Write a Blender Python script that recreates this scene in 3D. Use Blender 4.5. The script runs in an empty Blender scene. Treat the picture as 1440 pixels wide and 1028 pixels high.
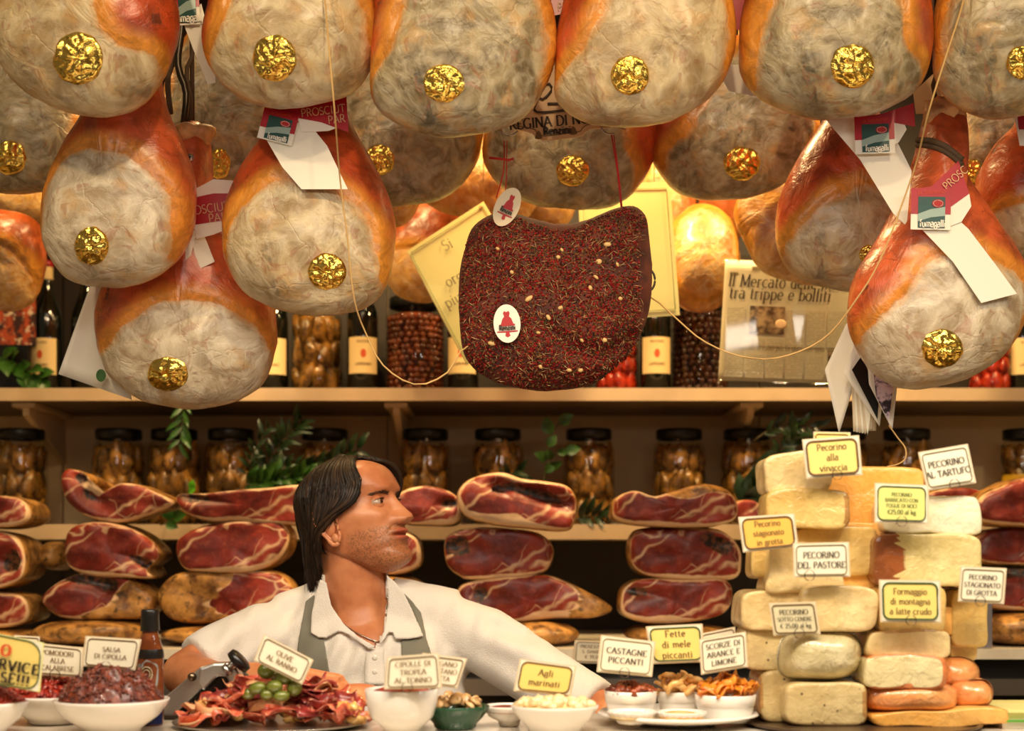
import bpy, bmesh, math, random
import numpy as np
from mathutils import Vector, Matrix, noise
from mathutils.bvhtree import BVHTree
R = math.radians
random.seed(7)
sc = bpy.context.scene
COL = sc.collection

# ------------------------------------------------------------------ camera, light, exposure
EYE = 1.55; F = 2000.0; HZ = 790.0            # eye height, focal length in pixels, horizon row
cam = bpy.data.cameras.new('camera'); camo = bpy.data.objects.new('camera', cam); COL.objects.link(camo)
camo.location = (0, 0, EYE); camo.rotation_euler = (R(90), 0, 0)
cam.sensor_width = 36; cam.lens = 50.0; cam.shift_y = (HZ - 514) / 1440.0
cam.clip_start = .05; cam.clip_end = 50
cam.dof.use_dof = True; cam.dof.focus_distance = 2.24; cam.dof.aperture_fstop = 4.0
sc.camera = camo
w = bpy.data.worlds.new('market_hall'); sc.world = w; w.use_nodes = True
w.node_tree.nodes['Background'].inputs[0].default_value = (1.0, .80, .55, 1)
w.node_tree.nodes['Background'].inputs[1].default_value = .13
WARM = (1.0, .76, .46)
def area(name, loc, target, size, power, col=WARM, size_y=None):
    l = bpy.data.lights.new(name, 'AREA'); l.energy = power; l.color = col; l.size = size
    if size_y: l.shape = 'RECTANGLE'; l.size_y = size_y
    o = bpy.data.objects.new(name, l); COL.objects.link(o); o.location = loc
    o.rotation_euler = (Vector(target) - Vector(loc)).to_track_quat('-Z', 'Y').to_euler(); return o
def spot(name, loc, target, power, ang=70, r=.03, col=WARM):
    l = bpy.data.lights.new(name, 'SPOT'); l.energy = power; l.color = col; l.spot_size = R(ang); l.spot_blend = .5; l.shadow_soft_size = r
    o = bpy.data.objects.new(name, l); COL.objects.link(o); o.location = loc
    o.rotation_euler = (Vector(target) - Vector(loc)).to_track_quat('-Z', 'Y').to_euler(); return o
area('hall_light', (0.25, -.1, 3.6), (0, 2.3, 1.9), 1.5, 26)
area('counter_lamp', (.15, 1.33, 2.16), (.15, 1.62, 1.2), 1.9, 13.5, (1.0, .92, .82), .2)
for i, x in enumerate((-.9, 0.1, 1.0)):
    spot('counter_spot', (x, .75, 3.0), (x * .8, 2.15, 1.95), 30, 75)
for i, x in enumerate((-1.12, -.42, .10, 1.0)):
    spot('shelf_spot', (x, 2.80, 2.84), (x + (0, 0, .12, -.1)[i], 3.1, 2.15), (26, 26, 48, 52)[i], 140, .04, (1.0, .66, .28))
for i, x in enumerate((-.62, .12, .72)):
    spot('stack_spot', (x, 2.72, 2.9), (x, 3.2, 1.5), (26, 26, 26)[i], 60, .05, (1.0, .74, .44))
sc.view_settings.view_transform = 'Standard'; sc.view_settings.look = 'None'
sc.view_settings.gamma = 1; sc.view_settings.use_curve_mapping = False
sc.view_settings.exposure = 0.1
sc.cycles.max_bounces = 6; sc.cycles.transparent_max_bounces = 10

# ------------------------------------------------------------------ helpers
def P(px, py, Y): return Vector(((px - 720) / F * Y, Y, EYE + (HZ - py) / F * Y))
def PN(a, Y):
    a = np.asarray(a, float); Y = np.broadcast_to(np.asarray(Y, float), a.shape[:-1])
    return np.stack([(a[..., 0] - 720) / F * Y, Y, EYE + (HZ - a[..., 1]) / F * Y], -1)
def ypx(z, Y): return HZ - (z - EYE) * F / Y
def tag(o, label, cat, group=None, kind=None):
    if label: o['label'] = label
    if cat: o['category'] = cat
    if group: o['group'] = group
    if kind: o['kind'] = kind
    return o
def thing(name, label, cat, loc, group=None):
    o = bpy.data.objects.new(name, None); COL.objects.link(o); o.location = loc; o.empty_display_size = .05
    return tag(o, label, cat, group)
def wloc(o):
    v = Vector((0, 0, 0))
    while o: v = v + o.location; o = o.parent
    return v
def link(name, verts, faces, mat, parent=None, smooth=True, origin=None, attrs=None, mats=None, fmat=None):
    """verts in world metres; stored relative to parent / origin"""
    v = np.asarray(verts, float)
    base = wloc(parent) if parent else Vector(origin if origin is not None else (0, 0, 0))
    me = bpy.data.meshes.new(name)
    me.from_pydata((v - np.array(base)).tolist(), [], faces)
    for m in (mats or [mat]): me.materials.append(m)
    if fmat is not None: me.polygons.foreach_set('material_index', fmat)
    if smooth: me.polygons.foreach_set('use_smooth', [True] * len(me.polygons))
    for k, a in (attrs or {}).items():
        a = np.asarray(a, float)
        if a.ndim == 1:
            at = me.attributes.new(k, 'FLOAT', 'POINT'); at.data.foreach_set('value', a)
        else:
            at = me.attributes.new(k, 'FLOAT_COLOR', 'POINT'); at.data.foreach_set('color', np.c_[a, np.ones(len(a))].ravel())
    me.update()
    o = bpy.data.objects.new(name, me); COL.objects.link(o)
    if parent: o.parent = parent
    else: o.location = base
    return o
def copy_tree(o, parent=None):
    c = o.copy(); COL.objects.link(c)
    if parent: c.parent = parent
    for ch in o.children: copy_tree(ch, c)
    return c
class MB:
    def __init__(s): s.v = []; s.f = []; s.m = []
    def add(s, v, f, m=0):
        b = len(s.v); s.v += [tuple(map(float, p)) for p in v]; s.f += [tuple(i + b for i in q) for q in f]; s.m += [m] * len(f)
    def box(s, a, b, m=0):
        x0, y0, z0 = a; x1, y1, z1 = b
        s.add([(x0,y0,z0),(x1,y0,z0),(x1,y1,z0),(x0,y1,z0),(x0,y0,z1),(x1,y0,z1),(x1,y1,z1),(x0,y1,z1)],
              [(0,3,2,1),(4,5,6,7),(0,1,5,4),(1,2,6,5),(2,3,7,6),(3,0,4,7)], m)
    def lathe(s, prof, c, n=32, m=0, flute=0, amp=0):
        cx, cy, cz = c; v = []; f = []
        for r, z in prof:
            for k in range(n):
                a = 2 * math.pi * k / n; q = r * (1 + (amp * math.cos(flute * a) if flute and r > .004 else 0))
                v.append((cx + q * math.cos(a), cy + q * math.sin(a), cz + z))
        for j in range(len(prof) - 1):
            for k in range(n):
                k2 = (k + 1) % n; f.append((j*n+k, j*n+k2, (j+1)*n+k2, (j+1)*n+k))
        s.add(v, f, m)
    def tube(s, pts, r, n=6, m=0, cap=True):
        pts = [Vector(p) for p in pts]; v = []; f = []
        rr = r if hasattr(r, '__len__') else [r] * len(pts)
        t0 = (pts[1] - pts[0]).normalized(); up = Vector((0, 0, 1)) if abs(t0.z) < .9 else Vector((1, 0, 0))
        for i, p in enumerate(pts):
            t = (pts[min(i+1, len(pts)-1)] - pts[max(i-1, 0)]).normalized()
            a = t.cross(up).normalized(); b = t.cross(a).normalized(); up = -b if False else up
            for k in range(n):
                q = 2*math.pi*k/n; v.append(p + (a*math.cos(q) + b*math.sin(q)) * rr[i])
        for i in range(len(pts)-1):
            for k in range(n):
                k2 = (k+1) % n; f.append((i*n+k, i*n+k2, (i+1)*n+k2, (i+1)*n+k))
        if cap: f.append(tuple(range(n))[::-1]); f.append(tuple((len(pts)-1)*n + k for k in range(n)))
        s.add(v, f, m)
    def ball(s, c, r, rot=None, nu=12, nv=8, m=0, jit=0, seed=0):
        rx, ry, rz = r if hasattr(r, '__len__') else (r, r, r); v = []; f = []
        for j in range(nv + 1):
            ph = math.pi * j / nv
            for k in range(nu):
                th = 2*math.pi*k/nu
                d = Vector((math.sin(ph)*math.cos(th), math.sin(ph)*math.sin(th), math.cos(ph)))
                q = 1 + (jit * noise.noise(d * 1.7 + Vector((seed, seed*.7, 3))) if jit else 0)
                p = Vector((d.x*rx, d.y*ry, d.z*rz)) * q
                if rot: p = rot @ p
                v.append(p + Vector(c))
        for j in range(nv):
            for k in range(nu):
                k2 = (k+1) % nu; f.append((j*nu+k, (j+1)*nu+k, (j+1)*nu+k2, j*nu+k2))
        s.add(v, f, m)
    def build(s, name, mat, parent=None, smooth=True, origin=None, mats=None, attrs=None):
        return link(name, s.v, s.f, mat, parent, smooth, origin, attrs, mats, s.m if mats else None)
def rotm(x, y, z): return (Matrix.Rotation(z, 3, 'Z') @ Matrix.Rotation(y, 3, 'Y') @ Matrix.Rotation(x, 3, 'X'))
def spline(pts, n, closed=True):
    """Catmull-Rom resampled evenly by arc length"""
    p = np.asarray(pts, float); N = len(p); out = []
    segs = N if closed else N - 1
    for i in range(segs):
        if closed: a, b, c, d = p[(i-1) % N], p[i], p[(i+1) % N], p[(i+2) % N]
        else: a, b, c, d = p[max(i-1, 0)], p[i], p[i+1], p[min(i+2, N-1)]
        for t in np.linspace(0, 1, 12, endpoint=False):
            out.append(.5*((2*b) + (c-a)*t + (2*a-5*b+4*c-d)*t*t + (3*b-a-3*c+d)*t**3))
    out.append(out[0] if closed else p[-1])
    out = np.array(out); L = np.r_[0, np.cumsum(np.linalg.norm(np.diff(out, axis=0), axis=1))]
    s = np.linspace(0, L[-1], n, endpoint=not closed)
    return np.stack([np.interp(s, L, out[:, k]) for k in range(p.shape[1])], 1)
def sdist(pts, poly):
    """signed distance to a closed polygon, positive inside"""
    pts = np.asarray(pts, float); a = poly; b = np.roll(poly, -1, 0)
    ab = b - a; ap = pts[:, None, :] - a[None]; t = np.clip((ap*ab).sum(-1) / ((ab*ab).sum(-1) + 1e-9), 0, 1)
    d = np.sqrt(((ap - ab*t[..., None])**2).sum(-1)).min(1)
    x, y = pts[:, :1], pts[:, 1:]
    cr = ((a[:, 1] > y) != (b[:, 1] > y)) & (x < (b[:, 0]-a[:, 0])*(y-a[:, 1])/(b[:, 1]-a[:, 1]+1e-12) + a[:, 0])
    return np.where(cr.sum(1) % 2 == 1, d, -d)

# ------------------------------------------------------------------ materials
class NT:
    def __init__(s, name):
        s.m = bpy.data.materials.new(name); s.m.use_nodes = True; s.t = s.m.node_tree
        s.b = s.t.nodes['Principled BSDF']; s.out = s.t.nodes['Material Output']
    def n(s, t, **k):
        o = s.t.nodes.new(t)
        for a, v in k.items(): setattr(o, a, v)
        return o
    def l(s, a, b): s.t.links.new(a, b)
    def set(s, **k):
        for a, v in k.items():
            i = s.b.inputs[a.replace('_', ' ')]
            if hasattr(v, 'is_linked') or isinstance(v, bpy.types.NodeSocket): s.l(v, i)
            else: i.default_value = (*v, 1) if isinstance(v, tuple) and len(v) == 3 and i.type == 'RGBA' else v
        return s
    def coord(s, kind='Object'): return s.n('ShaderNodeTexCoord').outputs[kind]
    def attr(s, name, out='Fac'): a = s.n('ShaderNodeAttribute'); a.attribute_name = name; return a.outputs[out]
    def noise(s, vec, scale, detail=4, rough=.6, dist=0):
        a = s.n('ShaderNodeTexNoise'); a.inputs['Scale'].default_value = scale; a.inputs['Detail'].default_value = detail
        a.inputs['Roughness'].default_value = rough; a.inputs['Distortion'].default_value = dist; s.l(vec, a.inputs['Vector']); return a.outputs['Fac']
    def noisec(s, vec, scale, detail=2):
        a = s.n('ShaderNodeTexNoise'); a.inputs['Scale'].default_value = scale; a.inputs['Detail'].default_value = detail; s.l(vec, a.inputs['Vector']); return a.outputs['Color']
    def voro(s, vec, scale, feature='DISTANCE_TO_EDGE', out='Distance', rnd=1):
        a = s.n('ShaderNodeTexVoronoi', feature=feature); a.inputs['Scale'].default_value = scale; a.inputs['Randomness'].default_value = rnd; s.l(vec, a.inputs['Vector']); return a.outputs[out]
    def math(s, op, a, b=None, c=None):
        o = s.n('ShaderNodeMath', operation=op)
        for i, v in enumerate((a, b, c)):
            if v is None: continue
            if isinstance(v, (int, float)): o.inputs[i].default_value = v
            else: s.l(v, o.inputs[i])
        return o.outputs[0]
    def mr(s, v, a, b, c=0., d=1.):
        o = s.n('ShaderNodeMapRange', interpolation_type='SMOOTHSTEP')
        s.l(v, o.inputs[0])
        for i, q in enumerate((a, b, c, d)): o.inputs[i+1].default_value = q
        return o.outputs[0]
    def mix(s, f, a, b, blend='MIX'):
        o = s.n('ShaderNodeMix', data_type='RGBA', blend_type=blend)
        for i, v in ((0, f), (6, a), (7, b)):
            if isinstance(v, (int, float)): o.inputs[i].default_value = v
            elif isinstance(v, tuple): o.inputs[i].default_value = (*v, 1)
            else: s.l(v, o.inputs[i])
        return o.outputs[2]
    def bump(s, h, strength=.4, dist=.004, prev=None):
        o = s.n('ShaderNodeBump'); o.inputs['Strength'].default_value = strength; o.inputs['Distance'].default_value = dist
        s.l(h, o.inputs['Height'])
        if prev: s.l(prev, o.inputs['Normal'])
        return o.outputs[0]
    def vadd(s, v, c, k):
        a = s.n('ShaderNodeVectorMath', operation='MULTIPLY_ADD'); s.l(c, a.inputs[0]); a.inputs[1].default_value = (k, k, k); s.l(v, a.inputs[2]); return a.outputs[0]
def srgb(r, g, b):
    f = lambda c: (c/255/12.92) if c/255 <= .04045 else ((c/255+.055)/1.055)**2.4
    return (f(r), f(g), f(b))
def plain(name, col, rough=.5, metal=0, bump=0, bscale=200, var=0, vscale=20, **k):
    t = NT(name); t.set(Base_Color=col, Roughness=rough, Metallic=metal, **k)
    c = t.coord()
    if var: t.set(Base_Color=t.mix(t.mr(t.noise(c, vscale), .35, .65), tuple(x*(1-var) for x in col), tuple(min(1, x*(1+var)) for x in col)))
    if bump: t.set(Normal=t.bump(t.noise(c, bscale), bump, .002))
    return t.m
M = {}
def ham_material(name, lard=(218,196,152), dark=(158,130,88), fat=(230,150,54), red=(204,82,38), spots=.5, yellow=0.0):
    t = NT(name); c = t.coord()
    wv = t.vadd(c, t.noisec(c, 9, 3), .06)
    a = t.attr('lard')                                     # signed distance in metres, + inside the lard face
    edge = t.math('ADD', a, t.math('MULTIPLY', t.math('SUBTRACT', t.noise(c, 26, 5), .5), .028))
    isl = t.mr(edge, -.0015, .003)
    # lard
    big = t.noise(wv, 13, 5, .6, 1.2); fine = t.noise(wv, 34, 5, .6, 1.2)
    lc = t.mix(t.mr(big, .36, .66), srgb(*dark), srgb(*lard))
    lc = t.mix(t.mr(fine, .35, .75, .0, .45), lc, srgb(226, 214, 186))
    lc = t.mix(t.math('MULTIPLY', t.mr(t.noise(c, 17, 3), .53, .68), .55), lc, srgb(206, 160, 96))
    lc = t.mix(t.math('MULTIPLY', t.mr(t.noise(wv, 22, 5, .6, .5), .58, .72), spots), lc, srgb(72, 66, 50))
    lc = t.mix(t.math('MULTIPLY', t.mr(t.noise(wv, 24, 3, .5, 2), .60, .66), .35), lc, srgb(150, 70, 40))
    lc = t.mix(t.mr(edge, .0, .012, .6, 0.), lc, srgb(214, 150, 78))
    # rind: yellow fat near the face, red lean far from it
    far = t.mr(t.math('ADD', t.math('MULTIPLY', a, -1), t.math('MULTIPLY', t.noise(wv, 10, 4, .6), .03)), .026, .052)
    rc = t.mix(t.mr(fine, .3, .7), tuple(x*.62 for x in srgb(*fat)), srgb(*fat))
    rd = t.mix(t.mr(t.noise(wv, 20, 5), .35, .65), tuple(x*.5 for x in srgb(*red)), srgb(*red))
    rd = t.mix(t.math('MULTIPLY', t.mr(t.noise(wv, 11, 4), .5, .7), .6), rd, srgb(222, 122, 66))
    vein = t.mr(t.voro(t.vadd(c, t.noisec(c, 22, 3), .05), 16), .0, .012, .6, 0.)
    rd = t.mix(t.math('MULTIPLY', vein, t.mr(t.noise(c, 12, 2), .48, .6)), rd, srgb(92, 26, 14))
    rd = t.mix(t.math('MULTIPLY', t.mr(t.noise(wv, 15, 6, .7), .61, .68), .75), rd, srgb(58, 30, 16))
    rc = t.mix(far, rc, rd)
    colr = t.mix(isl, rc, lc)
    h = t.math('ADD', t.math('MULTIPLY', big, 1.2), t.math('MULTIPLY', fine, .5))
    cr = t.mr(t.voro(t.vadd(c, t.noisec(c, 14, 4), .09), 9), .0, .02)
    h = t.math('ADD', h, t.math('MULTIPLY', t.math('MULTIPLY', cr, isl), .12))
    t.set(Base_Color=colr, Normal=t.bump(h, .55, .008), Roughness=t.mr(isl, 0, 1, .33, .38), Coat_Weight=.3, Coat_Roughness=.25,
          Subsurface_Weight=.08, Subsurface_Radius=(.01, .005, .002))
    return t.m
M['ham'] = ham_material('cured_ham')
M['ham_grey_shaded'] = ham_material('cured_ham_grey_shaded', lard=(178,160,122), dark=(108,92,62), spots=.85)  # mouldy grey, with the rear row's shade also lowered into the colour
M['ham_pink'] = ham_material('cured_ham_fresh', lard=(222,206,176), dark=(164,140,108), fat=(232,146,54), red=(216,98,52), spots=.2)
M['ham_back'] = ham_material('cured_ham_yellow', lard=(226,182,96), dark=(176,120,44), fat=(214,146,52), red=(178,82,30), spots=.4)
def foil():
    t = NT('gold_foil'); c = t.coord()
    h = t.noise(t.vadd(c, t.noisec(c, 40, 3), .03), 46, 2, .5, .6)
    t.set(Base_Color=t.mix(t.noise(c, 60), srgb(236, 178, 52), srgb(252, 226, 128)), Metallic=1., Roughness=.24, Normal=t.bump(h, .55, .006))
    return t.m
M['foil'] = foil()
def cut_material():
    t = NT('sliced_ham_face'); c = t.coord(); e = t.attr('edge'); dk = t.attr('dark')
    wv = t.vadd(c, t.noisec(c, 7, 3), .12)
    mp = t.n('ShaderNodeMapping'); mp.inputs['Scale'].default_value = (.8, .8, 1.5); t.l(wv, mp.inputs[0])
    sm = t.mr(t.voro(mp.outputs[0], 6.5), .0, .035, .8, 0.)
    sm = t.math('MULTIPLY', sm, t.mr(t.noise(c, 12, 3), .40, .60))
    seam2 = t.math('MULTIPLY', t.mr(t.math('ABSOLUTE', t.math('SUBTRACT', t.noise(wv, 11, 2, .4), .5)), .0, .012, .75, 0.), t.mr(t.noise(c, 14, 2), .45, .6))
    meat = t.mix(t.mr(t.noise(wv, 12, 5), .3, .7), srgb(96, 24, 16), srgb(168, 58, 38))
    meat = t.mix(t.math('MULTIPLY', t.mr(t.noise(wv, 70, 4), .5, .8), .35), meat, srgb(206, 112, 80))
    fat = t.mix(t.noise(c, 40), srgb(222, 172, 126), srgb(246, 218, 176))
    m1 = t.mix(t.math('MAXIMUM', sm, seam2), meat, fat)
    ed = t.math('ADD', e, t.math('MULTIPLY', t.math('SUBTRACT', t.noise(c, 30, 4), .5), .012))
    m2 = t.mix(t.mr(ed, -.0012, .0012), fat, m1)
    dd = t.mr(t.math('ADD', dk, t.math('MULTIPLY', t.math('SUBTRACT', t.noise(c, 38, 5), .5), .9)), .45, .62)
    m2 = t.mix(dd, m2, t.mix(t.mr(t.noise(c, 90, 4), .45, .6), srgb(34, 18, 12), srgb(110, 62, 36)))
    sk = t.attr('skin')
    skc = t.mix(t.mr(t.noise(c, 26, 5), .35, .65), srgb(112, 72, 32), srgb(206, 152, 78))
    skc = t.mix(t.math('MULTIPLY', t.mr(t.noise(c, 60, 6), .55, .64), .8), skc, srgb(56, 40, 22))
    t.set(Base_Color=t.mix(t.mr(sk, .35, .65), m2, skc), Roughness=.42, Coat_Weight=.12, Coat_Roughness=.2,
          Normal=t.bump(t.noise(wv, 45, 5), .4, .004))
    return t.m
M['cut'] = cut_material()
M['white'] = plain('porcelain', srgb(238, 232, 222), .18, Coat_Weight=.5)
M['paper'] = plain('white_paper', srgb(240, 232, 214), .6)
M['card_white'] = plain('card_white', srgb(240, 232, 206), .55)
M['card_grey'] = plain('card_shaded_print', srgb(214, 204, 166), .55)
M['card_yellow'] = plain('card_yellow', srgb(238, 214, 122), .5)
M['card_green'] = plain('card_green', srgb(226, 222, 130), .5)
M['card_orange'] = plain('card_orange', srgb(238, 186, 84), .5)
M['card_board'] = plain('big_card_yellow', srgb(236, 230, 150), .45)
M['plastic'] = plain('clear_card_holder', srgb(226, 206, 172), .15, Coat_Weight=.6)
M['ink'] = plain('ink', srgb(62, 48, 30), .6)
M['ink_green'] = plain('ink_green', srgb(70, 90, 40), .6)
M['ink_red'] = plain('ink_red', srgb(176, 28, 30), .6)
M['ink_orange'] = plain('ink_orange', srgb(214, 88, 40), .6)
M['ink_grey'] = plain('ink_grey', srgb(150, 136, 100), .7)
M['ink_brown'] = plain('ink_brown', srgb(120, 88, 48), .6)
M['label_red'] = plain('label_red', srgb(170, 22, 36), .35)
M['label_green'] = plain('label_green', srgb(18, 70, 62), .35)
M['label_grey'] = plain('label_grey_green', srgb(150, 172, 160), .35)
M['cream'] = plain('label_cream', srgb(240, 212, 150), .6)
M['tan'] = plain('tan_card', srgb(214, 176, 126), .5)
M['steel'] = plain('brushed_steel', srgb(190, 186, 178), .3, 1.0, .1, 300)
M['aluminium'] = plain('cast_aluminium', srgb(206, 204, 198), .28, .9)
M['darksteel'] = plain('dark_steel', srgb(70, 62, 52), .35, .8)
M['black'] = plain('black_plastic', srgb(22, 20, 18), .3)
M['lid'] = plain('dark_lid', srgb(24, 26, 22), .35, .4)
M['wall'] = plain('cream_wall', srgb(205, 180, 140), .7, var=.06, vscale=3)
M['wall_dark'] = plain('dark_panel_and_shade', srgb(40, 30, 20), .6)
M['shelf'] = plain('shelf_laminate', srgb(196, 172, 140), .35, 0, .05, 80, var=.08, vscale=6)
M['shelf_under'] = plain('shelf_underside', srgb(110, 90, 62), .6)
M['marble'] = plain('marble', srgb(232, 222, 200), .25, var=.1, vscale=12)
M['counter'] = plain('counter_top', srgb(226, 214, 196), .16, .1, var=.05, vscale=9)
M['floor'] = plain('floor_tile', srgb(120, 104, 84), .5, var=.1, vscale=5)
M['cord'] = plain('cotton_cord', srgb(206, 166, 104), .8)
M['red_cord'] = plain('red_cord', srgb(190, 30, 24), .7)
M['rope'] = plain('dark_rope', srgb(84, 64, 44), .8, 0, .6, 400)
M['bone'] = plain('shank_end', srgb(214, 166, 112), .5, 0, .5, 60, var=.25, vscale=40)
M['wire'] = plain('wire', srgb(120, 104, 84), .3, 1.0)
M['green_bowl'] = plain('green_glaze', srgb(20, 78, 52), .2, Coat_Weight=.5)
M['oil'] = None
def glass():
    t = NT('clear_glass'); tr = t.n('ShaderNodeBsdfTransparent'); tr.inputs[0].default_value = (.93, .92, .86, 1)
    gl = t.n('ShaderNodeBsdfGlossy'); gl.inputs['Roughness'].default_value = .05
    fr = t.n('ShaderNodeLayerWeight'); fr.inputs[0].default_value = .5; q = t.math('ADD', t.math('MULTIPLY', t.math('POWER', fr.outputs['Facing'], 3.5), .5), .035)
    mx = t.n('ShaderNodeMixShader'); t.l(q, mx.inputs[0]); t.l(tr.outputs[0], mx.inputs[1]); t.l(gl.outputs[0], mx.inputs[2])
    t.l(mx.outputs[0], t.out.inputs[0]); return t.m
M['glass'] = glass()
M['bottle'] = plain('dark_green_glass', srgb(14, 18, 12), .06, Coat_Weight=.6)
M['leaf'] = plain('leaf', srgb(44, 84, 26), .35, var=.4, vscale=30)
M['leaf_bright'] = plain('leaf_bright', srgb(84, 168, 30), .4, var=.2, vscale=30)
M['leaf_dark'] = plain('leaf_dark', srgb(26, 48, 22), .35, var=.4, vscale=30)
M['stem'] = plain('stem', srgb(70, 60, 30), .6)
def veg(name, a, b, c3=None, rough=.25, scale=30):
    t = NT(name); c = t.coord(); q = t.mix(t.mr(t.noise(c, scale, 4), .35, .65), srgb(*a), srgb(*b))
    if c3: q = t.mix(t.math('MULTIPLY', t.mr(t.noise(c, scale*3, 4), .55, .66), .8), q, srgb(*c3))
    t.set(Base_Color=q, Roughness=rough, Normal=t.bump(t.noise(c, scale*3, 4), .4, .003), Coat_Weight=.3); return t.m
M['artichoke'] = veg('pickled_artichoke', (84, 58, 20), (158, 112, 46), (52, 36, 16))
M['nuts'] = veg('pickled_olives', (70, 28, 14), (128, 60, 28), (44, 18, 10))
M['beans'] = veg('dark_olives', (48, 22, 12), (84, 40, 22), (24, 12, 8))
M['peppers'] = veg('pickled_peppers', (140, 20, 10), (206, 60, 24), (90, 16, 10))
M['olive'] = veg('green_olive', (74, 86, 24), (116, 122, 44), None, .18, 60)
M['garlic'] = veg('garlic', (226, 196, 140), (246, 224, 178), None, .3, 50)
M['apple'] = veg('spiced_apple', (234, 160, 72), (250, 206, 130), None, .2, 40)
M['peel'] = veg('orange_peel', (222, 116, 22), (244, 158, 52), None, .2, 60)
M['chestnut'] = veg('chestnut', (110, 44, 22), (168, 84, 48), None, .25, 50)
M['salsa'] = veg('onion_salsa', (78, 32, 20), (132, 56, 32), (40, 20, 14), .45, 90)
M['tomato'] = veg('dried_tomato', (120, 26, 16), (178, 52, 30), (40, 14, 10), .3, 90)
M['mushroom'] = veg('mushroom', (196, 144, 84), (232, 192, 134), (110, 60, 30), .25, 60)
M['cold_cut'] = veg('cold_cut', (172, 58, 42), (224, 116, 84), (238, 178, 140), .25, 45)
M['speck'] = veg('speck', (120, 36, 34), (172, 66, 58), (226, 160, 130), .25, 40)
M['nut'] = plain('pale_seed', srgb(214, 176, 112), .45)
M['jar_label'] = plain('jar_label', srgb(206, 160, 30), .5)
def cheese(name, a, b, rind, wrap=.0, spots=None, sp=.66):
    t = NT(name); c = t.coord(); rd = t.attr('rind')
    q = t.mix(t.mr(t.noise(c, 14, 4), .3, .7), srgb(*a), srgb(*b))
    q = t.mix(t.math('MULTIPLY', t.mr(t.noise(c, 70, 3), .5, .7), .3), q, tuple(x*.75 for x in srgb(*a)))
    if spots: q = t.mix(t.mr(t.voro(c, 62, 'F1'), .09, .13, .85, 0.), q, srgb(*spots))
    q = t.mix(t.mr(t.math('ADD', rd, t.math('MULTIPLY', t.math('SUBTRACT', t.noise(c, 50, 3), .5), .5)), .4, .6), q,
              t.mix(t.mr(t.noise(c, 40, 4), .35, .65), tuple(x*.7 for x in srgb(*rind)), srgb(*rind)))
    h = t.noise(t.vadd(c, t.noisec(c, 20, 3), .08), 30, 5)
    t.set(Base_Color=q, Roughness=.42 if not wrap else .25, Coat_Weight=wrap, Coat_Roughness=.08, Normal=t.bump(h, .5 + .5*wrap, .007),
          Subsurface_Weight=.06, Subsurface_Radius=(.01, .008, .004))
    return t.m
M['ch_pale'] = cheese('cheese_pale', (214, 184, 122), (238, 214, 158), (190, 144, 84), .4)
M['ch_yellow'] = cheese('cheese_yellow', (204, 164, 88), (228, 196, 122), (180, 134, 74), .4)
M['ch_orange'] = cheese('cheese_orange', (232, 166, 74), (244, 190, 106), (222, 150, 62), .2)
M['ch_spot'] = cheese('cheese_spotted', (200, 174, 118), (222, 200, 146), (196, 150, 90), .2, (70, 52, 34))
M['ch_white'] = cheese('cheese_white', (240, 228, 186), (250, 242, 210), (222, 196, 140), .3)
M['ch_wrap'] = cheese('cheese_wrapped', (190, 174, 124), (224, 212, 170), (200, 176, 130), .9)
M['ch_brown'] = cheese('cheese_brown_rind', (206, 184, 116), (230, 212, 150), (150, 84, 42), .4)
M['ch_rind'] = cheese('cheese_washed_rind', (224, 206, 150), (234, 220, 170), (226, 134, 74), .8)
M['ch_round'] = cheese('cheese_round_orange', (226, 136, 72), (238, 170, 104), (226, 134, 74), .9)

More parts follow.
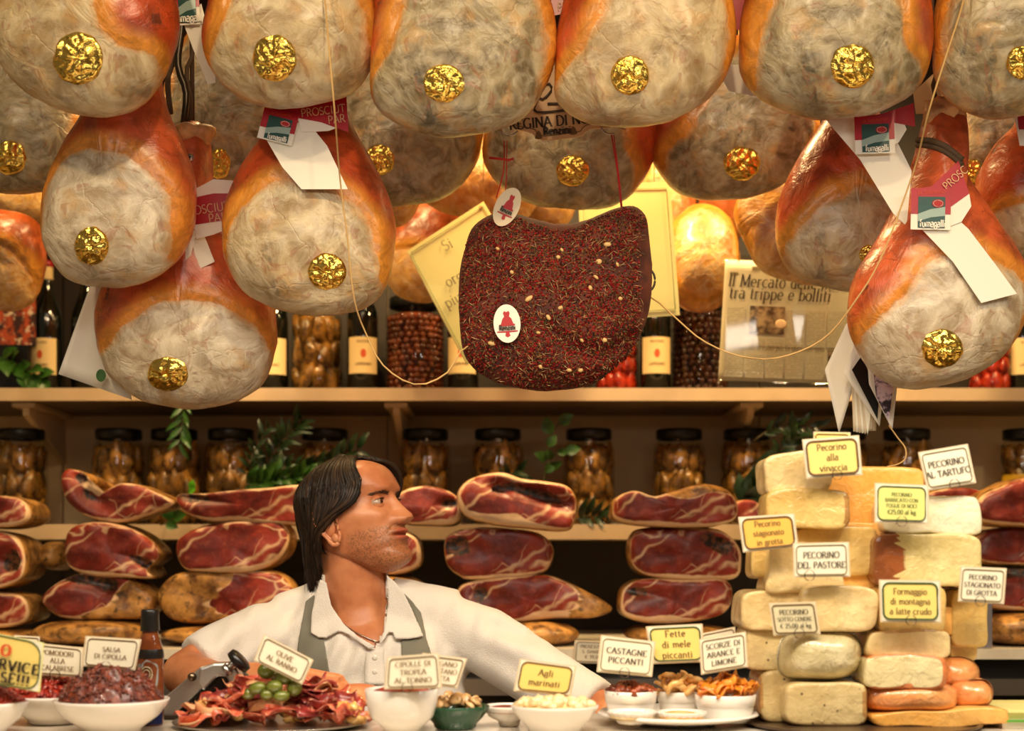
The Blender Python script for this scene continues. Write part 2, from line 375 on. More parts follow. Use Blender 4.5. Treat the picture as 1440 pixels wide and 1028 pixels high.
# ------------------------------------------------------------------ stroke lettering with serifs
def A_(cx, cy, rx, ry, a0, a1, n=9):
    return [(cx + rx*math.cos(R(a0 + (a1-a0)*i/(n-1))), cy + ry*math.sin(R(a0 + (a1-a0)*i/(n-1)))) for i in range(n)]
G = {
 'A': (.74, [[(0,0),(.36,1)],[(.36,1),(.72,0)],[(.13,.36),(.59,.36)]]),
 'B': (.62, [[(.1,0),(.1,1)],[(.1,1)]+A_(.3,.76,.22,.24,90,-90)+[(.1,.52)],[(.1,.52)]+A_(.32,.26,.26,.26,90,-90)+[(.1,0)]]),
 'C': (.72, [A_(.4,.5,.38,.5,48,312,15)]), 'D': (.76, [[(.1,0),(.1,1)],[(.1,1)]+A_(.3,.5,.42,.5,90,-90,13)+[(.1,0)]]),
 'E': (.58, [[(.1,0),(.1,1)],[(.1,1),(.54,1),(.54,.86)],[(.1,.52),(.42,.52)],[(.1,0),(.55,0),(.56,.15)]]),
 'F': (.55, [[(.1,0),(.1,1)],[(.1,1),(.52,1),(.52,.86)],[(.1,.5),(.4,.5)]]),
 'G': (.76, [A_(.4,.5,.38,.5,48,290,15)+[(.66,.1),(.66,.42)],[(.5,.42),(.76,.42)]]),
 'H': (.78, [[(.1,0),(.1,1)],[(.68,0),(.68,1)],[(.1,.5),(.68,.5)]]), 'I': (.26, [[(.13,0),(.13,1)]]),
 'K': (.7, [[(.1,0),(.1,1)],[(.6,1),(.1,.45)],[(.25,.58),(.66,0)]]),
 'L': (.56, [[(.1,0),(.1,1)],[(.1,0),(.53,0),(.54,.18)]]), 'M': (.92, [[(.1,0),(.12,1)],[(.12,1),(.46,.1)],[(.46,.1),(.8,1)],[(.8,1),(.82,0)]]),
 'N': (.8, [[(.1,0),(.1,1)],[(.1,1),(.68,0)],[(.68,0),(.68,1)]]), 'O': (.82, [A_(.41,.5,.39,.5,0,360,21)]),
 'P': (.6, [[(.1,0),(.1,1)],[(.1,1)]+A_(.3,.73,.25,.27,90,-90)+[(.1,.46)]]),
 'R': (.68, [[(.1,0),(.1,1)],[(.1,1)]+A_(.3,.74,.24,.26,90,-90)+[(.1,.48)],[(.32,.48),(.66,0)]]),
 'S': (.56, [A_(.28,.74,.21,.25,40,240,9)+A_(.28,.25,.23,.25,70,-150,10)]), 'T': (.68, [[(.34,0),(.34,1)],[(.03,.85),(.03,1),(.65,1),(.65,.85)]]),
 'U': (.76, [[(.1,1),(.1,.3)]+A_(.38,.28,.28,.28,180,360,9)+[(.66,1)]]), 'V': (.7, [[(.02,1),(.35,0)],[(.35,0),(.68,1)]]),
 'Z': (.62, [[(.05,.85),(.05,1),(.58,1)],[(.58,1),(.04,0)],[(.04,0),(.58,0),(.58,.15)]]), "'": (.2, [[(.1,1),(.08,.8)]]),
 '!': (.28, [[(.14,1),(.14,.3)],[(.14,.0),(.14,.1)]]), '.': (.22, [[(.1,0),(.1,.1)]]), ',': (.22, [[(.12,.1),(.08,-.12)]]), '/': (.4, [[(.02,-.1),(.38,1)]]),
 '0': (.6, [A_(.3,.5,.25,.5,0,360,17)]), '2': (.58, [A_(.29,.74,.23,.26,170,-20,8)+[(.04,.0)],[(.04,0),(.54,0)]]),
 '3': (.56, [A_(.26,.75,.22,.25,150,-90,8)+A_(.26,.26,.26,.26,90,-150,9)]), '5': (.56, [[(.5,1),(.14,1),(.1,.55)]+A_(.27,.3,.25,.3,120,-140,9)]),
 '8': (.58, [A_(.29,.75,.21,.25,0,360,13), A_(.29,.26,.25,.26,0,360,13)]), '9': (.58, [A_(.29,.7,.24,.3,0,360,13),[(.53,.7),(.4,.1),(.2,0)]]),
 '€': (.66, [A_(.42,.5,.3,.48,50,310,13),[(0,.6),(.5,.6)],[(0,.42),(.46,.42)]]),
 'a': (.52, [A_(.24,.5,.2,.17,140,30,5)+[(.42,.1),(.5,0)],A_(.22,.2,.2,.2,70,330,9)]), 'b': (.56, [[(.1,1),(.1,0)],A_(.3,.32,.22,.32,150,-150,11)]),
 'c': (.5, [A_(.28,.32,.25,.33,50,310,11)]), 'd': (.58, [[(.48,1),(.48,0)],A_(.28,.32,.22,.32,30,330,11)]),
 'e': (.52, [[(.04,.36),(.47,.36)]+A_(.27,.33,.22,.32,10,310,12)]), 'f': (.36, [[(.14,0),(.14,.8)]+A_(.28,.82,.14,.18,180,60,5),[(.02,.62),(.32,.62)]]),
 'g': (.54, [A_(.25,.4,.2,.24,0,360,13),A_(.26,-.1,.24,.18,100,440,13),[(.4,.58),(.54,.64)]]), 'i': (.26, [[(.12,0),(.12,.63)],[(.12,.82),(.12,.92)]]),
 'k': (.54, [[(.1,0),(.1,1.03)],[(.46,.63),(.12,.26)],[(.22,.36),(.52,0)]]),
 'l': (.26, [[(.12,0),(.12,1.03)]]), 'm': (.86, [[(.1,0),(.1,.63)],[(.1,.5)]+A_(.27,.45,.17,.18,140,0,6)+[(.44,0)],[(.44,.5)]+A_(.6,.45,.17,.18,140,0,6)+[(.77,0)]]),
 'n': (.58, [[(.1,0),(.1,.63)],[(.1,.5)]+A_(.3,.43,.2,.2,140,0,6)+[(.5,0)]]), 'o': (.56, [A_(.28,.32,.24,.33,0,360,15)]),
 'p': (.58, [[(.1,-.33),(.1,.63)],A_(.3,.32,.23,.32,150,-150,11)]), 'r': (.42, [[(.1,0),(.1,.63)],[(.1,.45)]+A_(.28,.45,.18,.18,160,50,5)]),
 's': (.44, [A_(.22,.47,.16,.16,40,240,7)+A_(.22,.16,.18,.16,70,-150,8)]), 't': (.36, [[(.15,.85),(.15,.12)]+A_(.27,.12,.12,.12,180,300,5),[(.02,.62),(.32,.62)]]),
 'u': (.58, [[(.1,.63),(.1,.2)]+A_(.28,.2,.18,.2,180,330,7),[(.48,.63),(.48,0)]]), 'v': (.54, [[(.02,.63),(.27,0)],[(.27,0),(.52,.63)]]), 'z': (.5, [[(.05,.6),(.45,.6)],[(.45,.6),(.04,.02)],[(.04,0),(.47,0)]]),
 ' ': (.34, []),
}
def text_width(s, sp=.08): return sum(G.get(c, G['O'])[0] + sp for c in s) - sp
def text_strokes(mb, s, mp, x0, y0, h, thick=.13, thin=.06, slant=0, serif=True, sp=.08, squeeze=1.0):
    """mp maps local 2D (same units as h) to world; centred on x0, baseline y0 (y up)"""
    x = -text_width(s, sp) * h * squeeze / 2
    def pt(a, b): return mp(x0 + x + (a + slant*b)*h*squeeze, y0 + b*h)
    for ch in s:
        wd, st = G.get(ch, G['O'])
        for line in st:
            p = np.array(line, float)
            L = []; Rr = []
            for i in range(len(p)):
                d = p[min(i+1, len(p)-1)] - p[max(i-1, 0)]; d = d / (np.linalg.norm(d) + 1e-9)
                t = (thin + (thick - thin) * min(1, abs(d[1])*1.1) ** 1.5) / 2; nx, ny = -d[1]*t, d[0]*t
                L.append(pt(p[i][0]+nx, p[i][1]+ny)); Rr.append(pt(p[i][0]-nx, p[i][1]-ny))
            n = len(p); mb.add(L + Rr, [(i, n+i, n+i+1, i+1) for i in range(n-1)])
            if serif and len(p) == 2 and abs(p[1][1]-p[0][1]) > .3:
                for q in p:
                    if min(abs(q[1]-v) for v in (0, 1, .63, -.33, 1.03)) < .02:
                        a, b = q; mb.add([pt(a-.11, b-.025), pt(a+.11, b-.025), pt(a+.11, b+.025), pt(a-.11, b+.025)], [(0,1,2,3)])
        x += (wd + sp) * h * squeeze
def px_text(name, s, at, h, Y, mat, parent, ang=0, **k):
    mb = MB(); ca, sa = math.cos(R(ang)), math.sin(R(ang))
    Yf = Y if callable(Y) else (lambda a, b: Y)
    def mp(x, y):
        a = at[0] + x*ca + y*sa; b = at[1] + x*sa - y*ca
        return P(a, b, Yf(a, b) - .0012)
    text_strokes(mb, s, mp, 0, 0, h, **k)
    return mb.build(name, mat, parent, smooth=False)
def flat(name, poly, Y, mat, parent, thick=.0006, lift=0., origin=None):
    """thin sheet from a pixel polygon at depth Y (number or function of the pixel)"""
    Yf = Y if callable(Y) else (lambda a, b: Y)
    n = len(poly); fr = [P(a, b, Yf(a, b) - lift) for a, b in poly]; bk = [p + Vector((0, thick, 0)) for p in fr]
    f = [tuple(range(n)), tuple(range(n, 2*n))[::-1]] + [(i, n+i, n+(i+1) % n, (i+1) % n) for i in range(n)]
    return link(name, fr + bk, f, mat, parent, smooth=False, origin=origin)
def sheet(name, quad, Yf, mat, parent, nu=10, nv=10, thick=.0006, lift=0., origin=None):
    """curved sheet: quad in pixels (tl,tr,br,bl), Yf(u,v) depth"""
    a, b, c, d = [np.array(q, float) for q in quad]; v = []; N = (nu+1)*(nv+1)
    for k in (0, thick):
        for j in range(nv+1):
            for i in range(nu+1):
                u, t = i/nu, j/nv; p = (a*(1-u)+b*u)*(1-t) + (d*(1-u)+c*u)*t; q = P(p[0], p[1], Yf(u, t) - lift); v.append(q + Vector((0, k, 0)))
    f = []
    for j in range(nv):
        for i in range(nu):
            q = j*(nu+1)+i; f.append((q, q+1, q+nu+2, q+nu+1)); f.append((N+q, N+q+nu+1, N+q+nu+2, N+q+1))
    rim = [i for i in range(nu+1)] + [(j*(nu+1)+nu) for j in range(1, nv+1)] + [nv*(nu+1)+i for i in range(nu-1, -1, -1)] + [j*(nu+1) for j in range(nv-1, 0, -1)]
    for i in range(len(rim)): p, q = rim[i], rim[(i+1) % len(rim)]; f.append((p, N+p, N+q, q))
    return link(name, v, f, mat, parent, origin=origin)
def ring_px(cx, cy, rx, ry, n=28, a=0):
    return [(cx + rx*math.cos(t)*math.cos(a) - ry*math.sin(t)*math.sin(a), cy + rx*math.cos(t)*math.sin(a) + ry*math.sin(t)*math.cos(a)) for t in [2*math.pi*i/n for i in range(n)]]

# ------------------------------------------------------------------ the room and its shelving
BACK = 3.86; SIDE = 2.1; CEIL = 3.12
def struct(name, mb, mat): return tag(mb.build(name, mat, None, smooth=False), None, None, None, 'structure')
m = MB(); m.box((-3.2, -1.5, -.05), (3.2, BACK+.1, 0)); struct('floor', m, M['floor'])
m = MB(); m.box((-SIDE, 1.9, CEIL), (SIDE, BACK+.1, CEIL+.06)); struct('ceiling', m, M['wall'])
for sd, x in (('left', -SIDE-.08), ('right', SIDE)):
    m = MB(); m.box((x, 2.1, 0), (x+.08, BACK+.1, CEIL)); struct('wall_'+sd, m, M['wall'])
Z1 = EYE + (HZ-547)/F*3.5; Z2 = EYE + (HZ-738)/F*3.5     # tops of the two shelves at their front edges
T1, T2 = .030, .036
m = MB(); m.box((-SIDE, BACK, 0), (SIDE, BACK+.1, CEIL)); wall = struct('wall_back', m, M['wall'])
# cladding panels between the shelves, with visible joints
seams = [-1.9, (88-720)/F*3.84, (545-720)/F*3.84, (1068-720)/F*3.84, 1.9]
for a, b in zip(seams[:-1], seams[1:]):
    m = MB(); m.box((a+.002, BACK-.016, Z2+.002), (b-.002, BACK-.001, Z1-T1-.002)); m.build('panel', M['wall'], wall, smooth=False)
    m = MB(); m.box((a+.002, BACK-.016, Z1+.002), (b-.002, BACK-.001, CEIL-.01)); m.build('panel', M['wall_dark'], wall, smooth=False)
    m = MB(); m.box((a+.002, BACK-.016, 1.2), (b-.002, BACK-.001, Z2-T2-.002)); m.build('panel', M['wall_dark'], wall, smooth=False)  # dark colour here paints in the shade under the lower shelf
def shelf(name, z, t, label):
    o = thing(name, label, 'shelf', (0, 3.5, z))
    m = MB(); m.box((-1.9, 3.5, z-t), (1.9, BACK-.017, z)); m.build('board', M['shelf_under'], o, smooth=False)
    m = MB(); m.box((-1.9, 3.488, z-t), (1.9, 3.4995, z+.001)); m.build('edge_strip', M['shelf'], o, smooth=False); return o
s1 = shelf('wall_shelf', Z1, T1, 'upper long laminate shelf carrying wine bottles and tall preserve jars')
s2 = shelf('wall_shelf', Z2, T2, 'lower long laminate shelf carrying the row of black-lidded jars')
for px in (48, 560, 1050):
    x = (px-720)/F*3.6; m = MB(); m.box((x-.028, 3.52, Z1-T1-.012), (x+.028, 3.83, Z1-T1-.001))
    m.add([(x-.008, 3.54, Z1-T1-.012), (x+.008, 3.54, Z1-T1-.012), (x+.008, 3.54, Z1-T1-.03), (x-.008, 3.54, Z1-T1-.03),
           (x-.008, 3.83, Z1-T1-.012), (x+.008, 3.83, Z1-T1-.012), (x+.008, 3.83, Z1-T1-.13), (x-.008, 3.83, Z1-T1-.13)],
          [(0,1,2,3),(4,7,6,5),(0,3,7,4),(1,5,6,2),(3,2,6,7),(0,4,5,1)]); m.build('bracket', M['wall'], s1, smooth=False)
ZB = EYE - .185; YB = 3.02                                  # back counter under the shelves
bc = thing('back_counter', 'low marble-topped back counter under the stacked hams, steel front', 'counter', (0, YB, 0))
m = MB(); m.box((-1.9, YB, ZB-.022), (1.9, BACK-.017, ZB)); m.build('worktop', M['marble'], bc, smooth=False)
m = MB(); m.box((-1.9, YB+.04, 0), (1.9, BACK-.017, ZB-.023)); m.build('cabinet_body', M['black'], bc, smooth=False)
for k in range(5):
    m = MB(); m.box((-1.9, YB+.012, ZB-.10-.19*k), (1.9, YB+.04, ZB-.065-.19*k)); m.build('rail', M['steel'], bc, smooth=False)
# front display counter
ZC = EYE - .2115
fc = thing('display_counter', 'pale display counter along the front carrying bowls, platter and cheeses', 'counter', (0, 1.75, 0))
m = MB(); m.box((-1.7, 1.5, ZC-.02), (1.7, 1.985, ZC)); m.build('counter_top', M['counter'], fc, smooth=False)
m = MB(); m.box((-1.7, 1.515, 0), (1.7, 1.96, ZC-.0201)); m.build('counter_body', M['steel'], fc, smooth=False)
# hanging rails above the frame
RAILZ = 2.98; rails = {}
for y, lb in ((2.08, 'frontmost'), (2.26, 'second'), (2.4, 'middle'), (2.62, 'fourth'), (2.93, 'fifth'), (3.12, 'rearmost')):
    t = thing('hanging_rail', f'{lb} steel rail under the ceiling from which hams hang', 'rail', (0, y, RAILZ))
    m = MB(); m.tube([(-SIDE, y, RAILZ), (SIDE, y, RAILZ)], .013, 10); m.build('bar', M['steel'], t)
    for x in (-1.3, 0, 1.3):
        m = MB(); m.tube([(x, y, RAILZ), (x, y, CEIL)], .006, 8); m.build('hanger_rod', M['steel'], t)
    rails[y] = t

# ------------------------------------------------------------------ hams hung from the rails
def pebble_grid(outline, Y, D0, D1, centre, n=112, nf=26, nb=14, m=2.2, amp=.006, seed=0, droop=0):
    o = spline(outline, n); c = np.array(centre, float); k = Y / F
    ph = np.concatenate([np.linspace(.02, .5, nf), np.linspace(.5, .98, nb+1)[1:]]) * math.pi
    V = []; px = []
    for p in ph:
        s = math.sin(p) ** (2/m); cc = math.copysign(abs(math.cos(p)) ** (2/m), math.cos(p))
        q = c + (o - c) * s; y = Y - cc * (D0 if cc > 0 else D1)
        W = PN(q, Y); W[:, 1] = y; V.append(W); px.append(q)
    V = np.array(V); px = np.array(px)
    C = np.array(P(c[0], c[1], Y)); fl = V.reshape(-1, 3)
    for i, v in enumerate(fl):
        d = Vector(v - C); L = d.length
        if L < 1e-6: continue
        x = Vector(v) * 7 + Vector((seed, seed*1.7, seed*.3))
        q = noise.noise(x) * 1.0 + noise.noise(x*2.6) * .5 + abs(noise.noise(x*4.3)) * -.35
        fl[i] = v + np.array(d / L) * q * amp
    f = []; rows = len(ph)
    for j in range(rows-1):
        for i in range(n):
            i2 = (i+1) % n; f.append((j*n+i, j*n+i2, (j+1)*n+i2, (j+1)*n+i))
    f.append(tuple(range(n))[::-1]); f.append(tuple((rows-1)*n+i for i in range(n)))
    return fl, f, px.reshape(-1, 2), rows, n, nf
def surf(bvh, px, py, Yd):
    """point and normal where the sight line through a pixel meets a surface"""
    o = Vector((0, 0, EYE)); d = (P(px, py, 1.0) - o).normalized(); h = bvh.ray_cast(o, d)
    return (h[0], (h[1] if h[1].dot(d) < 0 else -h[1])) if h[0] else (P(px, py, Yd), Vector((0, -1, 0)))
def bvh_of(v, f): return BVHTree.FromPolygons([Vector(p) for p in v], f)
def foil_disc(parent, bvh, cx, cy, r, Y, seed, ry=None, name='gold_foil_seal'):
    ry = ry or r; c, nn = surf(bvh, cx, cy, Y); k = Y / F; nr, na = 11, 44; V = []; f = []
    nn = (nn if nn.y < 0 else -nn); nn = (nn + Vector((0, -.8, 0))).normalized()
    for j in range(nr+1):
        for i in range(na):
            a = 2*math.pi*i/na; s = j/nr
            e = 1 + .07*noise.noise(Vector((math.cos(a)*2.2, math.sin(a)*2.2, seed))) * s
            x, y = cx + r*s*e*math.cos(a), cy + ry*s*e*math.sin(a)
            p, _ = surf(bvh, x, y, Y)
            if abs(p.y - c.y) > .025: p = P(x, y, c.y + math.copysign(.025, p.y - c.y))
            h = .0035 + .007*math.exp(-(s/.55)**2) - .0055*math.exp(-(s/.22)**2) + .0045*noise.noise(Vector((x*.13, y*.13, seed))) + .003*noise.noise(Vector((x*.33, y*.33, seed+5)))
            h += .0016*math.sin(a*9 + 3*noise.noise(Vector((math.cos(a)*3, math.sin(a)*3, seed))))*s*s
            if s > .97: h = .0003
            V.append(p + nn * h)
    for j in range(nr):
        for i in range(na):
            i2 = (i+1) % na; f.append((j*na+i, j*na+i2, (j+1)*na+i2, (j+1)*na+i))
    return link(name, V, f, M['foil'], parent, smooth=True)
HAMS = {}
def ham(key, label, outline, lard, centre, foil=None, Y=2.08, D0=.085, D1=.075, mat='ham', seed=1, rail=2.08, group=None, sink=.004, rope=True, cat='ham', name='hanging_ham', m=2.2, amp=.006, res=1.0, ropepx=None):
    V, f, px, rows, n, nf = pebble_grid(outline, Y, D0, D1, centre, n=int(112*res), nf=int(26*res), seed=seed, m=m, amp=amp)
    k = Y / F
    if lard:
        sd = sdist(px, spline(lard, 60)) * k
    else: sd = np.full(len(px), -.03)
    back = np.arange(len(px)) >= (nf+2) * n
    if lard:
        yb_ = (px[:, 1] - centre[1]) / (np.array(outline)[:, 1].max() - centre[1])
        sd = np.where(back, -np.abs(sd)*.3, sd) + .024*np.clip((yb_ - .30)/.5, 0, 1) - np.maximum(V[:, 1] - Y, 0)*1.1
    else: sd = np.where(back, -np.abs(sd) - .03, sd)
    g = np.exp(-((sd + .001)/.006)**2); ins = 1/(1 + np.exp(-np.clip(sd, -.1, .1)/.004))
    fr = ~back
    V[:, 1] += np.where(fr, .0035*g + sink*ins, 0)
    for i in np.nonzero(fr & (sd > -.01))[0]:
        x = Vector(V[i])*9 + Vector((seed*5.1, 0, seed)); w2 = Vector((noise.noise(x*.8), 0, noise.noise(x*.8 + Vector((4, 4, 4)))))*.8
        rg = 1 - abs(noise.noise(x + w2))*2.2; k2 = min(1, (sd[i]+.01)/.02)
        V[i, 1] += k2*(.0045*noise.noise((x+w2)*1.6) + .0050*max(rg-.55, 0) - .003*max(.25-abs(noise.noise(x*2.2+w2)), 0))
    top = max(V[:, 2]); ti = int(np.argmax(V[:, 2])); org = (float(V[ti][0]), Y, float(top))
    t = thing(name, label, cat, org, group)
    link('body', V, f, M[mat], t, attrs={'lard': sd})
    b = bvh_of(V, f); HAMS[key] = (t, b, Y)
    if foil: foil_disc(t, b, foil[0], foil[1], foil[2], Y, seed, foil[3] if len(foil) > 3 else None)
    if rope:
        x = org[0]; mb = MB(); mb.tube([(x, Y, top-.02), (x + (0), (Y+rail)/2, (top+RAILZ)/2), (x, rail, RAILZ-.0)], .004, 8)
        mb.build('rope', M['rope'], t); mb = MB()
        mb.tube([(x, rail, RAILZ) ] + [(x, rail + .018*math.sin(a), RAILZ + .018*math.cos(a)) for a in np.linspace(0, 2*math.pi, 13)], .004, 6)
        mb.build('rope_loop', M['rope'], t)
    return t
T_Y = 2.08
ham('t1', 'large top corner ham with orange rind patch, beside the dark hooks', [(-5,20),(-6,75),(35,128),(90,155),(140,162),(190,148),(225,112),(248,60),(246,0),(215,-80),(170,-180),(120,-215),(70,-180),(20,-80)],
    [(25,-30),(5,30),(2,80),(40,125),(100,153),(150,158),(200,135),(222,95),(190,88),(165,70),(152,20),(135,-40),(70,-60)], (115,40), (110,82,35,37), T_Y, seed=1)
ham('t2', 'top-row ham with foil seal and a shank scar, thin cord hanging across its face', [(288,30),(290,75),(310,115),(350,140),(400,148),(450,143),(500,120),(528,75),(535,20),(520,-60),(470,-190),(420,-230),(370,-190),(310,-70)],
    [(345,-20),(335,30),(318,65),(308,95),(320,118),(355,138),(400,145),(455,138),(503,114),(522,70),(515,20),(480,-40),(400,-60)], (405,30), (386,82,31,33), T_Y, seed=2)
ham('t3', 'broad top-row ham above the greyish ham, round foil seal in the middle', [(520,95),(525,140),(560,172),(615,188),(670,186),(730,165),(770,120),(783,70),(775,10),(745,-60),(690,-190),(650,-220),(600,-190),(545,-60),(522,20)],
    [(590,-10),(565,40),(555,85),(535,125),(560,166),(615,183),(670,180),(725,158),(762,112),(770,60),(745,10),(700,-40),(640,-45)], (650,50), (624,117,29,27), T_Y, seed=3, mat='ham_grey_shaded')
ham('t4', 'top-row ham with creased pinkish face, overhanging the tan shop sign', [(782,105),(785,140),(815,165),(860,175),(920,173),(975,150),(1015,115),(1035,60),(1030,0),(1000,-80),(930,-200),(890,-220),(850,-200),(810,-80),(785,30)],
    [(862,5),(838,50),(815,95),(795,125),(805,152),(852,170),(915,168),(970,142),(1010,100),(1024,50),(1008,0),(955,-40),(900,-30)], (905,40), (886,106,27,28), T_Y, seed=4)
ham('t5', 'top-row ham with round foil seal above the labelled white tag, orange rind at its edge', [(1040,60),(1045,110),(1080,145),(1140,162),(1200,163),(1260,148),(1300,110),(1312,50),(1300,-30),(1260,-110),(1210,-220),(1170,-230),(1120,-190),(1060,-60)],
    [(1085,10),(1060,60),(1066,100),(1092,135),(1145,155),(1200,158),(1255,145),(1280,112),(1258,90),(1252,50),(1243,0),(1200,-50),(1120,-50)], (1178,40), (1199,93,31,31), T_Y, seed=5, mat='ham_grey_shaded')
ham('t6', 'top corner ham with its foil seal cut off by the picture edge', [(1312,60),(1318,110),(1350,148),(1400,163),(1460,158),(1530,130),(1560,60),(1545,-20),(1500,-120),(1450,-220),(1410,-220),(1370,-140),(1325,-30)],
    [(1345,-20),(1320,50),(1326,105),(1355,142),(1400,157),(1460,152),(1520,120),(1540,60),(1520,0),(1450,-60)], (1425,40), (1436,88,21,24), T_Y, seed=6, mat='ham_grey_shaded')
ham('f1', 'drop-shaped ham below the top corner one, red rind and whitish torn face', [(60,300),(62,345),(85,385),(130,402),(190,398),(245,370),(270,320),(276,260),(262,205),(240,160),(228,120),(215,60),(180,30),(150,60),(140,110),(115,165),(90,205),(70,250)],
    [(88,255),(68,305),(72,350),(98,388),(150,397),(205,384),(243,342),(250,295),(225,258),(190,236),(150,226),(112,232)], (165,290), (129,346,24,27), 2.26, seed=7, rail=2.26, mat='ham_pink', res=1.1)
ham('f2', 'large drop-shaped ham with white paper tail across its red shank', [(313,330),(320,375),(345,415),(395,437),(450,442),(510,430),(545,390),(557,330),(545,275),(520,225),(500,190),(475,130),(450,60),(430,50),(400,110),(370,190),(340,235),(318,285)],
    [(340,310),(322,350),(335,395),(383,428),(445,435),(505,422),(532,378),(528,325),(490,290),(430,272),(380,280)], (435,330), (460,382,27,26), 2.26, seed=8, rail=2.26, res=1.1)
ham('f3', 'lowest ham at the end over the upper shelf, small square foil seal', [(133,440),(135,485),(155,530),(200,562),(260,574),(320,568),(365,545),(388,500),(388,440),(370,390),(340,350),(310,300),(298,250),(296,205),(285,175),(258,172),(250,190),(252,230),(248,290),(220,350),(170,385),(145,405)],
    [(190,470),(150,508),(162,535),(205,560),(265,569),(330,562),(374,530),(381,490),(352,455),(300,435),(240,437)], (265,450), (236,526,29,24), 2.42, seed=9, rail=2.4, mat='ham_pink', res=1.1)
ham('f4', 'ham tucked behind the tagged one, folded rind over a pale oval face', [(1093,300),(1095,350),(1120,385),(1165,402),(1220,410),(1265,400),(1290,350),(1290,290),(1270,240),(1245,195),(1220,130),(1200,60),(1180,60),(1165,150),(1140,195),(1110,245)],
    [(1112,335),(1105,358),(1130,385),(1175,398),(1225,404),(1262,390),(1264,330),(1240,288),(1200,278),(1150,300)], (1190,310), (1222,358,14,14), 2.4, seed=10, rail=2.4)
ham('f5', 'big whole ham at the end with its tied shank, hoof end uppermost', [(1191,420),(1195,465),(1220,510),(1260,540),(1310,545),(1365,530),(1410,500),(1440,455),(1445,400),(1425,345),(1395,300),(1365,260),(1350,235),(1352,205),(1354,170),(1347,148),(1325,137),(1306,148),(1297,175),(1288,210),(1273,260),(1255,300),(1225,350),(1200,385)],
    [(1262,415),(1232,450),(1213,480),(1233,515),(1270,535),(1315,540),(1365,524),(1405,492),(1430,447),(1425,405),(1390,382),(1335,368),(1285,378)], (1318,420), (1325,490,29,27), 2.24, seed=11, rail=2.26, mat='ham_pink', res=1.15, rope=False)
ham('f6', 'ham cut off at the picture edge below the top corner one, hollow in its rind', [(1375,250),(1378,300),(1400,345),(1440,370),(1490,370),(1530,320),(1530,250),(1490,190),(1480,130),(1460,90),(1440,130),(1430,170),(1400,205)],
    [(1388,310),(1400,338),(1440,363),(1490,361),(1515,310),(1490,285),(1435,300)], (1450,270), None, 2.4, seed=12, rail=2.4)
SY = 2.66
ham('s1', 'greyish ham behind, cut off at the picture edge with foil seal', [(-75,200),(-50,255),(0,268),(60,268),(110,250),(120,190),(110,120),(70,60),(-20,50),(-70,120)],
    [(-68,200),(-45,248),(0,263),(60,263),(104,245),(113,190),(103,120),(65,66),(-20,56),(-62,120)], (20,180), (14,222,23,24), SY, mat='ham_grey_shaded', seed=13, rail=2.62)
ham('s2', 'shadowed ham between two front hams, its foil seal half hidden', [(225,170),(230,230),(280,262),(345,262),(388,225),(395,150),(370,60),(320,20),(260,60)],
    [(245,170),(250,225),(285,255),(345,255),(380,222),(385,150),(362,70),(320,35),(270,66)], (310,150), (308,230,16,22), SY, mat='ham_grey_shaded', seed=14, rail=2.62)
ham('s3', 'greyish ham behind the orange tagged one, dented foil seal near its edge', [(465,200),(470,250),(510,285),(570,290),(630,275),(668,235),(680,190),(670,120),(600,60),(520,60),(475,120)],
    [(470,200),(476,248),(512,279),(570,284),(628,269),(662,232),(674,190),(662,122),(598,66),(522,66),(482,124)], (575,180), (533,225,22,22), SY, mat='ham_grey_shaded', seed=15, rail=2.62)
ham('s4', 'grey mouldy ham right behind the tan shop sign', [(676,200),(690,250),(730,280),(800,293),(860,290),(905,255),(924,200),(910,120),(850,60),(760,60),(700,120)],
    [(682,200),(696,247),(733,275),(800,288),(856,284),(880,250),(872,205),(880,120),(845,66),(762,66),(706,122)], (800,180), (805,240,23,22), SY, mat='ham_grey_shaded', seed=16, rail=2.62)
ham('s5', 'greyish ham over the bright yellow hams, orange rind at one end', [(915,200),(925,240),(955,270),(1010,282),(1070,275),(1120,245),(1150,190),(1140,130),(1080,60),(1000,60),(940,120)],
    [(968,190),(940,225),(962,264),(1010,277),(1068,270),(1114,241),(1142,190),(1132,132),(1078,66),(1020,100)], (1035,180), (1043,230,26,24), SY, mat='ham_grey_shaded', seed=17, rail=2.62)
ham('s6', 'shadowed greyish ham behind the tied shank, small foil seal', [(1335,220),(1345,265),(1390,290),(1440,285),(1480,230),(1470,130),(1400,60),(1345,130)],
    [(1341,220),(1351,260),(1390,284),(1438,279),(1472,230),(1462,134),(1400,70),(1352,132)], (1405,180), (1368,243,16,20), SY, mat='ham_grey_shaded', seed=18, rail=2.62)
# brightly lit hams at the back
BY = 3.14
def bham(key, label, outline, centre, seed, Y=BY, lard=None, D=.08, mat='ham_back', rail=3.12):
    if lard == 1: o = np.array(outline, float); c = np.array(centre); lard = [tuple(c + (q-c)*.93) for q in o]
    ham(key, label, outline, lard, centre, None, Y, D, D, mat, seed, rail, res=.75, amp=.009, m=2.1)
bham('b1', 'yellow ham end showing under the greyish corner ham', [(-30,240),(-30,300),(20,316),(60,312),(80,280),(75,230),(30,200)], (20,262), 21, lard=1, Y=3.3)
bham('b2', 'orange ham hanging at the picture edge over the photo print', [(-50,350),(-40,420),(10,440),(45,430),(62,385),(60,330),(30,300),(-20,295)], (5,365), 22, Y=3.0, rail=2.93, lard=[(-45,360),(-35,415),(10,433),(40,425),(50,385),(10,350)])
bham('b3', 'brown shadowed ham behind the tilted yellow notice', [(540,350),(545,395),(575,422),(620,420),(655,390),(665,340),(640,290),(600,270),(560,300)], (600,350), 23, D=.07, Y=3.3, lard=[(548,360),(556,395),(580,415),(615,412),(640,380),(600,360)])
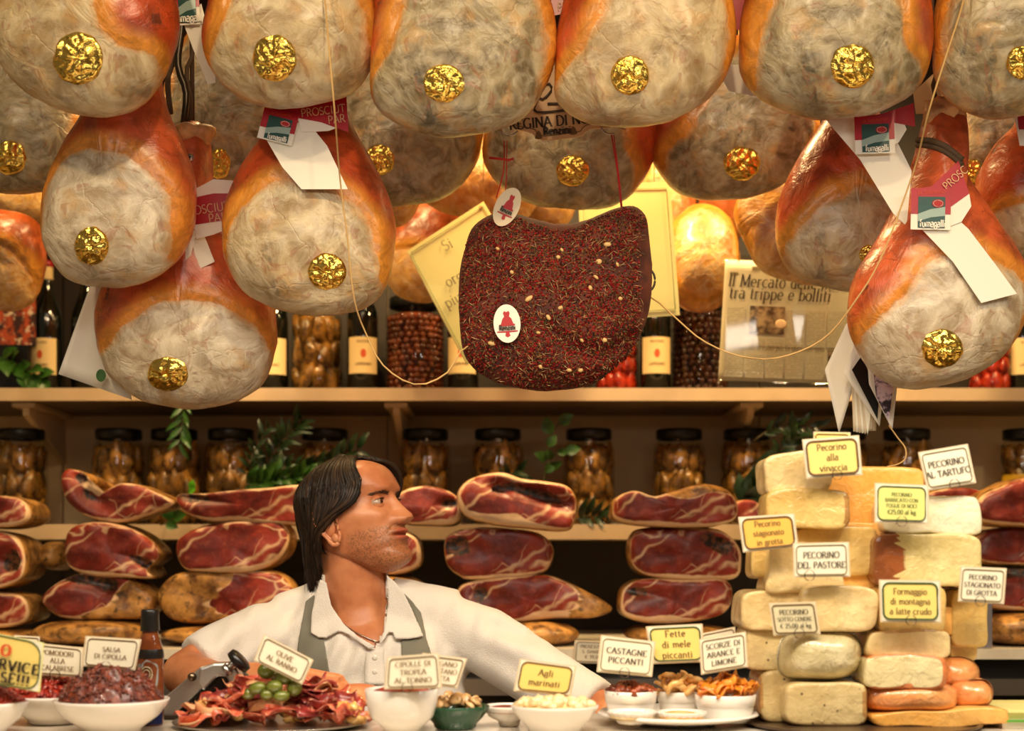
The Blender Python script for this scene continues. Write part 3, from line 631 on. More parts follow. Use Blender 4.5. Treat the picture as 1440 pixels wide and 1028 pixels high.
bham('b4', 'small yellow ham end beside the large tagged ham', [(520,230),(525,290),(550,318),(575,312),(592,280),(590,220),(560,190)], (556,255), 24, lard=1, Y=2.95, rail=2.93)
bham('b5', 'golden ham glowing behind the two red strings', [(578,230),(590,275),(640,302),(700,314),(745,300),(760,250),(745,180),(690,140),(630,160)], (680,230), 25, lard=1, Y=3.06)
bham('b6', 'round golden ham beside the bright notice, knuckle below', [(935,330),(935,400),(955,432),(990,440),(1025,425),(1042,385),(1035,330),(1010,295),(970,290)], (988,365), 26, lard=[(940,335),(945,385),(990,410),(1030,385),(1028,335),(1005,302),(970,298)])
bham('b7', 'red-rinded ham showing between two golden ones', [(965,240),(968,300),(1000,345),(1035,340),(1055,290),(1050,220),(1010,180)], (1010,265), 27, Y=3.3, rail=3.12)
bham('b8', 'bright yellow ham overlapping the top of the newspaper page', [(1036,290),(1042,330),(1060,370),(1085,392),(1130,402),(1180,400),(1215,360),(1200,280),(1150,220),(1080,225)], (1120,310), 28, lard=1, Y=2.84, rail=2.93, D=.06)
bham('b9', 'golden ham partly hidden behind the bright white notice', [(900,230),(905,330),(925,372),(955,370),(980,320),(975,240),(940,190)], (940,285), 29, lard=1, Y=3.34)
bham('b10', 'small golden ham end above the spiced meat', [(735,250),(738,300),(760,326),(790,322),(812,290),(808,240),(770,210)], (772,268), 30, lard=1, Y=3.2)
bham('b11', 'dim ham behind the pair of front corner hams', [(-40,300),(62,330),(90,300),(100,230),(40,200),(-30,230)], (30,270), 31, Y=3.5)
bham('b12', 'golden ham hanging between the two tagged hams near the edge', [(1400,300),(1405,360),(1440,385),(1480,360),(1490,290),(1440,250)], (1445,320), 32, lard=1)

# shank details of the whole ham: tie cord, bone end, stud
t5, b5, _ = HAMS['f5']
mb = MB(); pts = []
for i in range(15):
    u = i/14; x = 1290 + u*64; y = 197 + 28*u + 9*math.sin(u*math.pi)*-1; p, nn = surf(b5, min(max(x, 1293), 1350), y, 2.24); pts.append(P(x, y, min(p.y, 2.235) - .004))
mb.tube(pts, .0045, 8); mb.build('tie_cord', M['rope'], t5); mb = MB(); mb.tube([p + Vector((0, .001, -.008)) for p in pts], .004, 8); mb.build('tie_cord', M['rope'], t5)
mb = MB(); mb.ball(P(1325,160,2.222), (.031,.036,.030), None, 20, 14, jit=.5, seed=4); mb.build('shank_knuckle', M['bone'], t5)
mb = MB(); mb.tube([P(1316,140,2.25), P(1312,120,2.26), P(1318,100,2.26), P(1310,60,2.26), P(1312,-60,2.26), (P(1312,0,2.26).x, 2.26, RAILZ+.014)], .0035, 8); mb.build('rope', M['rope'], t5)
t3, b3, _ = HAMS['f3']
mb = MB(); mb.ball(P(272,190,2.40), (.032,.032,.022), None, 20, 14, jit=.4, seed=9); mb.build('shank_knuckle', M['bone'], t3)
p, nn = surf(b3, 268, 222, 2.4); mb = MB()
mb.tube([p + Vector((0, -.004, 0)), p + Vector((0, -.001, 0))], .0065, 14); mb.build('metal_stud', M['aluminium'], t3)
mb = MB(); mb.tube([p + Vector((0, -.0048, 0)), p + Vector((0, -.004, 0))], .002, 10); mb.build('stud_hole', M['black'], t3)
# clutch of dark ropes and hooks between the two corner hams
hk = thing('hanging_hook', 'dark metal hooks and ropes between the two top corner hams', 'hook', P(258,40,2.4))
for i, (xs, r_) in enumerate((([(262,-120),(256,30),(250,90),(262,130),(258,175)], .006), ([(270,-120),(272,60),(262,100),(268,140),(266,180)], .004), ([(240,-120),(246,60),(236,110),(240,160)], .005))):
    mb = MB(); mb.tube([tuple(v) for v in PN(spline(xs, 22, False), 2.4 + .01*i)], r_, 8); mb.build('rope' if i else 'steel_hook', M['rope'] if i else M['darksteel'], hk)
mb = MB(); x0 = P(262,0,2.4).x; mb.tube([P(262,-118,2.4), (x0, 2.4, RAILZ)], .005, 8); mb.build('rope', M['rope'], hk)

# ------------------------------------------------------------------ paper tags and shop signs among the hams
def logo_tag(name, label, card, ang, Y, tail, band, tail_Y=None, words=None, extra=None, band_white=None):
    """folded producer tag: red/green label, red band, white paper tail"""
    cx, cy, wd, ht = card; tY = tail_Y or Y + .006
    t = thing(name, label, 'tag', P(cx, cy, Y))
    ca, sa = math.cos(R(ang)), math.sin(R(ang))
    def q(u, v): x, y = (u-.5)*wd, (v-.5)*ht; return (cx + x*ca - y*sa, cy + x*sa + y*ca)
    def rect(u0, v0, u1, v1): return [q(u0, v0), q(u1, v0), q(u1, v1), q(u0, v1)]
    if tail: flat('paper_tail', tail, tY, M['paper'], t)
    if band_white: flat('paper_fold', band_white, Y+.004, M['paper'], t)
    if band: flat('red_band', band, Y+.003, M['label_red'], t)
    if card[2] > 5:
        flat('label_card', rect(0, 0, 1, 1), Y, M['paper'], t)
        flat('red_print', rect(0, 0, 1, .62), Y, M['label_red'], t, .0002, .0008)
        flat('green_print', rect(.18, .2, .86, .95), Y, M['label_green'], t, .0002, .0014)
        flat('grey_swoosh', [q(.18,.80), q(.18,.62), q(.5,.5), q(.86,.44), q(.86,.66), q(.5,.70)], Y, M['label_grey'], t, .0002, .002)
        c0 = q(.68, .36); flat('red_oval', ring_px(c0[0], c0[1], wd*.15, ht*.10, 20, R(ang)), Y, M['ink_red'], t, .0002, .0024)
        ov = ring_px(c0[0], c0[1], wd*.12, ht*.075, 20, R(ang)); mb = MB(); mb.tube([P(a, b, Y-.0028) for a, b in ov + ov[:1]], .0003, 4); mb.build('oval_rule', M['paper'], t)
        px_text('lettering', 'fumagalli', q(.55, .93), ht*.17, Y-.002, M['paper'], t, ang, serif=False, thick=.2, thin=.17, sp=.03, squeeze=.84)
        px_text('script_lettering', 'la Salumeria', q(.5, .13), ht*.10, Y-.001, M['ink_orange'], t, ang-4, serif=False, thick=.08, thin=.04, slant=.3)
    for (s_, at, h, a_) in (words or []):
        px_text('band_lettering', s_, at, h, Y+.0015, M['tan'], t, a_, serif=False, thick=.1, thin=.09)
    return t
def fum(cx, cy): pass
logo_tag('paper_tag', 'producer tag with red band and white tail across the orange ham shank', (391,178,50,44), 14, 2.155,
    [(372,192),(430,168),(460,205),(489,266),(424,266),(397,235)], [(374,150),(428,140),(487,133),(490,186),(452,172),(420,166)], words=[('PROSCIUT', (455,161), 11, -7), ('PAR', (474,173), 11, -7)],
    band_white=[(418,166),(450,167),(484,176),(462,184),(425,186)])
logo_tag('paper_tag', 'producer tag with its tail slanting down between two hams near the edge', (1230,190,56,52), -2, 2.175,
    [(1158,164),(1200,163),(1225,205),(1262,200),(1282,240),(1275,318),(1256,300),(1210,225)], [(1199,166),(1240,160),(1285,145),(1287,178),(1255,172)], words=[],
    band_white=[(1254,172),(1270,168),(1275,182),(1264,200),(1254,205)], tail_Y=2.19)
logo_tag('paper_tag', 'producer tag and long white tail lying over the big whole ham', (1309,294,56,58), 1, 2.148,
    [(1296,322),(1342,304),(1362,322),(1400,372),(1430,413),(1380,426),(1340,368)], [(1283,266),(1310,262),(1348,226),(1363,272),(1338,290)], words=[('PROSC', (1347,254), 11, -42)],
    band_white=[(1336,290),(1363,272),(1366,290),(1352,312),(1336,318)])
logo_tag('paper_tag', 'producer tag half seen at the top between the two corner hams', (262,2,36,66), -3, 2.2,
    [(256,28),(283,5),(300,70),(303,116),(292,118),(272,70)], None, words=[])
t = thing('paper_band', 'red and white paper band between the torn-faced ham and its orange neighbour', 'tag', P(298,300,2.335))
flat('paper', [(268,290),(274,266),(300,252),(330,254),(330,318),(300,330),(276,336)], 2.335, M['paper'], t)
flat('red_band', [(272,278),(300,272),(330,272),(330,308),(300,312),(274,316)], 2.335, M['label_red'], t, .0003, .001)
px_text('lettering', 'PROSCIUTTO', (300,298), 12, 2.333, M['tan'], t, -8, serif=False, thick=.1, thin=.09)
px_text('lettering', 'PARMA', (318,310), 12, 2.333, M['tan'], t, -8, serif=False, thick=.1, thin=.09)
flat('paper_tail', [(240,390),(262,350),(285,326),(302,368),(272,382)], 2.345, M['paper'], t)
flat('paper_loop', [(262,300),(276,330),(268,360),(250,375),(240,340)], 2.34, M['paper'], t)
t = thing('paper_band', 'red paper tip poking out at the top between the third and fourth hams', 'tag', P(785,10,2.2))
flat('red_band', [(762,-20),(812,-20),(800,18),(768,24)], 2.2, M['label_red'], t); px_text('lettering', 'PR', (792,14), 11, 2.1985, M['tan'], t, -6, serif=False, thick=.1, thin=.09)
t = thing('paper_band', 'red paper and black print behind the gap left of the ham with a tag below', 'tag', P(1035,30,2.2))
flat('red_band', [(1020,-20),(1052,-20),(1050,42),(1024,42)], 2.2, M['label_red'], t); flat('paper_tail', [(1022,90),(1050,92),(1085,140),(1025,128),(1015,110)], 2.21, M['paper'], t)
t = thing('paper_band', 'white tag edge with red print over the ham cut by the edge', 'tag', P(1432,180,2.25))
flat('paper', [(1426,160),(1450,160),(1450,205),(1434,205)], 2.25, M['paper'], t); flat('red_band', [(1431,162),(1450,162),(1450,182),(1433,182)], 2.25, M['label_red'], t, .0003, .001)
t = thing('blank_card', 'plain tan card corner between the top corner ham and the tied shank', 'card', P(1290,140,2.32))
flat('paper', [(1288,160),(1284,130),(1322,95),(1330,160)], 2.32, M['tan'], t)
t = thing('printed_strip', 'narrow red and white printed strip at the top near the corner ham', 'card', P(1303,20,2.3))
flat('paper', [(1296,-20),(1308,-20),(1312,36),(1302,30)], 2.3, M['paper'], t); flat('red_band', [(1304,18),(1311,20),(1312,36),(1303,30)], 2.3, M['label_red'], t, .0003, .001)
t = thing('paper_sheet', 'white paper sheet hanging folded beside the lowest foil-sealed ham', 'paper', P(130,400,2.44))
sheet('paper', [(128,398),(172,398),(185,562),(82,526)], lambda u, v: 2.46 + .02*math.sin(u*5)*v, M['paper'], t, 14, 8)
flat('green_print', ring_px(142,528,7,9,16), 2.437, M['leaf'], t, .0003)
# tan shop sign with its strings
t = thing('shop_sign', 'tan shop sign with dark lettering squeezed between the upper hams', 'sign', P(790,170,2.3))
YS = 2.29; out = [(706,170),(700,120),(720,70),(880,70),(884,150),(872,176),(826,182),(822,190),(770,197),(750,192),(748,187)]
flat('board', [(q[0], q[1]) for q in spline(out, 60)], YS, M['tan'], t, .003)
mb = MB(); bo = [P(a, b, YS-.001) for a, b in spline([(712,168),(707,120),(726,76),(874,76),(877,148),(866,170),(822,176),(818,184),(768,191),(754,187),(752,182)], 60)]
mb.tube(bo + bo[:1], .0006, 4); mb.build('border_line', M['ink_brown'], t)
px_text('lettering', 'REGINA DI NORCIA', (792,176), 14, YS, M['ink'], t, -5, thick=.2, thin=.1)
px_text('lettering', 'Renzini', (784,188), 10, YS, M['ink'], t, -4, thick=.34, thin=.2)
mb = MB(); mb.tube([P(a, b, YS-.002) for a, b in spline([(752,128),(762,140),(776,126),(768,118),(752,150),(760,158),(815,152),(820,146),(770,146)], 40, False)], .002, 6); mb.build('flourish', M['ink'], t)
for i, (a, b) in enumerate(((757,190),(806,184))):
    flat('crest_print', [(a-5,b+5),(a-3,b-3),(a,b-7),(a+3,b-4),(a+6,b+4),(a,b+6)], YS, M['ink_brown'], t, .0002, .0008)
for x in (716, 866):
    mb = MB(); q = P(x, 70, YS); mb.tube([q, (q.x, YS, 2.64), (q.x, 2.26, RAILZ)], .002, 6); mb.build('cord', M['cord'], t)
for i, (hx, hy) in enumerate(((718,180),(860,178))):
    mb = MB(); mb.tube([P(hx + 12*math.cos(a)-2, hy + 12*math.sin(a)*.9, YS-.006) for a in np.linspace(R(200) if i == 0 else R(250), R(20) if i == 0 else R(60), 14)], .0017, 8); mb.build('ring_hook', M['steel'], t)
mb = MB(); mb.tube([P(a, b, YS) for a, b in [(850,176),(868,178),(880,182)]], .001, 5); mb.build('wire', M['wire'], t)

# ------------------------------------------------------------------ spiced ham
SPY = 2.3
so = [(655,345),(648,400),(648,460),(658,505),(685,530),(720,543),(770,548),(830,540),(870,515),(900,480),(914,440),(917,400),(912,350),(910,310),(895,293),(870,294),(840,306),(800,322),(760,318),(725,305),(695,305),(668,320)]
V, f, px, rows, n, nf = pebble_grid(so, SPY, .075, .045, (785,420), n=130, nf=36, nb=14, m=2.5, amp=.008, seed=40)
cr = sdist(px, np.array([(770,470),(800,495),(850,500),(890,480),(850,506),(800,502)], float)); V[:, 1] += np.where(np.arange(len(px)) < (nf+1)*n, .012*np.exp(-(np.minimum(cr, 0)/10)**2), 0)
sp = thing('spiced_ham', 'flat boneless ham crusted with red peppercorns and herbs, on two red strings', 'ham', P(785,293,SPY))
link('body', V, f, M.setdefault('spiced', plain('spiced_meat', srgb(84,34,20), .8, 0, .5, 60, var=.4, vscale=30)), sp)
bs = bvh_of(V, f)
cm = NT('spice_crust'); cm.set(Base_Color=cm.attr('Col', 'Color'), Roughness=.6, Specular_IOR_Level=.2); M['spice'] = cm.m
mb = MB(); cols = []
rng = random.Random(3)
pal = [srgb(126,20,22), srgb(150,34,30), srgb(92,14,18), srgb(60,34,24), srgb(170,50,44), srgb(84,64,36), srgb(128,88,50), srgb(150,100,62), srgb(110,40,30)]
poly = np.array(spline(so, 80)); cand = np.array([(rng.uniform(645, 920), rng.uniform(288, 550)) for _ in range(17000)]); ins = sdist(cand, poly)
for (x, y), d in zip(cand, ins):
    if d < .5: continue
    if noise.noise(Vector((x*.016, y*.02, 5))) > .36 and rng.random() < .6: continue
    if x > 897 + rng.uniform(-6, 6) and y > 320: continue
    p, nn = surf(bs, x, y, SPY)
    r = rng.uniform(.0010, .0021); k = len(mb.v); c = rng.choice(pal)
    o = p + nn * r * .5
    mb.add([o+Vector((r,0,0)), o+Vector((0,r,0)), o+Vector((-r,0,0)), o+Vector((0,-r,0)), o+Vector((0,0,r)), o+Vector((0,0,-r))],
           [(0,1,4),(1,2,4),(2,3,4),(3,0,4),(1,0,5),(2,1,5),(3,2,5),(0,3,5)])
    cols += [c]*6
for i in range(850):
    x, y = rng.uniform(650, 905), rng.uniform(295, 545)
    if sdist(np.array([(x, y)]), poly)[0] < 4: continue
    p, nn = surf(bs, x, y, SPY); a = rng.uniform(0, math.pi); L = rng.uniform(.003, .008); q = Vector((math.cos(a)*L, 0, math.sin(a)*L)); s_ = Vector((-math.sin(a)*.0005, 0, math.cos(a)*.0005)); o = p + nn*.002
    c = rng.choice([srgb(120,96,60), srgb(84,72,42), srgb(170,136,92)])
    mb.add([o-q, o+s_+nn*.0012, o+q, o-s_+nn*.0008], [(0,1,2,3)]); cols += [c]*4
tag(mb.build('spice_crust', M['spice'], sp, smooth=False, attrs={'Col': np.array(cols)}), None, None, None, 'stuff')
for i, (x, y, L, w_, a) in enumerate([(744,420,.012,.006,-.6),(692,483,.011,.006,.2),(854,344,.010,.006,0),(771,446,.009,.005,1),(842,368,.008,.007,0),(790,352,.006,.004,1),(800,520,.008,.005,.3),(760,515,.007,.005,1),(850,478,.007,.006,.5),(816,520,.007,.006,0),(720,383,.006,.005,.8),(872,420,.006,.005,.4),(830,405,.007,.005,1.2),(838,390,.008,.004,.7),(788,433,.007,.005,-.5),(818,478,.007,.004,.9),(757,468,.006,.004,.2),(785,362,.006,.005,.3),(868,372,.007,.004,1.2),(700,350,.006,.004,.5)]):
    p, nn = surf(bs, x, y, SPY); mb = MB(); mb.ball(p + nn*.001, (L*.62, .0028, w_*.62), rotm(0, a, 0), 12, 8); mb.build('garlic_flake', M['nut'], sp)
def crest(t, cx, cy, k, Y, ang, stretch=1.0):
    ca, sa = math.cos(ang), math.sin(ang)
    def T(l): return [(cx + (x*ca*stretch - y*sa)*k, cy + (x*sa*stretch + y*ca)*k) for x, y in l]
    flat('crest_print', T([(-.2,-.62),(-.12,-.72),(.0,-.66),(.14,-.72),(.2,-.6),(.15,-.42),(.28,-.3),(.38,-.02),(.5,.02),(.4,.1),(-.4,.1),(-.5,.02),(-.36,-.02),(-.26,-.3),(-.14,-.42)]), Y, M['ink_red'], t, .0002, .0008)
    flat('crest_rule', T([(-.62,.36),(.62,.36),(.62,.42),(.1,.44),(.16,.62),(0,.7),(-.14,.62),(-.1,.44),(-.62,.42)]), Y, M['ink_red'], t, .0002, .0008)
    px_text('lettering', 'Renzini', T([(0,.3)])[0], k*.25, Y-.001, M['ink'], t, math.degrees(ang), thick=.32, thin=.2, squeeze=stretch)
t = thing('oval_label', 'white oval brand label stuck on the front of the spiced ham', 'label', P(713,455,2.235))
p, nn = surf(bs, 713, 455, SPY); LY = p.y - .010
flat('paper', ring_px(713,455,19,27,36,R(-4)), LY, M['paper'], t, .001); crest(t, 713, 456, 26, LY, R(-4), .9)
t = thing('oval_label', 'white oval brand tag tilted at the top corner of the spiced ham', 'label', P(713,290,2.24))
flat('paper', ring_px(713,291,17,29,36,R(26)), 2.238, M['plastic'], t, .002); crest(t, 714, 292, 27, 2.238, R(24), .66)
for i, (pts, r_) in enumerate((([(709,198),(708,240),(698,278)],.0011), ([(713,198),(712,250),(710,275)],.0009), ([(860,190),(868,240),(874,296)],.0013), ([(863,190),(870,245),(875,294)],.0010))):
    mb = MB(); mb.tube([tuple(v) for v in PN(spline(pts, 10, False), np.linspace(2.283, 2.262 if i < 2 else SPY-.01, 10))], r_, 6); mb.build('red_string', M['red_cord'], sp)
mb = MB(); mb.tube([P(688,222,2.27), P(700,223,2.268), P(716,225,2.268), P(722,223,2.27)], .002, 8); mb.build('string_knot', M['red_cord'], sp)
mb = MB(); mb.tube([P(705,305,SPY), P(700,285,2.262), P(709,275,2.264)], .001, 6); mb.build('red_string', M['red_cord'], sp)
mb = MB(); mb.tube([P(912+9*math.sin(a), 394-15*math.cos(a), 2.3) for a in np.linspace(0, math.pi, 12)], .0018, 8); mb.build('side_ring', M['darksteel'], sp)

# ------------------------------------------------------------------ long loose cord looped across the hams
cp = [(452,-60,2.0),(462,60,1.985),(470,150,1.99),(478,250,2.10),(488,330,2.13),(498,420,2.16),(515,470,2.2),(540,515,2.2),(585,541,2.2),(628,525,2.21),(652,490,2.24),(700,470,2.38),(860,400,2.40),(915,418,2.38),(950,447,2.3),(990,480,2.24),(1045,502,2.2),(1100,502,2.2),(1160,475,2.18),(1205,420,2.14),(1240,360,2.12),(1285,240,2.09),(1305,160,2.0),(1330,80,1.97),(1355,0,1.97),(1362,-60,1.97)]
cs = spline(cp, 110, False)
t = thing('loose_cord', 'thin pale cotton cord looping from ham to ham across the whole display', 'cord', P(585,541,2.2))
mb = MB(); mb.tube([P(*q) for q in cs], .0013, 6); q0, q1 = P(*cs[0]), P(*cs[-1])
mb.build('cord', M['cord'], t)
for q in (q0, q1):
    mb = MB(); mb.tube([q, (q.x, 2.05, RAILZ), (q.x, 2.08, RAILZ+.014)], .0013, 6); mb.build('cord_end', M['cord'], t)

# ------------------------------------------------------------------ hanging notices behind the spiced ham
def inset(poly, d):
    c = np.mean(poly, 0); p = np.array(poly, float); return [tuple(q + (c-q)*d) for q in p]
t = thing('notice', 'tilted yellow notice card left of the spiced ham, short words in grey', 'sign', P(680,285,2.9))
NA = [(572,353),(680,283),(780,455),(656,513)]
flat('card', NA, 2.9, M['card_board'], t, .002)
mb = MB(); r_ = [P(a, b, 2.8988) for a, b in inset(NA, .06)]; mb.tube(r_ + r_[:1], .0006, 4); mb.build('border_line', M['ink_green'], t)
for s_, at, h in (('Si', (632,350), 15), ('organizzano', (672,381), 15), ('più', (640,428), 15), ('piatti', (668,414), 15)):
    px_text('lettering', s_.replace('ù', 'u'), at, h, 2.899, M['ink_grey'], t, -29)
mb = MB(); q = P(680,287,2.902); mb.tube([q, (q.x, 2.902, 2.75), (q.x, 2.93, RAILZ)], .001, 6); mb.build('cord', M['cord'], t)
flat('pin', ring_px(676,292,3,3,12), 2.9, M['cord'], t, .0005, .001)
t = thing('notice', 'upright pale yellow notice card right of the spiced ham with green border', 'sign', P(935,250,2.92))
NB = [(812,258),(942,256),(956,443),(822,452)]
flat('card', NB, 2.92, M['card_board'], t, .002)
for e, nm in ((.07, 'border_line'),):
    mb = MB(); r_ = [P(a, b, 2.9188) for a, b in inset(NB, e*1.3)]; mb.tube(r_ + r_[:1], .0007, 4); mb.build(nm, M['ink_green'], t)
for x in (850, 920):
    mb = MB(); q = P(x,258,2.922); mb.tube([q, (q.x, 2.922, 2.7), (q.x, 2.93, RAILZ)], .001, 6); mb.build('cord', M['cord'], t)
# newspaper page in a plastic sleeve
t = thing('newspaper_page', 'laminated newspaper page with headline and photograph, curling below the yellow ham', 'newspaper', P(1100,365,3.0))
NPQ = [(1020,365),(1212,372),(1206,540),(1010,535)]
def npf(u, v): return 3.0 - .02*math.sin(u*3.1) + .012*v
np_ = sheet('page', NPQ, npf, M['card_white'], t, 20, 12)
def np_at(u, v, lift=.001):
    a, b, c, d = [np.array(q, float) for q in NPQ]; p = (a*(1-u)+b*u)*(1-v) + (d*(1-u)+c*u)*v
    p = p + np.array((0, math.sin(u*3.1)*1.0)); return P(p[0], p[1], npf(u, v) - lift)
def np_patch(name, u0, v0, u1, v1, mat, lift=.001):
    v = [np_at(u0+(u1-u0)*i/8, v0+(v1-v0)*j/3, lift) for j in range(4) for i in range(9)]
    return link(name, v, [(j*9+i, j*9+i+1, (j+1)*9+i+1, (j+1)*9+i) for j in range(3) for i in range(8)], mat, t, smooth=True)
def np_words(name, s_, u, v, h, mat, **k):
    mb = MB(); W = 1/190.; text_strokes(mb, s_, lambda x, y: np_at(u + x*W, v - y/170., .0015), 0, 0, h, **k); return mb.build(name, mat, t, smooth=False)
np_words('headline', 'Il Mercato delle meraviglie', .58, .215, 17, M['ink'], slant=.12, squeeze=.86)
np_words('headline', 'tra trippe e bolliti', .41, .315, 17, M['ink'], slant=.12, squeeze=.86)
np_words('subheading', 'Quando il cibo parla da solo, una zucchi', .50, .735, 7, M['ink_grey'], slant=.12)
nphoto = NT('news_photo'); c = nphoto.coord(); nphoto.set(Base_Color=nphoto.mix(nphoto.mr(nphoto.noise(c, 60, 6), .35, .65), srgb(90,70,52), srgb(214,186,150)), Roughness=.5)
np_patch('photograph', .2, .37, .455, .60, nphoto.m, .0012); np_patch('photograph', .78, .72, .93, .94, nphoto.m, .0012)
np_patch('header_print', .04, .10, .10, .12, M['ink_grey']); np_patch('header_print', .2, .045, .26, .075, M['ink_grey'])
ntx = NT('news_columns'); c = ntx.coord(); sp_ = ntx.n('ShaderNodeSeparateXYZ'); ntx.l(c, sp_.inputs[0])
ln = ntx.math('SINE', ntx.math('MULTIPLY', sp_.outputs[2], 1500)); q = ntx.math('MULTIPLY', ntx.mr(ln, -.2, .5), ntx.mr(ntx.noise(c, 260, 2), .38, .5))
ntx.set(Base_Color=ntx.mix(ntx.math('MULTIPLY', q, .5), srgb(240, 232, 206), srgb(120, 104, 74)), Roughness=.55); M['news'] = ntx.m
for u0, u1, v0, v1 in ((.035,.17,.39,.965),(.2,.32,.64,.70),(.335,.45,.64,.70),(.47,.60,.40,.70),(.615,.75,.40,.70),(.765,.95,.40,.70),(.19,.32,.77,.965),(.335,.46,.77,.965),(.475,.60,.77,.965),(.615,.75,.77,.965),(.83,.95,.95,.965)):
    np_patch('column_print', u0, v0, u1, v1, M['news'])
mb = MB(); mb.ball(P(1098,456,2.975), (.012,.0008,.010), None, 14, 8); mb.build('round_sticker', M['tan'], t)
for u in (.1, .9):
    mb = MB(); q = np_at(u, .01, 0); mb.tube([q, (q.x, q.y, 2.7), (q.x, 2.93, RAILZ)], .001, 6); mb.build('cord', M['cord'], t)
sl = sheet('plastic_sleeve', [(1014,358),(1216,366),(1211,545),(1006,540)], lambda u, v: 2.994 - .02*math.sin(u*3.1) + .012*v, M['glass'], t, 16, 10, .0002)
# bundle of leaflets hung from the whole ham
t = thing('leaflet_bundle', 'bundle of fanned white leaflets hanging under the big whole ham', 'leaflets', P(1205,440,2.36))
def leaf_sheet(q, mat, Y, bend=.01): return sheet('leaflet', q, lambda u, v: Y + bend*math.sin(v*3)*(1-u), mat, t, 8, 8)
leaf_sheet([(1190,455),(1228,455),(1180,610),(1160,520)], M['paper'], 2.38); leaf_sheet([(1200,470),(1235,470),(1232,600),(1200,606)], M['paper'], 2.372)
for i in range(6): leaf_sheet([(1196+i*2,500+i),(1230+i,495),(1232-i*2,606-i),(1200+i*4,607+i)], M['card_white'] if i % 2 else M['plastic'], 2.366-.002*i, .004)
leaf_sheet([(1208,470),(1250,490),(1237,600),(1186,525)], M['paper'], 2.345)
flat('photo_print', [(1198,520),(1212,500),(1236,560),(1234,590)], 2.338, M['black'], t, .0003)
leaf_sheet([(1218,480),(1262,540),(1255,605),(1222,540)], M['paper'], 2.334, .004)
pp = NT('leaflet_photo'); c = pp.coord(); pp.set(Base_Color=pp.mix(pp.mr(pp.noise(c, 70, 5), .42, .58), srgb(44,32,40), srgb(206,180,190)), Roughness=.4)
flat('photo_print', [(1228,520),(1256,545),(1250,592),(1232,558)], 2.325, pp.m, t, .0003)
mb = MB(); mb.tube([P(1215,470,2.36), P(1225,440,2.36), P(1240,400,2.36), P(1240,380,2.36)], .001, 6); mb.build('cord', M['cord'], t)
mb = MB(); mb.tube([tuple(v) for v in PN(spline([(1250,598),(1262,615),(1273,630),(1273,645),(1262,653),(1248,656)], 24, False), np.linspace(2.33, 2.30, 24))], .0013, 6); mb.build('cord', M['cord'], t)

# ------------------------------------------------------------------ upper shelf: bottles and tall jars
def bottle_proto():
    t = thing('wine_bottle', None, 'bottle', (0, 0, 0)); m = MB()
    m.lathe([(0,.002),(.034,0),(.0385,.004),(.0385,.185),(.036,.205),(.026,.232),(.0165,.262),(.0145,.30),(.0145,.322),(.0165,.324),(.0165,.332),(.013,.334),(0,.334)], (0,0,0), 32); m.build('glass_body', M['bottle'], t)
    m = MB(); m.lathe([(.0148,.285),(.0152,.286),(.0152,.318),(.0148,.319)], (0,0,0), 24); m.build('neck_band', M['cream'], t)
    m = MB(); m.lathe([(.0152,.3195),(.0172,.323),(.0174,.333),(.0135,.336),(0,.336)], (0,0,0), 24); m.build('capsule', M['label_red'], t)
    v = []; na = 18
    for j, z in enumerate((.044, .135)):
        for i in range(na+1): a = R(-90 - 62 + 124*i/na); v.append((.0391*math.cos(a), .0391*math.sin(a), z))
    link('paper_label', v, [(i, i+1, na+2+i, na+1+i) for i in range(na)], M['cream'], t)
    def cyl(x, z): a = R(-90) + x/.0391; return Vector((.0396*math.cos(a), .0396*math.sin(a), z))
    mb = MB(); text_strokes(mb, 'LAPRIANO', cyl, 0, .064, .007, thick=.18, thin=.12); mb.build('lettering', M['ink_brown'], t, smooth=False)
    mb = MB(); text_strokes(mb, 'MADOENA', cyl, 0, .121, .006, thick=.14, thin=.08); mb.build('lettering', M['ink_brown'], t, smooth=False)
    v = [cyl(.007*math.cos(a), .094 + .011*math.sin(a)) for a in np.linspace(0, 2*math.pi, 18, endpoint=False)]
    link('emblem', v, [tuple(range(18))], M['ink_orange'], t, smooth=False); return t
BP = bottle_proto()
bl = [(66,3.60,'wine bottle with red capsule beside the paper sheet, neck fully in view'), (122,3.62,'dark wine bottle half hidden by the hanging paper sheet'), (384,3.60,'wine bottle peeping out beside the lowest foil-sealed ham'),
      (510,3.58,'wine bottle between the artichoke jar and the dark olive jar'), (651,3.58,'wine bottle behind the lower corner of the tilted notice'), (922,3.58,'wine bottle just beside the spiced ham, below the bright notice'), (1436,3.6,'dark bottle at the picture edge beyond the big whole ham')]
for i, (px, y, lb) in enumerate(bl):
    o = BP if i == 0 else copy_tree(BP); o.location = (P(px, 0, y).x, y, Z1 + .0005); o.rotation_euler = (0, 0, .05*((i*37) % 7 - 3)); o['label'] = lb; o['group'] = 'wine bottles on the upper shelf'
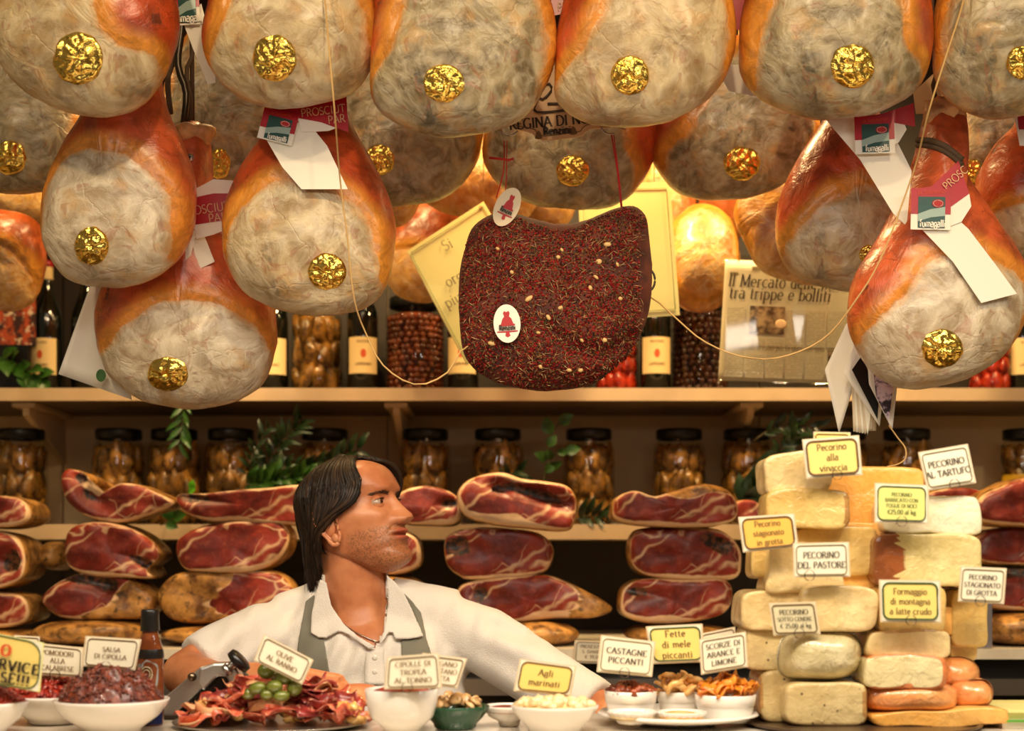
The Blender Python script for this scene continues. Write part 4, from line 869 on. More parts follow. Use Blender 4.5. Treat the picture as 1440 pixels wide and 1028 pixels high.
def jar_proto(name, h, r, kind, lump, mat, lidmat, seed, neck=.82, label=False):
    t = thing(name, None, 'jar', (0, 0, 0)); rng = random.Random(seed); m = MB()
    m.lathe([(0,.003),(r*.9,0),(r,.008),(r,h*.16),(r*.975,h*.2),(r,h*.24),(r,h*.68),(r*.985,h*.72),(r,h*.76),(r*.99,h*.8),(r*neck,h*.88),(r*neck,h*.93)], (0,0,0), 32); m.build('glass', M['glass'], t)
    m = MB(); m.lathe([(0,h*.985),(r*neck*.7,h*.985),(r*(neck+.02),h*.995),(r*(neck+.06),h*.985),(r*(neck+.06),h*.895),(r*(neck+.03),h*.89)], (0,0,0), 48, flute=24, amp=.01); m.build('lid', M[lidmat], t)
    m = MB(); n = 0
    if lump == 'long':
        for lv in range(3):
            for k in range(9):
                a = 2*math.pi*(k+.5*(lv % 2))/9 + rng.uniform(-.1, .1); hh = h*.8/3
                rr = r*(.78 if k % 2 else .73); m.ball((rr*math.cos(a), rr*math.sin(a), hh*(lv+.5)+.003), (r*.29, r*.20, hh*rng.uniform(.5, .66)), rotm(rng.uniform(-.25,.25), rng.uniform(-.3,.3), a+math.pi/2), 9, 7, jit=.5, seed=rng.random()*50)
    else:
        q = lump; lv = int(h*.84/(q*1.55)); nk = int(2*math.pi*(r-q)/(q*1.85))
        for l in range(lv):
            for k in range(nk):
                a = 2*math.pi*(k+.5*(l % 2))/nk + rng.uniform(-.08, .08); m.ball(((r-q*1.15)*math.cos(a), (r-q*1.15)*math.sin(a), q*1.1+l*q*1.55), q*rng.uniform(.85, 1.06), None, 8, 6)
    m.lathe([(0,.004),(r*.72,.004),(r*.72,h*.82),(0,h*.82)], (0,0,0), 20)
    tag(m.build('preserve', M[mat], t), None, None, None, 'stuff')
    if label:
        v = []; na = 20
        for z in (h*.28, h*.52):
            for i in range(na+1): a = R(-90-80+160*i/na); v.append((r*1.01*math.cos(a), r*1.01*math.sin(a), z))
        link('paper_label', v, [(i, i+1, na+2+i, na+1+i) for i in range(na)], M['jar_label'], t)
    return t
def put(o, px, y, z, lb, grp, rz=0, first=False):
    c = o if first else copy_tree(o); c.location = (P(px, 0, y).x, y, z); c.rotation_euler = (0, 0, rz); c['label'] = lb; c['group'] = grp; return c
TG = 'tall preserve jars on the upper shelf'
ja = jar_proto('preserve_jar', .235, .064, 0, 'long', 'artichoke', 'lid', 5); put(ja, 446, 3.6, Z1+.0005, 'tall jar packed with pale artichoke hearts on the upper shelf', TG, first=True)
jn = jar_proto('preserve_jar', .245, .075, 0, .0095, 'nuts', 'lid', 6); put(jn, 584, 3.62, Z1+.0005, 'tall jar of small red-brown round olives under the tilted notice', TG, first=True)
jb = jar_proto('preserve_jar', .245, .072, 0, .010, 'beans', 'lid', 7); put(jb, 984, 3.62, Z1+.0005, 'tall jar of near-black olives beside the newspaper page', TG, first=True)
jp = jar_proto('preserve_jar', .16, .055, 0, 'long', 'peppers', 'lid', 8); put(jp, 868, 3.6, Z1+.0005, 'jar of red peppers peeping out under the spiced ham', TG, first=True)
put(jp, 1392, 3.6, Z1+.0005, 'jar of red peppers beneath the big whole ham', TG)
put(jb, 790, 3.64, Z1+.0005, 'tall jar of dark olives hidden behind the spiced ham', TG)
# photo print at the far end of the upper shelf
t = thing('photo_print', 'colour photograph of market food leaning at the end of the upper shelf', 'photograph', (P(10,0,3.55).x, 3.55, Z1))
pm = NT('food_photo'); c = pm.coord(); q = pm.mix(pm.mr(pm.noise(c, 26, 5), .42, .56), srgb(70,44,36), srgb(200,90,50)); q = pm.mix(pm.mr(pm.noise(c, 44, 4), .56, .62), q, srgb(236, 214, 180)); pm.set(Base_Color=q, Roughness=.3)
xa, xb = P(-40,0,3.55).x, P(50,0,3.55).x; za, zb = P(0,485,3.55).z, P(0,400,3.55).z
mb = MB(); mb.box((xa, 3.55, za), (xb, 3.553, zb)); mb.build('print', pm.m, t, smooth=False)
mb = MB(); mb.box((xa, 3.549, za-.004), (xb, 3.555, za)); mb.box((xa, 3.5535, za-.004), (xb, 3.556, zb)); mb.build('holder', M['black'], t, smooth=False)
mb = MB(); mb.box((xa+.02, 3.551, Z1), (xb-.02, 3.56, za-.0041)); mb.build('foot', M['black'], t, smooth=False)

# ------------------------------------------------------------------ lower shelf: artichoke jars
JG = 'artichoke jars on the lower shelf'
j1 = jar_proto('artichoke_jar', .248, .066, 0, 'long', 'artichoke', 'lid', 11); j2 = jar_proto('artichoke_jar', .248, .066, 0, 'long', 'artichoke', 'lid', 12, label=True)
jl = [(30,'artichoke jar at the picture edge beside the shelf bracket',0), (167,'artichoke jar over the curled ham slice, second from the bracket',0), (245,'artichoke jar with a sprig hanging over its lid',0), (325,'artichoke jar just before the dark leafy branch',0), (457,'artichoke jar behind the leafy branch above the man\'s hair',0), (598,'artichoke jar beside the man\'s face, above the small cut ham',0),
      (700,'artichoke jar directly above the large gnarled cut ham',0), (828,'artichoke jar with a climbing stem in front of its shoulder',0), (955,'artichoke jar above the flat herb-dusted cut ham',0), (1050,'artichoke jar next to the cheese pile, under a bracket',0), (1185,'artichoke jar hidden behind the leaflet bundle',0), (1275,'artichoke jar beside the truffle cheese sign',0), (1443,'yellow-labelled jar at the picture edge above the hams',1)]
fst = True
for i, (px, lb, k) in enumerate(jl):
    if k: put(j2, px, 3.64, Z2+.0005, lb, JG, 0, True)
    else: put(j1, px, 3.64, Z2+.0005, lb, JG, i*1.3, fst); fst = False

# ------------------------------------------------------------------ leafy branches
def leaf_mesh(name, L, W, mat):
    v = []; f = []; n = 7
    for i in range(n):
        u = i/(n-1); w_ = W*math.sin(math.pi*u**.8)*.5 + .0003; z = .12*L*math.sin(u*2.5)
        for s_ in (-1, 0, 1): v.append((u*L, s_*w_, z + abs(s_)*w_*.35))
    for i in range(n-1):
        for k in range(2): a = i*3+k; f.append((a, a+3, a+4, a+1))
    me = bpy.data.meshes.new(name); me.from_pydata(v, [], f); me.materials.append(mat)
    me.polygons.foreach_set('use_smooth', [True]*len(f)); return me
LM = {}
def sprig(label, pts, Y, L, W, n, mat='leaf', seed=0, droop=.2, name='leafy_sprig', tip=True):
    rng = random.Random(seed); c = spline(pts, 14, False); Yv = Y if hasattr(Y, '__len__') else (Y, Y)
    Ys = np.linspace(Yv[0], Yv[1], 14); pp = [P(a, b, y) for (a, b), y in zip(c, Ys)]
    t = thing(name, label, 'plant', pp[0]); mb = MB(); mb.tube(pp, list(np.linspace(.0022, .001, 14)), 6); mb.build('stem', M['stem'], t)
    key = (mat, L, W)
    if key not in LM: LM[key] = leaf_mesh('leaf', L, W, M[mat])
    for i in range(n):
        u = (i+.5)/n*12.5 if not tip else 2 + (i+.5)/n*11; k = int(u); p = pp[k].lerp(pp[min(k+1, 13)], u-k); d = (pp[min(k+1, 13)] - pp[max(k-1, 0)]).normalized()
        a = rng.uniform(.4, 1.1) * (1 if i % 2 else -1); ax = Vector((0, -1, 0)); q = Matrix.Rotation(a, 3, ax) @ d + Vector((0, rng.uniform(-.7, .25), -droop*rng.random())); q.normalize()
        o = bpy.data.objects.new('leaf', LM[key]); COL.objects.link(o); o.parent = t; o.location = p - pp[0]
        xx = q; zz = (Vector((0, -1, 0)) + Vector((rng.uniform(-.5,.5), 0, rng.uniform(-.2,.7)))).normalized(); yy = zz.cross(xx).normalized(); zz = xx.cross(yy)
        o.rotation_euler = Matrix((xx, yy, zz)).transposed().to_euler(); s_ = rng.uniform(.75, 1.2); o.scale = (s_, s_, s_)
    return t
ZJ = 3.54
sprig('ivy sprig trailing from the upper shelf end below the photograph', [(-20,500),(5,505),(40,520),(62,535)], 3.53, .05, .034, 11, 'leaf', 1)
sprig('green sprig dangling below the lowest foil-sealed ham', [(262,549),(258,575),(256,600),(252,625)], (3.46, 3.47), .045, .011, 14, 'leaf', 2)
sprig('dark leafy branch rising beside the fourth artichoke jar', [(352,700),(370,660),(395,625),(425,590)], ZJ, .055, .013, 26, 'leaf_dark', 3)
sprig('dark branch with thin leaves next to the same jar lid', [(345,690),(352,650),(365,620),(378,600)], ZJ-.03, .038, .010, 16, 'leaf_dark', 4)
sprig('dark bay branch over the jar behind the man\'s hair', [(340,690),(400,660),(450,650),(505,632)], ZJ-.04, .052, .018, 26, 'leaf_dark', 5)
sprig('dense green foliage lying on the lower shelf behind the long cut ham', [(330,690),(360,678),(395,672),(430,668)], ZJ-.05, .05, .024, 30, 'leaf', 6)
sprig('single bright green leaf sprig in front of an artichoke jar', [(262,700),(266,692),(270,688),(271,684)], 3.44, .03, .024, 2, 'leaf_bright', 7)
sprig('thin climbing stem with a few green leaves between two jars', [(763,690),(768,650),(772,620),(790,588)], ZJ, .042, .028, 5, 'leaf', 8)
sprig('thin side stem with green leaves beside the climbing one', [(765,670),(780,640),(790,632),(796,640)], ZJ+.01, .04, .024, 4, 'leaf', 9)
sprig('green leaves lying at the foot of the jar by the gnarled ham', [(800,735),(825,725),(845,728),(865,722)], ZJ-.03, .055, .016, 14, 'leaf_dark', 10)
sprig('bay leaves in front of the jar above the gnarled ham', [(700,690),(712,675),(722,665),(735,672)], ZJ-.03, .045, .014, 8, 'leaf_dark', 15)
sprig('dark branch spreading beside the cheese pile on the lower shelf', [(1040,725),(1060,690),(1085,650),(1120,610)], ZJ, .055, .018, 26, 'leaf_dark', 11)
sprig('broad dark leaves low against the jar beside the cheeses', [(1030,725),(1045,700),(1060,680),(1078,672)], ZJ-.04, .07, .035, 9, 'leaf_dark', 12)
sprig('thin curly branch above the cheese pile beside the newspaper page', [(1060,620),(1090,600),(1120,598),(1150,600)], ZJ, .045, .012, 16, 'leaf_dark', 13)
sprig('green leaf tucked below the curled cut ham on the lower shelf', [(225,738),(235,735),(242,728),(246,724)], 3.44, .04, .03, 3, 'leaf', 14)

# ------------------------------------------------------------------ stacked cut hams
def cut_ham(label, outline, Yf=3.12, depth=.24, dark=None, seed=0, group=None, thick=.009, whole=False, hole=None, drop=0, skin_px=None, name='cut_ham'):
    n = 84; o = spline([(a, b) for a, b in outline], n); c = o.mean(0); k = Yf/F
    prof = [(0,0),(.25,0),(.5,0),(.68,0),(.82,.0005),(.9,.003),(.95,.008),(.985,.018),(1.0,.035),(1.01,.07),(.985,.12),(.90,.175),(.72,.22),(.45,.238),(0.02,.24)]
    if whole: prof = [(0.02,-.06),(.25,-.058),(.5,-.05),(.7,-.038),(.85,-.02),(.95,0),(1,.03),(1,.07),(.95,.13),(.8,.19),(.5,.23),(.02,.24)]
    V = []; px = []; rw = []
    for s, y in prof:
        q = c + (o-c)*max(s, .01); w_ = PN(q, Yf); w_[:, 1] = Yf + y*depth/.24; V.append(w_); px.append(q); rw += [y]*n
    V = np.concatenate(V); px = np.concatenate(px); rw = np.array(rw)
    for i in range(len(V)):
        x = Vector(V[i])*11 + Vector((seed*3.1, seed, 0)); q = noise.noise(x); q2 = noise.noise(x*2.7)
        V[i, 1] += (q*.010 + q2*.005) if rw[i] < .03 else 0
        if rw[i] >= .003: V[i, 0] += q*.004; V[i, 2] += noise.noise(x + Vector((9, 9, 9)))*.003
    th = np.arctan2(px[:, 1]-c[1], px[:, 0]-c[0])
    ed = sdist(px, o)*k - thick*(.45 + 1.25*np.maximum(np.sin(th + .5*math.sin(seed*2.1)), 0) + .25*np.sin(2*th+seed))
    if skin_px: ed = np.minimum(ed, -sdist(px, spline(skin_px, 40))*k)
    dk = np.zeros(len(V))
    for (dx, dy, rx, ry, an) in (dark or []):
        ca, sa = math.cos(R(an)), math.sin(R(an)); ux = (px[:, 0]-dx)*ca + (px[:, 1]-dy)*sa; uy = -(px[:, 0]-dx)*sa + (px[:, 1]-dy)*ca
        g = np.exp(-((ux/rx)**2 + (uy/ry)**2)*.7); dk = np.maximum(dk, g); V[:, 1] += np.where(rw < .01, g*.02, 0)
    sk = np.clip((rw-.006)/.02, 0, 1) if not whole else np.ones(len(V))
    if skin_px: sk = np.maximum(sk, np.clip(sdist(px, spline(skin_px, 40))/6+.3, 0, 1))
    f = []; rows = len(prof)
    for j in range(rows-1):
        for i in range(n):
            i2 = (i+1) % n; f.append((j*n+i, j*n+i2, (j+1)*n+i2, (j+1)*n+i))
    f.append(tuple(range(n))[::-1]); f.append(tuple((rows-1)*n+i for i in range(n)))
    z = float(V[:, 2].min()); t = thing(name, label, 'ham', (float(V[:, 0].mean()), Yf+depth/2, z), group)
    if drop: V[:, 2] += 0
    link('body', V, f, M['cut'], t, attrs={'edge': ed, 'dark': dk, 'skin': sk}); return t
def oval(x0, x1, y0, y1, e=2.6, wob=.05, seed=0, n=14):
    r_ = random.Random(seed); o = []
    for i in range(n):
        a = 2*math.pi*i/n; ca, sa = math.cos(a), math.sin(a); w_ = 1 + r_.uniform(-wob, wob)
        o.append(((x0+x1)/2 + (x1-x0)/2*w_*math.copysign(abs(ca)**(2/e), ca), (y0+y1)/2 + (y1-y0)/2*w_*math.copysign(abs(sa)**(2/e), sa)))
    return o
SG = 'stacked cut hams on the back counter'
cut_ham('pale cut ham at the picture edge, topmost, overlapping the shelf', oval(-70,43,696,743,2.4,.03,1), seed=1, group=SG, thick=.006)
cut_ham('cut ham at the picture edge with a dark cavity, under the pale one', oval(-70,34,746,830,2.6,.04,2), seed=2, dark=[(15,790,14,16,0)], group=SG)
cut_ham('dim cut ham at the picture edge, lowest but one of its stack', oval(-70,42,832,884,2.6,.04,3), seed=3, group=SG, Yf=3.14)
cut_ham('dark cut ham at the bottom of the edge stack', oval(-70,50,885,906,2.6,.04,3), seed=33, group=SG, Yf=3.16, whole=True, depth=.2)
cut_ham('curled cut ham with its bone end raised like a hook', [(85,670),(92,659),(108,662),(118,668),(121,676),(112,680),(124,690),(130,703),(145,690),(165,680),(190,681),(215,690),(243,704),(240,712),(215,722),(180,733),(150,735),(120,727),(100,712),(88,692)], seed=4, dark=[(112,672,10,7,20),(130,700,18,6,40)], group=SG, thick=.006, depth=.2)
cut_ham('tall oval cut ham with white seams under the hooked one', [(88,778),(92,750),(110,736),(145,733),(185,743),(215,765),(222,783),(205,800),(215,812),(180,813),(130,812),(95,800)], seed=5, dark=[(200,790,20,8,25)], group=SG, thick=.008)
cut_ham('ham with ragged pink cut end and orange rind, low in the stack', [(56,845),(66,828),(90,812),(120,806),(170,812),(205,830),(216,850),(200,868),(160,873),(110,873),(75,866)], seed=6, dark=[(120,815,40,8,5),(150,826,16,9,0)], group=SG, skin_px=[(165,828),(150,850),(110,868),(160,880),(225,865),(225,825),(190,808)])
cut_ham('whole brown ham at the bottom behind the onion salsa card', oval(40,205,872,908,2.4,.03,7), seed=7, whole=True, group=SG)
cut_ham('orange end of a whole ham showing left of the tall oval one', oval(50,96,762,802,2.2,.03,8), Yf=3.26, depth=.15, whole=True, seed=8, group=SG)
cut_ham('long flat cut ham with cord on top, stretching behind the hair', [(243,703),(250,694),(285,693),(320,690),(370,685),(420,681),(432,690),(430,735),(400,738),(340,735),(290,733),(258,722)], seed=9, dark=[(270,700,28,6,5)], group=SG, thick=.009)
cut_ham('oval cut ham with thick pale fat rim, beside the man\'s hair', [(243,765),(252,752),(285,738),(340,731),(385,731),(404,745),(406,765),(395,785),(360,803),(310,807),(262,803),(246,785)], seed=10, group=SG, thick=.010)
cut_ham('whole spotted ham with a dark red cut, above the shirt sleeve', [(217,842),(226,818),(255,804),(330,802),(385,806),(412,830),(420,860),(380,878),(300,879),(240,872)], seed=11, group=SG, skin_px=[(210,800),(310,795),(330,815),(292,845),(320,865),(420,870),(420,890),(200,890)])
cut_ham('ham at the bottom of the stack behind the man\'s sleeve', oval(222,420,880,908,2.4,.03,12), seed=12, whole=True, group=SG)
cut_ham('small cut ham right beside the man\'s face with a dark notch', [(556,700),(570,688),(595,683),(625,688),(645,700),(650,720),(640,737),(600,739),(565,735),(553,720)], seed=13, dark=[(633,708,12,7,0)], group=SG, thick=.008)
cut_ham('cut ham behind the man\'s chin with broad fat rim', oval(480,594,742,809,2.6,.03,14), seed=14, group=SG, thick=.014)
cut_ham('mottled ham showing between the man\'s jaw and collar', oval(470,597,809,845,2.4,.03,15), seed=15, whole=True, group=SG, Yf=3.14)
cut_ham('ham at the bottom of the stack behind the man', oval(450,620,846,907,2.4,.03,15), seed=16, whole=True, group=SG, Yf=3.14)
cut_ham('large gnarled cut ham with yellow rind and deep dark cavity', [(643,700),(648,682),(668,669),(705,664),(735,672),(770,675),(800,684),(811,705),(808,735),(795,746),(740,743),(690,737),(655,725)], Yf=3.06, seed=17, dark=[(745,692,48,7,16),(770,698,20,8,20),(700,688,12,6,0)], group=SG, thick=.016)
cut_ham('cut ham with ragged blackened corner under the gnarled one', [(624,765),(632,750),(660,742),(710,743),(755,748),(776,765),(778,785),(765,805),(720,815),(660,816),(645,810),(628,795)], seed=18, dark=[(645,768,18,16,0)], group=SG, thick=.008)
cut_ham('ham tapering to a brown shank, third down above the shoulder', [(640,840),(650,822),(690,812),(760,808),(800,820),(845,843),(862,858),(840,868),(790,870),(720,876),(670,872),(645,860)], seed=19, group=SG, skin_px=[(800,812),(815,840),(800,872),(870,875),(870,840)], dark=[(676,836,10,12,0)], thick=.012)
cut_ham('whole yellow ham at the bottom right behind the shoulder', oval(695,815,874,910,2.2,.03,20), seed=20, whole=True, group=SG, Yf=3.12)
cut_ham('flat cut ham with herb-dusted humped rind by the cheeses', [(860,715),(866,700),(890,690),(920,698),(950,690),(990,680),(1025,688),(1040,708),(1036,730),(1000,741),(940,741),(885,736),(862,730)], Yf=3.08, seed=21, group=SG, thick=.008, skin_px=[(855,705),(880,680),(920,690),(950,700),(980,700),(1000,692),(1035,695),(1030,670),(900,670),(855,690)])
cut_ham('D-shaped cut ham with branching seams, second down by the cheeses', [(885,780),(888,755),(905,743),(960,740),(1015,745),(1040,765),(1045,790),(1035,813),(980,817),(920,812),(893,800)], seed=22, dark=[(1010,765,25,12,20)], group=SG, thick=.009)
cut_ham('cut ham with wide fat band along its base, third down by the cheeses', [(872,845),(880,825),(910,814),(980,815),(1020,815),(1033,830),(1028,855),(1005,870),(950,878),(905,877),(875,865)], seed=23, dark=[(897,832,16,7,5)], group=SG, thick=.011)
cut_ham('dark whole ham at the bottom behind the fruit cards', oval(880,1040,879,908,2.2,.03,24), seed=24, whole=True, group=SG, Yf=3.14)
cut_ham('small dark cut end beside the cheese pile on the shelf', oval(1030,1072,702,736,2.4,.03,25), seed=25, group=SG, thick=.002, Yf=3.16, depth=.15)
cut_ham('cut ham glimpsed behind the truffle cheese card', oval(1296,1400,686,738,2.4,.03,26), seed=26, group=SG, thick=.004, Yf=3.16)
cut_ham('curving cut ham topmost at the far picture edge', [(1375,728),(1380,700),(1410,684),(1440,672),(1500,668),(1510,700),(1490,735),(1420,740)], seed=27, group=SG, thick=.006, Yf=3.06)
cut_ham('cut ham at the far picture edge, second down', oval(1370,1510,741,797,2.6,.03,28), seed=28, group=SG, thick=.006)
cut_ham('cut ham at the far picture edge with dark crust, third down', oval(1372,1510,799,860,2.6,.03,29), seed=29, group=SG, thick=.006, dark=[(1430,806,40,8,0)])
cut_ham('yellow ham at the bottom of the far edge stack', oval(1378,1500,862,908,2.2,.03,30), seed=30, whole=True, group=SG)
for i, (a, b) in enumerate(((290,691),(345,687))):
    pass
# grey bin behind the cheeses
t = thing('grey_box', 'narrow grey plastic box edge between the cheeses and the far hams', 'box', (P(1395,0,2.95).x, 2.95, EYE - .2))
mb = MB(); xa, xb = P(1380,0,3.0).x, P(1402,0,3.0).x; mb.box((xa, 3.03, ZB+.001), (xb, 3.1, P(0,840,3.0).z)); mb.build('body', plain('grey_plastic', srgb(120,118,126), .4), t, smooth=False)

# ------------------------------------------------------------------ the man
def blob_mesh(build, voxel=.006, smooth=6, it=2):
    mb = MB(); build(mb); me = bpy.data.meshes.new('tmp'); me.from_pydata(mb.v, [], mb.f); o = bpy.data.objects.new('tmp', me); COL.objects.link(o)
    r = o.modifiers.new('r', 'REMESH'); r.mode = 'VOXEL'; r.voxel_size = voxel
    sm = o.modifiers.new('s', 'SMOOTH'); sm.factor = .5; sm.iterations = smooth
    dg = bpy.context.evaluated_depsgraph_get(); dg.update(); e = o.evaluated_get(dg).to_mesh()
    v = np.array([tuple(p.co) for p in e.vertices]); f = [tuple(p.vertices) for p in e.polygons]
    o.evaluated_get(dg).to_mesh_clear(); bpy.data.objects.remove(o); bpy.data.meshes.remove(me); return v, f
MY = 2.5
MO = P(495, 726, MY); pit, yaw = R(15), R(-23)
HM = Matrix.Rotation(yaw, 3, 'Z') @ Matrix.Rotation(-pit, 3, 'Y')
HS = .98
def H(x, y, z):
    if z > .03: z = .03 + (z-.03)*.80
    return MO + HM @ Vector((x*HS, y*HS, z*HS))
itp = lambda z, tab: np.interp(z, [a for a, _ in tab], [b for _, b in tab])
XF = [(-.116,.060),(-.112,.080),(-.106,.090),(-.097,.0945),(-.088,.0935),(-.078,.087),(-.066,.089),(-.056,.090),(-.046,.091),(-.036,.090),(-.02,.089),(-.005,.088),(.008,.087),(.018,.0885),(.028,.094),(.036,.096),(.05,.093),(.07,.087),(.085,.078),(.1,.060),(.11,.040),(.118,.010)]
XB = [(-.116,.040),(-.105,.020),(-.09,.0),(-.075,-.025),(-.06,-.05),(-.04,-.066),(-.02,-.075),(.0,-.081),(.03,-.087),(.05,-.085),(.07,-.076),(.09,-.058),(.105,-.035),(.118,-.008)]
WD = [(-.116,.010),(-.110,.024),(-.10,.036),(-.088,.046),(-.07,.057),(-.05,.063),(-.03,.067),(-.01,.0705),(.01,.072),(.04,.074),(.06,.072),(.08,.064),(.095,.052),(.107,.036),(.114,.02),(.118,.006)]
XM = [(-.116,.050),(-.1,.035),(-.08,.015),(-.06,.0),(-.03,-.005),(.12,-.005)]
NW = [(-.044,0),(-.0405,.004),(-.039,.0105),(-.035,.0190),(-.030,.0245),(-.024,.0250),(-.018,.0222),(-.008,.0155),(.003,.0095),(.012,.005),(.02,.001),(.03,0)]
NWD = [(-.044,.017),(-.034,.019),(-.026,.018),(-.015,.0105),(.0,.0085),(.015,.0095)]
def sm(a, k=2):
    for _ in range(k): a = np.r_[a[0], (a[:-2]+2*a[1:-1]+a[2:])/4, a[-1]]
    return a
zz = np.concatenate([np.linspace(-.1165, -.08, 22), np.linspace(-.079, -.03, 50), np.linspace(-.0285, .04, 48), np.linspace(.042, .118, 34)])
uu = np.linspace(-1, 1, 161)[:-1]; tht = np.pi*np.sign(uu)*np.abs(uu)**1.35
g = lambda v, c, s_: np.exp(-((v-c)/s_)**2)
xf, xb, wd, xm = [sm(itp(zz, t_), 3) for t_ in (XF, XB, WD, XM)]
HV = []
for i, z in enumerate(zz):
    n_ = 2.35; c_, s_ = np.cos(tht), np.sin(tht)
    a_ = np.where(c_ > 0, xf[i]-xm[i], xm[i]-xb[i])
    x = xm[i] + a_*np.sign(c_)*np.abs(c_)**(2/n_); y = wd[i]*np.sign(s_)*np.abs(s_)**(2/n_)
    fr = np.clip((x-.02)/.03, 0, 1); ay = np.abs(y)
    nw = itp(z, NW); nd = itp(z, NWD)
    dx = nw*np.exp(-(ay/nd)**2.6)
    dx = dx + .0085*g(ay, .0155, .0060)*g(z, -.0315, .0068)                    # nostril wings
    dx = dx + .0025*g(z, -.0275, .0075)*g(ay, 0, .0095)
    dx = dx - .0050*g(ay, .0078, .0036)*g(z, -.0400, .0028)
    dx = dx + .0080*g(z, -.0515, .0042)*np.exp(-(ay/.0225)**3) + .0020*g(z, -.0478, .0025)*g(ay, .005, .0035)
    dx = dx + .0085*g(z, -.0635, .0050)*np.exp(-(ay/.0195)**3)
    dx = dx - .0105*g(z, -.0572, .0022)*np.exp(-(ay/.024)**4)
    dx = dx - .0015*g(z, -.0430, .0040)*g(ay, 0, .0035)
    dx = dx - .0115*g(z, .004, .0115)*g(ay, .0320, .0140)                       # eye sockets
    dx = dx + .0045*g(z, .0255, .0070)*g(ay, .026, .018) + .0040*g(z, -.018, .013)*g(ay, .045, .014)
    dx = dx - .0030*g(z, -.045, .015)*g(ay, .042, .010) + .003*g(z, -.098, .009)*g(ay, 0, .016)
    dx = dx - .0025*g(z+ay*.9, -.022, .0035)*g(ay, .026, .008)                  # fold beside the mouth
    x = x + dx*fr
    y = y + np.sign(y)*(.003*g(z, -.015, .014)*g(x, .05, .02) - .004*g(z, .02, .02)*g(x, .06, .02))
    HV.append(np.stack([x, y, np.full_like(x, z) - .004*np.clip(dx/.03, 0, 1)*fr], 1))
nh, nt_ = len(zz), len(tht); HVf = np.concatenate(HV)
hf = [(j*nt_+i, j*nt_+(i+1) % nt_, (j+1)*nt_+(i+1) % nt_, (j+1)*nt_+i) for j in range(nh-1) for i in range(nt_)]
hf += [tuple(range(nt_))[::-1], tuple((nh-1)*nt_+i for i in range(nt_))]
x_, y_, z_ = HVf.T; ay = np.abs(y_)
lip = np.clip(np.maximum(g(z_, -.0520, .0036)*1.15, g(z_, -.0628, .0048)*1.15)*np.exp(-(ay/.0215)**6)*(x_ > .075), 0, 1)
beard = np.clip(1.1*g(ay, 0, .2)*np.clip((-.030-z_)/.012, 0, 1)*np.clip((x_+.0)/.02, 0, 1), 0, 1); beard = np.where((z_ > -.045) & (ay > .03), beard*np.clip((.012-(z_+.045)) /.012, 0, 1), beard); beard *= (1-lip)*np.where((x_ > .095) & (z_ > -.043), .0, 1)
mv = [H(*p) for p in HVf]; mf = list(hf); lipa = list(lip); bea = list(beard)
def body_add(v, f, l=0, b=0):
    k = len(mv); mv.extend([Vector(p) for p in v]); mf.extend([tuple(i+k for i in q) for q in f]); lipa.extend([l]*len(v)); bea.extend([b]*len(v))
# eyelids
def lid(sy, a0, a1, r, cx=.0685, cz=.004, n=18, m_=7, sweep=78):
    v = []; f = []
    for j in range(m_+1):
        e = a0 + (a1-a0)*j/m_
        for i in range(n+1):
            q = R(-sweep + 2*sweep*i/n); ee = R(e)*math.cos(q)**.5 if abs(q) < R(89) else 0
            v.append(H(cx + r*math.cos(ee)*math.cos(q), sy*.0315 + r*math.cos(ee)*math.sin(q), cz + r*math.sin(ee)))
    for j in range(m_):
        for i in range(n): k = j*(n+1)+i; f.append((k, k+1, k+n+2, k+n+1))
    return v, f
for sy in (-1, 1):
    for a0, a1, r in ((68, 21, .0138), (-70, -19, .0136)): body_add(*lid(sy, a0, a1, r))
# ears
for sy in (-1, 1):
    mb = MB(); ec = np.array((-.010, -.012))
    out = 1.15*spline([(.006,-.034),(.012,-.022),(.010,-.006),(.012,.010),(.004,.024),(-.008,.027),(-.018,.020),(-.021,.004),(-.015,-.012),(-.008,-.026),(-.002,-.037)], 30)
    yb = lambda x, z: .0705 + .012*np.clip((-(x))/.02, 0, 1)
    v = []; cc = out.mean(0)
    for s_, lift in ((1., 0), (.86, .003), (.7, -.003), (.45, -.007), (.15, -.010)):
        for p in out: q = cc + (p-cc)*s_; v.append((q[0]-.006, sy*(yb(q[0], q[1])+lift), q[1]-.010))
    n_ = len(out); f = [(j*n_+i, j*n_+(i+1) % n_, (j+1)*n_+(i+1) % n_, (j+1)*n_+i) for j in range(4) for i in range(n_)] + [tuple(4*n_+i for i in range(n_))]
    mb.add(v, f)
    rim = [(p[0]-.006, sy*(yb(p[0], p[1])+.001), p[1]-.010) for p in out]; rr = [.0028 if 3 < i < 22 else (.0045 if i > 26 or i < 1 else .003) for i in range(n_)]
    mb.tube(rim + rim[:1], rr + rr[:1], 8)
    inn = [(p[0]*.62-.009, sy*(yb(p[0], p[1])+.0005), p[1]*.62-.010) for p in out[8:24]]; mb.tube(inn, .0024, 7)
    mb.ball((-.002, sy*.075, -.041), (.007,.004,.008), None, 12, 9)
    mb.ball((-.012, sy*.070, -.012), (.015,.010,.026), None, 12, 9)
    body_add([H(*p) for p in mb.v], mb.f)
